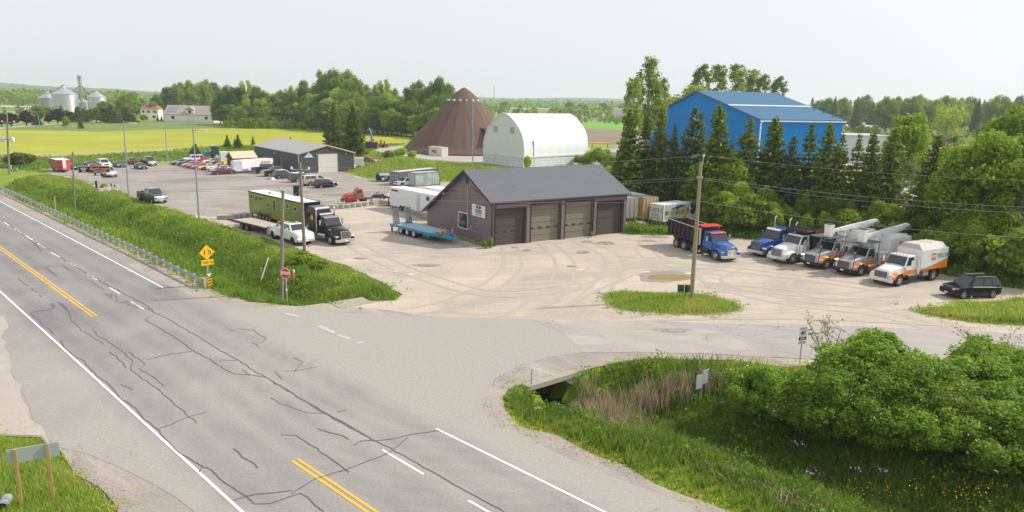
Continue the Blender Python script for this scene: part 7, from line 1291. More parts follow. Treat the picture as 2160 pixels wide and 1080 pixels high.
def spruce_mesh(H,R,m,seed,dens=1.0,bare=.08,gaps=.1,droop=.25,leaf=.33,name='crown'):
 global RG;RG=np.random.default_rng(seed);P_=[];z=H*bare;lvl=0;A=[];S=[]
 while z<H-.15:
  t=(z-H*bare)/(H*(1-bare));r=R*(1-t)**.8*RG.uniform(.72,1.12)+.12;n=int(6+5*(1-t));ph=RG.uniform(0,6.28)
  for j in range(n):
   if RG.random()<gaps*(1.4-t):continue
   a=ph+2*PI*j/n+RG.normal(0,.15);L=r*RG.uniform(.65,1.12);k=max(3,int(L/.15*dens))
   s=np.linspace(.12,1,k);x=np.cos(a)*L*s;y=np.sin(a)*L*s;zz=z-droop*L*s+.28*L*s**2.4
   w_=(1-s*.75)*L*.34
   for q in range(2):P_.append(np.stack([x+RG.normal(0,1,k)*w_*.6,y+RG.normal(0,1,k)*w_*.6,zz+RG.normal(0,.07,k)-.05*q],1));S.append(leaf*(.75+.4*(1-t))*np.ones(k))
  z+=H*.03*RG.uniform(.6,1.4)/dens**.6;lvl+=1
 for i in range(14):P_.append(np.array([[RG.normal(0,.06),RG.normal(0,.06),H-i*.09]]));S.append(np.array([.2]))
 C=np.concatenate(P_);S=np.concatenate(S);V,F=leafquads(C,S,flat=.45,up=.55,aspect=1.9);return npmesh(name,V,F,m)
def conetrunk(H,r=.16,dead=True,seed=0,m=None,z1=.5,twig=1.4,n=26):
 rn=random.Random(seed);b=MB();b.tube([(0,0,-.3),(0,0,H*.5),(0,0,H*.97)],[r,r*.65,.02],7)
 if dead:
  for i in range(n):z=rn.uniform(.06,z1)*H;a=rn.random()*6.28;L=rn.uniform(.5,1)*twig;b.tube([(0,0,z),(math.cos(a)*L,math.sin(a)*L,z-.1),(math.cos(a+.2)*L*1.4,math.sin(a+.2)*L*1.4,z-.35)],[.03,.02,.008],3,caps=False)
 return b.mesh('trunk',m or bark,True)
lf_mid=leafmat('maple_leaves',(.15,.25,.02),(.34,.47,.04),None,.5);lf_lt=leafmat('light_leaves',(.25,.36,.03),(.45,.56,.06),None,.5);lf_dk=leafmat('dark_leaves',(.09,.17,.02),(.2,.32,.04),None,.5);lf_pop=leafmat('poplar_leaves',(.18,.26,.04),(.36,.46,.08),None,.5)
lf_pur=leafmat('purple_leaves',(.03,.012,.025),(.06,.025,.035));nd_dk=leafmat('spruce_needles',(.09,.14,.02),(.22,.3,.035),(.34,.37,.05),.35);nd_ol=leafmat('olive_needles',(.1,.15,.025),(.24,.3,.045),(.34,.34,.06),.35);nd_bl=leafmat('blue_needles',(.1,.17,.1),(.2,.31,.18),None,.35)
lf_lil=leafmat('lilac_leaves',(.1,.21,.018),(.28,.44,.04),(.4,.5,.07),.45,(.2,.26,.03),.35);lf_bud=leafmat('young_leaves',(.17,.2,.05),(.28,.3,.08))
K={}
def kind(key,f):K[key]=f
def mk_dec(key,H,R,z0,m,tr=.22,tm=None,**k):me,cen=crown_mesh('crown',H,R,z0,m,**k);K[key]=(me,trunk_mesh(H,cen,tr,z0,tm,seed=k.get('seed',0)),H,R)
mk_dec('maple',12,4.4,1.6,lf_mid,seed=1,lobes=44,per=560,leaf=.25,lobe_r=.28,loose=.1);mk_dec('maple2',12,4.0,1.8,lf_mid,seed=2,lobes=40,per=520,leaf=.25,shape='egg',lobe_r=.28,loose=.15);mk_dec('light',7,2.7,.4,lf_lt,.1,seed=3,lobes=34,per=380,leaf=.19,shape='dome',lobe_r=.28,loose=.15);mk_dec('light2',7,2.4,.5,lf_mid,.1,seed=4,lobes=32,per=360,leaf=.19,shape='egg',lobe_r=.28,loose=.25)
mk_dec('dark',14,4.6,1.5,lf_dk,.25,seed=5,lobes=34,per=260,leaf=.48);mk_dec('wood',20,7.6,-1,lf_mid,.35,seed=6,lobes=60,per=260,leaf=.5,lobe_r=.26,shape='round',loose=.2);mk_dec('wood2',20,7.0,-1,lf_dk,.3,seed=7,lobes=54,per=260,leaf=.5,shape='round',lobe_r=.25,loose=.25);mk_dec('wood3',20,5.6,1,lf_lt,.3,seed=8,lobes=40,per=120,leaf=.6,shape='round',lobe_r=.24,loose=.3)
mk_dec('poplar',26,5.2,3,lf_pop,.45,barkl,seed=9,lobes=120,per=42,leaf=.42,shape='egg',lobe_r=.13,loose=.8,hollow=.1);mk_dec('poplar2',26,3.4,6,lf_pop,.35,barkl,seed=10,lobes=90,per=44,leaf=.42,shape='column',lobe_r=.15,loose=.9,hollow=.1);mk_dec('sparse',16,4.8,2,lf_lt,.25,barkl,seed=12,lobes=30,per=70,leaf=.4,shape='vase',lobe_r=.3,loose=.4)
mk_dec('purple',8,3.2,1.0,lf_pur,.2,seed=13,lobes=28,per=200,leaf=.5,shape='dome');mk_dec('bushy',4,2.6,.0,lf_mid,.1,seed=14,lobes=26,per=240,leaf=.25,shape='dome');mk_dec('bushdk',4,2.6,.0,leafmat('olive_leaves',(.07,.1,.018),(.15,.18,.035)),.1,seed=15,lobes=26,per=240,leaf=.25,shape='dome')
mk_dec('shrublt',4,2.4,.0,lf_lt,.06,seed=16,lobes=26,per=260,leaf=.2,shape='dome',loose=.3)
for i,(sd,sh)in enumerate(((21,'dome'),(22,'dome'),(23,'round'))):mk_dec('lilac%d'%i,5,3.4,.2,lf_lil,.1,barkl,seed=sd,lobes=84,per=640,leaf=.115,shape=sh,lobe_r=.175,hollow=.62,loose=.12)
for i,(H,R,m_,dn,br,gp_,dr_)in enumerate(((15,3.3,nd_dk,1.5,.04,.05,.25),(15,2.9,nd_ol,1.25,.08,.14,.3),(15,2.7,nd_dk,1.0,.16,.26,.3),(15,3.2,nd_bl,1.35,.05,.12,.3),(15,3.0,nd_ol,1.05,.22,.2,.3),(15,3.6,nd_dk,1.8,.02,.03,.2))):K['spruce%d'%i]=(spruce_mesh(H,R,m_,40+i,dn,br,gp_,dr_),conetrunk(H,.17,br>.06,i,barkl if br>.2 else bark,z1=.25+br*1.4,n=20+int(150*max(0,br-.05))),H,R)
_dead=conetrunk(13,.14,True,77,barkl,z1=.95,twig=1.5,n=190)
def tree(key,lab,cat,p,H,wk=1.0,group=None,name='tree',rz=None):
 cm,tm,h0,r0=K[key];o=thing(name,lab,cat,(p.x,p.y,p.z if len(p)>2 else 0),RNT.random()*6.28 if rz is None else rz,group);s=H/h0;o.scale=(s*wk,s*wk,s)
 link('crown',cm,o);link('trunk',tm,o);return o
RNT=random.Random(31)
YL=[(1300,484),(1400,490),(1500,494),(1560,501),(1640,508),(1700,514),(1800,529),(1900,546),(1982,573),(2060,590),(2160,606),(2400,640)]
def yline(x):
 for i in range(len(YL)-1):
  if x<=YL[i+1][0]:t=(x-YL[i][0])/(YL[i+1][0]-YL[i][0]);return lerp(YL[i][1],YL[i+1][1],max(0,t))
 return YL[-1][1]
SPR=[(0,1324,227,1.15,'dark full spruce at the left end of the spruce row'),(2,1360,236,.9,'thin brown spruce, second in the spruce row'),(1,1391,224,1.0,'narrow olive spruce, third in the spruce row'),(4,1421,262,.8,'short sparse spruce in front of the blue gable'),(3,1461,224,1.15,'blue green spruce with broad skirts in front of the blue gable'),(2,1474,234,.8,'slim spruce touching the blue green one'),(0,1509.5,219,1.05,'dense pointed spruce in front of the middle of the blue gable'),(4,1577,248,1.1,'open branched spruce left of the blue corner downspout'),(0,1629,246,1.15,'dense spruce just right of the blue corner downspout'),(3,1670,284,.9,'short bluish spruce before the blue side wall'),(2,1705,258,.95,'slender gappy spruce before the blue side wall'),(1,1743,258,1.05,'olive spruce before the right part of the blue side wall'),(4,1771,281,.8,'thin spruce at the right end of the blue building'),(2,1806,280,.8,'gappy spruce with dark trunk just right of the blue building'),(1,1835,278,1.0,'yellow green spruce right of the gappy one'),(1,1878,268,1.2,'broad brown green spruce in the right part of the row'),(1,1967,281,1.25,'olive spruce with long bare lower branches near the right maples')]
for k,x,yt,wk,lab in SPR:
 yb=(450 if x<1480 else yline(x)-24)if x<1560 else yline(x)-(24 if x<1560 else 30 if x<1800 else 34);p=g(x-(x-1000)*.02,yb);H=topz(x,yt,p);tree('spruce%d'%k,lab,'spruce',p,H,wk*(1.0 if x<1430 else 1.2),'row of tall spruces','spruce_tree')
for x,yt,yb,lab in((2133,325,570,'bare dead grey spruce at the right edge among the maples'),(1905,330,520,'dead grey branches showing between the olive spruces')):
 p=g(x,yb);H=topz(x,yt,p);o=thing('dead_tree',lab,'dead tree',(p.x,p.y,0));s=H/13;o.scale=(s,s,s);link('trunk',_dead,o);tw_=MB();[tw_.tube([(0,0,2+i*.3),(math.cos(i*2.4)*1.6,math.sin(i*2.4)*1.6,1.9+i*.3)],[.03,.01],3)for i in range(30)];tw_.build('twigs',barkl,o)
for k,x,yt,yb,wk,lab in(('maple',2049,282,556,1.0,'big bright maple, left of the two at the right edge'),('maple2',2146,283,556,1.15,'big bright maple cut by the right edge'),('maple2',2112,229,480,1.0,'tall maple behind the two bright maples at the right edge'),('maple',2165,238,470,1.1,'tall dark maple behind, cut by the right edge'),('maple',1890,243,440,.75,'round green maple standing behind the spruce row'),('sparse',1990,217,330,1.2,'pale loose willow like tree beyond the depot'),('sparse',2020,300,520,.8,'half bare tree between the olive spruce and the big maple'),('sparse',1935,310,470,.6,'thin half bare tree right of the broad brown green spruce')):
 p=g(x,yb);H=topz(x,yt,p);tree(k,lab,'tree',p,H,wk,None,'maple_tree' if 'maple' in k else 'bare_tree')
UG='leafy young trees under the spruces';n=0
for row,(dy,h0,h1)in enumerate(((-22,7.0,9.0),(-8,4.6,6.8))):
 for i in range(27):
  x=1322+i*33+RNT.uniform(-9,9)+row*16;yb=yline(x)+dy+RNT.uniform(-5,3);p=g(x,yb);k=1.0 if x<1570 else .66 if x<1980 else .85
  if 1560<x<1800 and row==0:k=.62
  if row==1 and x<1470:k*=.95
  if x<1500 and row==1:continue
  if x<1480:p=g(x,448+RNT.uniform(-6,3));k=.95
  tree(RNT.choice(['light','light2','bushy' if row else 'light2','light']),'young leafy green tree in the thicket %s the spruces'%('behind the parked trucks below' if row else 'between'),'tree',p,RNT.uniform(h0,h1)*k*(.8 if n%5==0 else 1),RNT.uniform(.9,1.2),UG+(' front' if row else ' back'),'young_tree');n+=1
for x,yt,yb,k in((1335,362,448,'light'),(1372,350,445,'light2'),(1410,366,446,'light'),(1446,345,452,'light2'),(1484,330,468,'light'),(1512,318,470,'light'),(1543,340,480,'light2'),(1500,380,478,'light'),(1560,385,486,'light'),(1605,395,492,'light2')):
 p=g(x,yb);tree(k,'tall pale green tree pushing up between the spruces beside the tall island pole','tree',p,topz(x,yt,p),.95,UG+' tall','young_tree')
for k,x,yt,D,wk,lab in(('poplar',1374,122,178,.98,'tall spreading poplar left of the blue building roof'),('poplar2',1340,165,170,.8,'poplar at the left flank of the tall spreading one'),('poplar2',1399,166,185,.6,'poplar at the right flank of the tall spreading one'),('poplar2',1484,137,285,1.0,'leftmost poplar top rising behind the blue roof'),('poplar2',1517,138,290,.95,'second poplar top behind the blue roof'),('poplar2',1555,137,282,1.0,'highest middle poplar top behind the blue roof'),('poplar2',1590,148,290,1.0,'fourth poplar top behind the blue roof'),('poplar2',1612,158,285,.8,'fifth poplar top behind the blue roof'),('poplar2',1645,162,280,.9,'lone poplar at the right end behind the blue roof'),('light',1448,183,250,1.3,'low round tree behind the left slope of the blue roof')):
 t=gd(x,yt,D);tree(k,lab,'tree',Vector((t.x,t.y,0)),t.z,wk*(1.35 if k=='poplar2' else 1),None,'poplar_tree')
for k,x,yt,yb,wk,lab in((5,706,215,316,1.1,'dark dense spruce, left one of the pair behind the garage'),(5,746,218,329,1.15,'dark dense spruce, right one of the pair behind the garage'),(0,480,284,314,1.4,'small pointed conifer behind the shed, left of two'),(0,503,283,314,1.5,'small pointed conifer behind the shed, right of two'),(1,534,286,306,1.3,'tiny conifer behind the garage roof left part'),(1,613,288,303,1.2,'tiny conifer tip behind the garage ridge'),(0,413,302,334,2.4,'round dark conifer beside the blue tractor'),(1,495,292,308,1.3,'tiny conifer between the small pointed ones')):
 p=g(x,yb);tree('spruce%d'%k,lab,'conifer',p,topz(x,yt,p),wk,None,'spruce_tree')
PF=[(262,200),(275,196),(300,208),(330,200),(355,186),(375,176),(400,171),(430,170),(450,176),(468,196),(482,180),(500,186),(520,172),(540,182),(560,192),(590,192),(612,184),(640,170),(665,182),(680,152),(700,148),(730,152),(752,166),(770,190),(790,180),(812,170),(830,190),(850,205),(868,190),(880,173),(895,192),(915,172),(930,165),(945,182),(960,205)]
def prof_(x):
 for i in range(len(PF)-1):
  if PF[i][0]<=x<=PF[i+1][0]:return lerp(PF[i][1],PF[i+1][1],(x-PF[i][0])/(PF[i+1][0]-PF[i][0]))
 return 200
for i,(x,_)in enumerate(PF):
 y=prof_(x)+RNT.uniform(-1,2);yb=251.5 if x<455 else 264+(x-262)*.02 if x<640 else 270+(x-640)*.06;D=g(x,yb-5).y;t=gd(x,y,D)
 tree(RNT.choice(['wood','wood2','wood'])if x not in(520,868,812)else 'wood3','tall tree forming the skyline of the wood beyond the hay field','tree',Vector((t.x,t.y,0)),t.z,RNT.uniform(.62,.85)*(1.25 if x<470 else 1),'skyline trees of the left wood','broadleaf_tree')
for row,(f,dy)in enumerate(((.52,3),(.72,0))):
 for i in range(32):
  x=462+i*16+RNT.uniform(-6,6)+row*9;x=max(x,455)
  if x<470 and row==0:continue
  yb=(263 if x<500 else 266 if x<640 else 270+(x-640)*.07)+dy;p=g(x,yb);yt=prof_(x);h=topz(x,yt,p)
  tree(RNT.choice(['wood','wood2','wood3','wood2','wood']),'lower tree at the edge of the wood beyond the hay field','tree',p,h*f*RNT.uniform(.8,1.1),RNT.uniform(.8,1.1)/f**.5,'edge trees of the left wood','broadleaf_tree')
for x,yt,yb,k,wk,lab in((4,239,268,'purple',1.2,'purple leaved maple cut by the left edge'),(25,239,268,'purple',1.2,'purple leaved maple right of the far left pole'),(56,235,265,'purple',1.2,'purple leaved maple in front of the white factory'),(103,243,261,'purple',1,'small purple maple left of the big one'),(122,231,261,'purple',1.15,'big purple maple below the shiny grain bin'),(150,237,258,'purple',1.1,'purple maple right of the shiny grain bin foot'),(220,230,256,'purple',1,'purple tree between the brownish pines'),(79,240,264,'spruce3',1.9,'light blue green spruce by the pale street lamp'),(131,222,256,'spruce3',1.4,'blue green spruce top before the shiny bin'),(84,223,260,'dark',.8,'tall dark narrow tree left of the bins'),(104,226,256,'maple',.9,'rounded green tree below the left bin'),(142,232,256,'dark',.8,'dark green tree right of the blue spruce'),(166,224,259,'spruce1',2.2,'broad olive pine left of the low bin'),(178,228,256,'spruce5',1.5,'dark spruce below the low bin'),(191,230,257,'dark',.8,'dark bushy tree below the right bin'),(204,227,259,'spruce4',2.4,'brown green pine before the right bin'),(222,214,250,'maple2',1.2,'light green tree right of the right bin'),(236,219,259,'spruce1',2.3,'broad brownish pine near the middle of the farm trees'),(250,226,257,'spruce4',1.6,'brownish pine beside the broad one'),(268,227,258,'spruce5',2.3,'dark pine left of the farmhouse'),(258,212,248,'dark',.9,'dark tree behind the pines left of the farmhouse'),(288,214,250,'maple',1,'green tree behind the farmhouse'),(139,246,272,'light2',.8,'bright young tree in the pasture, left of two'),(171,250,271,'spruce0',1.1,'small young tree in the pasture, right of two'),(242,240,258,'light',.7,'bright small tree before the pines'),(304,242,255,'bushy',1,'rounded bush before the farmhouse'),(333,243,255,'spruce5',1,'dark clipped conifer at the outbuilding gable'),(341,243,255,'spruce5',1,'second dark clipped conifer at the outbuilding gable'),(325,215,252,'maple2',.9,'tree behind the gap between farmhouse and outbuilding'),(40,322,352,'bushdk',1.3,'dark round bush beside the far left utility pole'),(1063,215,238,'dark',1.2,'large round tree behind the dome top right'),(1046,224,240,'maple',1,'small green tree touching the dome'),(1104,214,232,'dark',1.1,'hazy tree behind the white factory roof'),(1128,230,239,'light',1.1,'small tree before the white factory'),(1147,230,239,'light',1.1,'second small tree before the white factory'),(1176,227,239,'light',1,'small tree at the right of the white factory'),(1201,214,238,'dark',1.2,'large field tree above the fabric building right end'),(1222,220,240,'dark',.9,'field tree with clear trunk, left of two'),(1234,220,240,'dark',.9,'field tree with clear trunk, right of two'),(1272,217,240,'dark',1.3,'broad field tree standing alone before the horizon'),(1204,226,244,'bushy',1.2,'pale bush below the large field tree'),(1299,230,240,'light',.9,'small field tree left of the first spruce'),(1313,217,240,'dark',1.1,'field tree half hidden by the first spruce'),(1290,212,232,'poplar2',1.4,'hazy tall tree on the horizon left of the spruces'),(1777,209,246,'maple',1.1,'big round tree right of the blue roof end'),(1826,223,248,'maple',1.3,'round tree in the tan field'),(1864,231,250,'maple2',1,'smaller tree in the tan field'),(1893,228,252,'light2',1.1,'light tree at the tan field edge'),(1925,228,256,'maple',1.1,'green tree left of the barn'),(2070,210,262,'spruce5',1.1,'tall dark spruce on the right skyline'),(2118,218,262,'spruce2',1.4,'thin spruce on the right skyline'),(2142,214,262,'spruce0',1.3,'spruce near the right edge of the skyline'),(2093,222,262,'spruce1',1.2,'shorter spruce between the skyline spruces'),(1812,262,290,'light',1.2,'pale shrub before the greenhouse tunnel'),(1838,265,292,'bushy',1.0,'green shrub before the greenhouse tunnel'),(1790,268,291,'light2',1.1,'small pale tree beside the blue building far corner')):
 p=g(x,yb);tree(k,lab,'bush' if 'bush' in lab or 'shrub' in lab else 'tree',p,max(1.5,topz(x,yt,p)),wk*(1.4 if x<290 else 1.1),None,'bush' if 'bush' in lab else 'purple_maple' if k=='purple' else 'tree')
for i in range(30):
 x=1715+i*16;D=RNT.uniform(420,640);yt=208+4*math.sin(i*1.7)+RNT.uniform(-3,4);t=gd(x,yt,D);tree(RNT.choice(['wood','wood2','spruce5','wood','spruce0','wood2']),'hazy tree in the skyline band right of the blue building','tree',Vector((t.x,t.y,0)),t.z,RNT.uniform(.8,1.1),'skyline trees on the right','broadleaf_tree')
for i in range(14):
 x=1925+i*20+RNT.uniform(-5,5);yb=RNT.uniform(275,330);p=g(x,yb);tree(RNT.choice(['sparse','light2','maple','sparse','maple2']),'mixed tree behind the bright maples beyond the depot','tree',p,RNT.uniform(6,10),1,'trees beyond the depot','young_tree')
for x,yt,yb,k,wk,lab in((1112,328,355,'light',.6,'yellow green sapling in front of the white block wall'),(1244,318,345,'light',1.3,'light shrub at the right end of the white building'),(1268,312,350,'light2',1.2,'tall shrub between the white building and the first spruce'),(1292,330,365,'light',1.2,'light shrub left of the first spruce'),(1222,328,348,'bushy',1.0,'low shrub at the white building corner'),(1280,345,392,'bushy',1.2,'green bush above the shop roof right end'),(1310,350,410,'light2',1.2,'bushy young tree behind the shop right end'),(1034,500,523,'light',.55,'yellow green weed clump at the shop corner'),(1022,508,524,'bushy',.6,'low dark weed clump at the shop corner'),(1318,470,490,'light',.8,'weed clump by the last shop door'),(1332,476,491,'bushy',.9,'weed clump under the semi trailers'),(1247,488,500,'bushy',.6,'weed tuft between the last two shop doors'),(220,387,401,'light',.9,'small bright shrub in the sign bed'),(633,532,556,'bushy',2.0,'broad low shrub in the verge beside the leaning pole'),(672,548,566,'bushy',1.8,'low shrub in the verge right of the leaning pole'),(845,312,330,'light',1.4,'weedy shrub left of the cream container'),(820,318,334,'bushy',1.3,'weedy shrub before the brown dome'),(870,318,334,'light',1.1,'pale weedy shrub beside the cream container')):
 p=g(x,yb);tree('bushy' if k=='light2' else k if k=='bushy' else 'shrublt',lab,'shrub',p,max(.6,topz(x,yt,p)),wk*1.1,None,'shrub')
for i,(x,yb,R,H,lab)in enumerate(((1605,858,2.3,3.3,'leftmost lilac bush beside the tilted grey sign panels'),(1692,885,2.5,2.7,'lilac bush left of the tallest one, below the 40 sign'),(1772,900,2.8,4.2,'lilac bush with bare twisting stems in its face'),(1848,865,3.4,5.5,'tallest lilac bush with white blossom'),(1935,905,3.0,4.9,'lilac bush right of the tallest one'),(1985,940,2.7,3.6,'low lilac bush in front, right of the tallest'),(1880,925,2.4,3.2,'low lilac bush in front of the tallest'),(2060,890,3.1,4.4,'lilac bush under the second bare sapling'),(2130,870,3.2,4.9,'pink tinted lilac bush at the right edge'),(2080,965,2.9,3.6,'lilac bush in the lower right, front row'),(2165,960,3.2,4.2,'lilac bush cut by the lower right edge'),(2215,890,3.2,4.6,'lilac bush beyond the right edge'),(1728,890,2.2,2.4,'small lilac bush behind, between the leftmost ones'),(1905,905,2.7,4.0,'lilac bush filling the hollow below the tallest'),(2010,925,2.7,4.0,'lilac bush between the tallest and the right ones'),(2130,935,2.8,4.2,'lilac bush in the middle of the right hand group'))):
 p=g(x,yb);p.z=-.6;H*=.82;o=tree('lilac%d'%(i%3),lab,'bush',p,H+.3,R/3.4*5/(H+.3)*1.2,'lilac bushes at the road junction','lilac_bush')
blos=mat('pale_blossom',(.7,.62,.66),.6,var=.1);rn_=np.random.default_rng(3)
def sapling(lab,x,yb,yt,sp,sd):
 rn=random.Random(sd);p=g(x,yb);H=topz(x,yt,p);o=thing('bare_sapling',lab,'tree',(p.x,p.y,-.3));b=MB();tips=[]
 for i in range(8):
  a=rn.random()*6.28;L=rn.uniform(.5,1)*sp;h=H*rn.uniform(.7,1.05);pts=[(0,0,0),(math.cos(a)*L*.25,math.sin(a)*L*.25,h*.4),(math.cos(a)*L*.6,math.sin(a)*L*.6,h*.75),(math.cos(a)*L,math.sin(a)*L,h)];b.tube(pts,[.06,.045,.028,.01],5)
  for j in range(9):t=rn.uniform(.35,1);q=Vector(pts[1]).lerp(Vector(pts[3]),t);e=q+Vector((rn.gauss(0,.45),rn.gauss(0,.45),rn.uniform(.1,.7)));b.tube([q,e],[.016,.006],3,caps=False);tips.append(q.lerp(e,.6));tips.append(e)
 b.build('trunk',barkl,o);C=np.array([list(t+Vector((rn.gauss(0,.08),rn.gauss(0,.08),rn.gauss(0,.06))))for t in tips for _ in range(4)]);V,F=leafquads(C,.09);link('crown',npmesh('crown',V,F,lf_bud),o);return o
sapling('nearly leafless sapling rising behind the tallest lilac, beside the 40 sign',1748,800,668,2.4,3);sapling('leafless thorny sapling at the right edge behind the lilacs',2090,800,712,2.6,5);sapling('low leafless sapling cut by the right edge',2150,810,728,2.2,9)
def wob(x,y,s,ph=0):return .5+.25*np.sin(x/s+1.7*np.sin(y/s*.8+ph))+.25*np.sin(y/s*1.3+ph*2+1.3*np.cos(x/s*.7))
def grass(name,poly,dens,h0,h1,m,seed,label,wd=.02,near=1.0,gate=None,blades=4,lean=.35,spread=.1,flat_edge=.8):
 rg=np.random.default_rng(seed);P2=np.array([[q[0],q[1]]for q in poly]);x0,y0=P2.min(0);x1,y1=P2.max(0);x0=max(x0,-95);x1=min(x1,52);y0=max(y0,16)
 n=int((x1-x0)*(y1-y0)*dens);x=rg.uniform(x0,x1,n);y=rg.uniform(y0,y1,n);d=np.hypot(x,y);keep=rg.random(n)<np.clip((50/d)**1.2,.15,1)*near
 x,y=x[keep],y[keep];ins=inpoly(x,y,[tuple(q)for q in P2]);x,y=x[ins],y[ins]
 vis=(np.abs(x)<y*.78+6);x,y=x[vis],y[vis]
 if gate is not None:k=gate(x,y)>rg.random(len(x));x,y=x[k],y[k]
 z=gz(x,y);de=np.clip(polydist(x,y,[tuple(q)for q in P2]+[tuple(P2[0])])/flat_edge,.35,1);d=np.hypot(x,y);big=np.clip(d/45,1,2.6)
 x=np.repeat(x,blades);y=np.repeat(y,blades);z=np.repeat(z,blades);de=np.repeat(de,blades);big=np.repeat(big,blades);n=len(x);x=x+rg.normal(0,spread,n)*big;y=y+rg.normal(0,spread,n)*big
 h=(h0+(h1-h0)*rg.random(n)**1.5)*de*(.55+.9*wob(x,y,2.2,seed));a=rg.uniform(0,6.28,n);w_=wd*big*rg.uniform(.7,1.4,n);lx=rg.normal(0,lean,n)*h;ly=rg.normal(0,lean,n)*h
 B=np.stack([x,y,z],1);dx=np.stack([np.cos(a)*w_,np.sin(a)*w_,0*a],1);M=B+np.stack([lx*.35,ly*.35,h*.6],1);T=B+np.stack([lx,ly,h],1)
 V=np.stack([B-dx,B+dx,M+dx*.7,T,M-dx*.7],1).reshape(-1,3);i=np.arange(n)[:,None]*5;F=np.concatenate([i+np.array([[0,1,2,4]])],0);F2=i+np.array([[4,2,3,3]])
 me=npmesh(name,V,F,m);me2=None
 import bmesh
 tri=np.concatenate([i+np.array([[0,1,2]]),i+np.array([[0,2,4]]),i+np.array([[4,2,3]])],0);bpy.data.meshes.remove(me);me=npmesh(name,V,tri,m)
 o=bpy.data.objects.new(name,me);COL.objects.link(o);o['kind']='stuff';o['label']=label;print(name,n);return o
gm1=leafmat('grass_blades',(.19,.29,.04),(.34,.46,.07),(.5,.5,.14),.5,(.42,.42,.1),.22);gm2=leafmat('grass_dark_blades',(.12,.22,.03),(.26,.38,.055),None,.5,(.1,.2,.025),.3);gm3=leafmat('verge_dry_blades',(.36,.46,.05),(.56,.62,.08),(.68,.54,.18),.5,(.55,.46,.14),.35);reedm=leafmat('dead_reeds',(.3,.23,.15),(.5,.4,.27),None,.15)
vl=[tuple(q[:2])for q in verge_left];vr=[tuple(q[:2])for q in verge_right];isl=[tuple(q[:2])for q in island];isr=[tuple(q[:2])for q in island_right];vc=[tuple(q[:2])for q in verge_corner]
grass('roadside_grass',vl,48,.1,.38,gm1,1,'green roadside grass of the left verge');grass('ditch_grass',vl,24,.3,.75,gm2,2,'lush taller grass in the left ditch',gate=lambda x,y:np.clip(1.35-polydist(x,y,ditch_left)/4.5,0,1),wd=.026)
grass('roadside_grass',vr,80,.05,.2,gm3,3,'short yellow green grass on the right road verge',gate=lambda x,y:np.clip(polydist(x,y,ditch_right)/3-.6,0,1)*(np.hypot(x-PIT.x,y-PIT.y)>2.2));grass('ditch_grass',vr,34,.25,.8,gm2,4,'lush dark weeds in the right ditch',gate=lambda x,y:np.clip(1.5-polydist(x,y,ditch_right)/6.5,0,1)*(np.hypot(x-PIT.x,y-PIT.y)>2.2),wd=.028)
grass('island_grass',isl,110,.12,.42,gm1,5,'tall grass on the island round the pole',wd=.024);grass('island_grass',isr,90,.25,.7,gm1,6,'tall grass on the right hand island',wd=.024);grass('corner_grass',vc,130,.1,.34,gm1,7,'grass at the lower left corner',wd=.014)
reedline=[q[:2]for q in P((1255,815),(1290,835),(1340,858))];reed2=[q[:2]for q in P((1350,812),(1420,805),(1500,800))]
grass('dead_reeds',vr,38,.6,1.2,reedm,8,'dead tan reeds standing in the right ditch',gate=lambda x,y:np.clip(1.2-polydist(x,y,reedline)/1.9,0,1)+np.clip(1.1-polydist(x,y,reed2)/1.3,0,.8),wd=.022,lean=.16,blades=3)
grass('dead_reeds',vr,10,.3,.8,reedm,9,'scattered dry stalks along the right ditch edge',gate=lambda x,y:np.clip(1-polydist(x,y,[q[:2]for q in P((1290,885),(1380,925),(1520,985),(1700,1070))])/1.2,0,.8),wd=.025,lean=.7,blades=3)
beyond=[q[:2]for q in P((1306,492),(1341,495),(1396,496),(1460,497),(1542,501),(1620,509),(1700,518),(1800,533),(1900,549),(1982,577),(2060,595),(2160,611),(2400,640),(2400,560),(2100,540),(1900,500),(1700,470),(1500,455),(1320,450))]
grass('thicket_grass',beyond,26,.4,1.0,gm2,10,'rank grass under the thicket behind the trucks',wd=.06)
for k,pl in enumerate((vl,vr,isl,isr,vc)):
 A_=np.array(pl);lo=A_.min(0)-1.5;hi=A_.max(0)+1.5;ring=list(pl)+[pl[0]]
 grass('edge_grass',[(lo[0],lo[1]),(hi[0],lo[1]),(hi[0],hi[1]),(lo[0],hi[1])],12,.06,.26,gm3 if k in(1,4)else gm1,30+k,'straggling tufts where the grass meets the gravel',wd=.022,gate=lambda x,y:np.clip(np.exp(-polydist(x,y,ring)/.45)*(wob(x,y,1.1,k)>.42)*1.3,0,1),blades=6,spread=.07)
def weeds(name,pts,leaf,m,seed,label,per=60):
 """low leafy weeds in clumps"""
 rg=np.random.default_rng(seed);C=[]
 for x,y,r,h in pts:k=int(per*r*r+12);a=rg.uniform(0,6.28,k);q=r*np.sqrt(rg.random(k));xx=x+np.cos(a)*q;yy=y+np.sin(a)*q;zz=gz(xx,yy)+h*rg.random(k)**.6*np.clip(1.15-(q/r)**2,.15,1);C.append(np.stack([xx,yy,zz],1))
 C=np.concatenate(C);global RG;RG=rg;V,F=leafquads(C,leaf);o=bpy.data.objects.new(name,npmesh(name,V,F,m));COL.objects.link(o);o['kind']='stuff';o['label']=label;return o
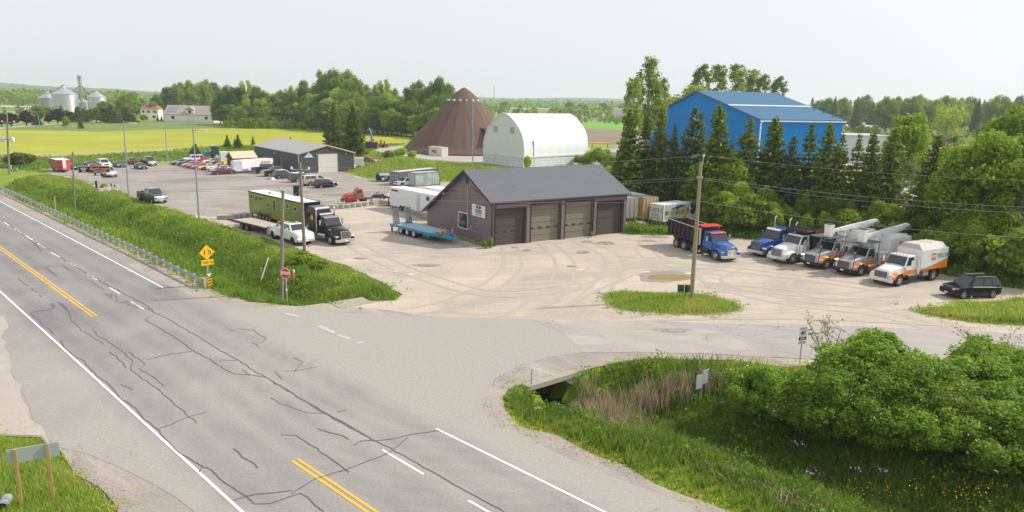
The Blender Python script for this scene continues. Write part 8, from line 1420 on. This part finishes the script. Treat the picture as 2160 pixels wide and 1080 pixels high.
def scatter(poly,n,seed,r=(.4,1.2),h=(.3,.9),gate=None):
 rn=random.Random(seed);xs=[q[0]for q in poly];ys=[q[1]for q in poly];out=[];tries=0
 while len(out)<n and tries<n*60:
  tries+=1;x=rn.uniform(max(min(xs),-80),min(max(xs),48));y=rn.uniform(max(min(ys),18),max(ys))
  if not inpoly(np.array([x]),np.array([y]),poly)[0]or abs(x)>y*.8+5:continue
  if polydist(np.array([x]),np.array([y]),list(poly)+[poly[0]])[0]<.7:continue
  if gate and not gate(x,y):continue
  out.append((x,y,rn.uniform(*r),rn.uniform(*h)))
 return out
nearl=lambda line,w_:(lambda x,y:polydist(np.array([x]),np.array([y]),line)[0]<w_)
weeds('ditch_weeds',scatter(vl,210,1,(.5,1.7),(.5,1.15),gate=nearl(ditch_left,5)),.14,lf_dk,1,'leafy weeds along the left ditch');weeds('ditch_weeds',scatter(vl,90,2,(.4,1.3),(.4,1.0),gate=nearl(ditch_left,7)),.13,lf_lt,2,'pale leafy weeds along the left ditch')
weeds('ditch_weeds',scatter(vr,190,3,(.4,1.5),(.4,1.3),gate=nearl(ditch_right,6)),.12,lf_dk,3,'leafy weeds in the right ditch',90);weeds('ditch_weeds',scatter(vr,80,4,(.3,1.1),(.3,1.0),gate=nearl(ditch_right,6)),.11,lf_lt,4,'pale leafy weeds in the right ditch',80)
weeds('island_weeds',scatter(isl,26,5,(.3,.9),(.3,.6)),.1,lf_mid,5,'leafy weeds on the pole island',90);weeds('island_weeds',scatter(isr,26,6,(.4,1),(.5,1.1)),.11,lf_lt,6,'leafy weeds on the right island',80)
weeds('thicket_weeds',scatter(beyond,130,7,(.8,2.0),(.8,2.2)),.22,lf_mid,7,'undergrowth below the thicket behind the trucks',45)
wl=[tuple(q[:2])+(r,h)for q,r,h in[(g(968+i*5.2,503+i*1.6),.5,.55)for i in range(12)]+[(g(1322+i*14,494-(i%3)),.8,.7)for i in range(9)]+[(g(850+i*7,443+i*3.2),.5,.3)for i in range(8)]]
weeds('wall_weeds',[(q[0],q[1],q[2],q[3])for q in wl],.1,lf_mid,8,'weeds growing along the shop gable and trailers',110)
bankp=P((760,376),(830,383),(960,383),(1110,418),(1240,468),(1290,440),(1240,350),(1100,362),(1000,350),(880,342),(790,325),(765,330));bkp=[tuple(q[:2])for q in bankp]
weeds('bank_weeds',scatter(bkp,200,9,(.8,2.4),(.5,1.5)),.3,lf_lt,9,'rough weeds on the bank behind the containers',14)
def farscatter(name,pxpoly,n,size,h,m,seed,label):
 rg=np.random.default_rng(seed);pl=[tuple(q[:2])for q in P(*pxpoly)];A_=np.array(pl);x0,y0=A_.min(0);x1,y1=A_.max(0);x=rg.uniform(x0,x1,n);y=rg.uniform(y0,y1,n);k=inpoly(x,y,pl);x,y=x[k],y[k]
 C=np.stack([x,y,-.05+h*rg.random(len(x))],1);C[:,2]*=.5+wob(x,y,6,seed);global RG;RG=rg;V,F=leafquads(C,size);o=bpy.data.objects.new(name,npmesh(name,V,F,m));COL.objects.link(o);o['kind']='stuff';o['label']=label
farscatter('meadow_grass',[(-40,328),(120,332),(241,326),(361,319),(480,308),(700,306),(780,304),(856,304),(800,312),(760,330),(740,350),(700,345),(560,318),(470,338),(360,340),(150,351),(60,362),(-40,350)],60000,.32,.6,gm2,11,'tall meadow grass between the lot and the hay field')
farscatter('meadow_grass',[(725,362),(765,330),(790,320),(880,340),(1000,350),(1100,362),(1240,350),(1290,440),(1240,468),(1110,416),(960,382),(830,382),(760,372)],50000,.3,.6,gm1,12,'bright rough grass on the bank behind the shop')
blossoms=[]
for c in[o for o in bpy.data.objects if o.name.startswith('lilac_bush')]:
 rg=np.random.default_rng(len(c.name)+int(c.location.x*10)%97);k=14;a=rg.uniform(0,6.28,k);e=rg.uniform(.1,1.3,k);R=3.3;C=np.stack([np.cos(a)*np.cos(e)*R,np.sin(a)*np.cos(e)*R,1.6+np.sin(e)*3.1],1);C=np.repeat(C,5,0)+rg.normal(0,.05,(k*5,3));RG=rg;V,F=leafquads(C,.06);link('blossom',npmesh('blossom',V,F,blos),c)
fl=[g(x+dx,y+dy,-.5)for x,y in((1708,1028),(1800,1022),(1850,1020),(1680,965),(1425,845))for dx,dy in((-3,0),(4,3),(9,-3),(14,5),(-8,-4))]
C=np.array([[q.x,q.y,q.z+.75]for q in fl for _ in range(3)])+np.random.default_rng(2).normal(0,.06,(len(fl)*3,3));V,F=leafquads(C,.07);o=bpy.data.objects.new('wild_flowers',npmesh('wild_flowers',V,F,mat('mauve_petals',(.45,.2,.5),.6)));COL.objects.link(o);o['kind']='stuff';o['label']='mauve wild flowers in the right ditch'
rg=np.random.default_rng(8);q=[g(rg.uniform(1780,2120),rg.uniform(1035,1085),-.5)for _ in range(220)];C=np.array([[a.x,a.y,a.z+rg.uniform(.5,.8)]for a in q]);V,F=leafquads(C,.045);o=bpy.data.objects.new('wild_flowers',npmesh('wild_flowers',V,F,mat('yellow_petals',(.75,.45,.03),.6)));COL.objects.link(o);o['kind']='stuff';o['label']='tiny yellow flowers at the lower right'
o=polyobj('ditch_water',[(p.x,p.y)for p in(PA-PD*.2+Vector((PD.y,-PD.x,0))*3,PB+Vector((PD.y,-PD.x,0))*3,PB+Vector((-PD.y,PD.x,0))*4,PA+Vector((-PD.y,PD.x,0))*4)],-1.8,mat('dark_ditch_water',(.03,.028,.02),.2),world=True)
def farwoods(name,spans,m,seed,label,leaf=2.2):
 rg=np.random.default_rng(seed);C=[]
 for x0,x1,d0,d1,n,h0,h1 in spans:
  for i in range(n):
   D=rg.uniform(d0,d1);px=rg.uniform(x0,x1);X_=(px-1080)/FPX*D;H=rg.uniform(h0,h1);W=H*rg.uniform(.3,.48);k=46;d=rg.normal(size=(k,3));d/=np.linalg.norm(d,axis=1)[:,None];con=rg.random()<.25
   t=(d[:,2]*.5+.5);s=(1.1-t)if con else 1.0;C.append(np.stack([X_+d[:,0]*W*s,D+d[:,1]*W*s,H*(.12+.86*t)if not con else H*(.05+1.0*t)],1))
 C=np.concatenate(C);global RG;RG=rg;V,F=leafquads(C,leaf,aspect=1.3);o=bpy.data.objects.new(name,npmesh(name,V,F,m));COL.objects.link(o);o['kind']='stuff';o['label']=label
farwoods('far_woods',[(-260,2420,1150,1500,900,9,16),(-260,2420,1600,2300,900,12,20),(980,2420,720,1000,260,7,13),(-260,300,820,1100,420,11,19)],lf_mid,21,'hazy belts of woodland along the horizon',3.0)
farwoods('far_woods',[(-260,2420,2400,3300,900,14,26)],lf_dk,22,'most distant dark woodland along the horizon',5.0)
farwoods('far_hedge',[(480,960,376,396,130,3,6),(1180,1330,560,700,40,3,6),(1700,2200,330,420,90,3,7),(-200,330,505,560,60,4,8)],lf_mid,23,'low hedge growth at the feet of the distant trees',1.1)
fp=MB();fencep=thing('field_fence','thin post fence along the pasture edge before the farm','fence',g(20,273))
for i in range(40):p=g(20+i*16.5,273.5-(i*.12 if i>10 else 0))-g(20,273);fp.box(p.x-.08,p.x+.08,p.y-.08,p.y+.08,0,1.3)
a=g(20,273)-g(20,273);fo=fp.build('posts',postw,fencep);c=g(680,269.5)-g(20,273);fo['kind']='stuff'
MB().tube([(0,0,1.1),(c.x*.5,c.y*.5,1.0),(c.x,c.y,1.1)],.03,3).build('wire_strand',steel,fencep)
rg=np.random.default_rng(77);C=[]
for a,c,w_,n in(((452,612),(560,645),8,260),((1100,771),(1047,810),14,300),((1022,840),(1060,900),12,300),((1130,812),(1216,786),10,250),((150,985),(250,1060),14,350),((1100,905),(1350,1010),9,400),((1240,745),(1500,752),8,260),((1280,668),(1560,672),5,200),((900,640),(1200,655),16,200)):
 for _ in range(n):t=rg.random();q=g(a[0]+(c[0]-a[0])*t+rg.normal(0,w_),a[1]+(c[1]-a[1])*t+rg.normal(0,w_*.5));C.append([q.x,q.y,.03])
C=np.array(C);V,F=leafquads(C[::2],.05,up=1.5);o=bpy.data.objects.new('loose_gravel',npmesh('loose_gravel',V,F,mat('loose_stone',(.4,.36,.32),.9,var=.4,vs=9)));COL.objects.link(o);o['kind']='stuff';o['label']='loose gravel crumbs along the road edges'
b=MB();b.box(-5200,5200,-70,5200,-4,75)
hz=b.build('haze',[]);hm=bpy.data.materials.new('haze_air');hm.use_nodes=True;t=hm.node_tree;t.nodes.remove(t.nodes['Principled BSDF'])
pv=t.nodes.new('ShaderNodeVolumePrincipled');pv.inputs['Density'].default_value=.00016;pv.inputs['Color'].default_value=(.8,.9,1,1);pv.inputs['Anisotropy'].default_value=.2
t.links.new(pv.outputs[0],t.nodes['Material Output'].inputs['Volume']);hz.data.materials.append(hm);hz['kind']='stuff'
SC.cycles.max_bounces=8;SC.cycles.diffuse_bounces=5;SC.cycles.glossy_bounces=3;SC.cycles.transparent_max_bounces=6;SC.cycles.volume_bounces=1
SC.cycles.use_denoising=True
SC.cycles.sample_clamp_indirect=6
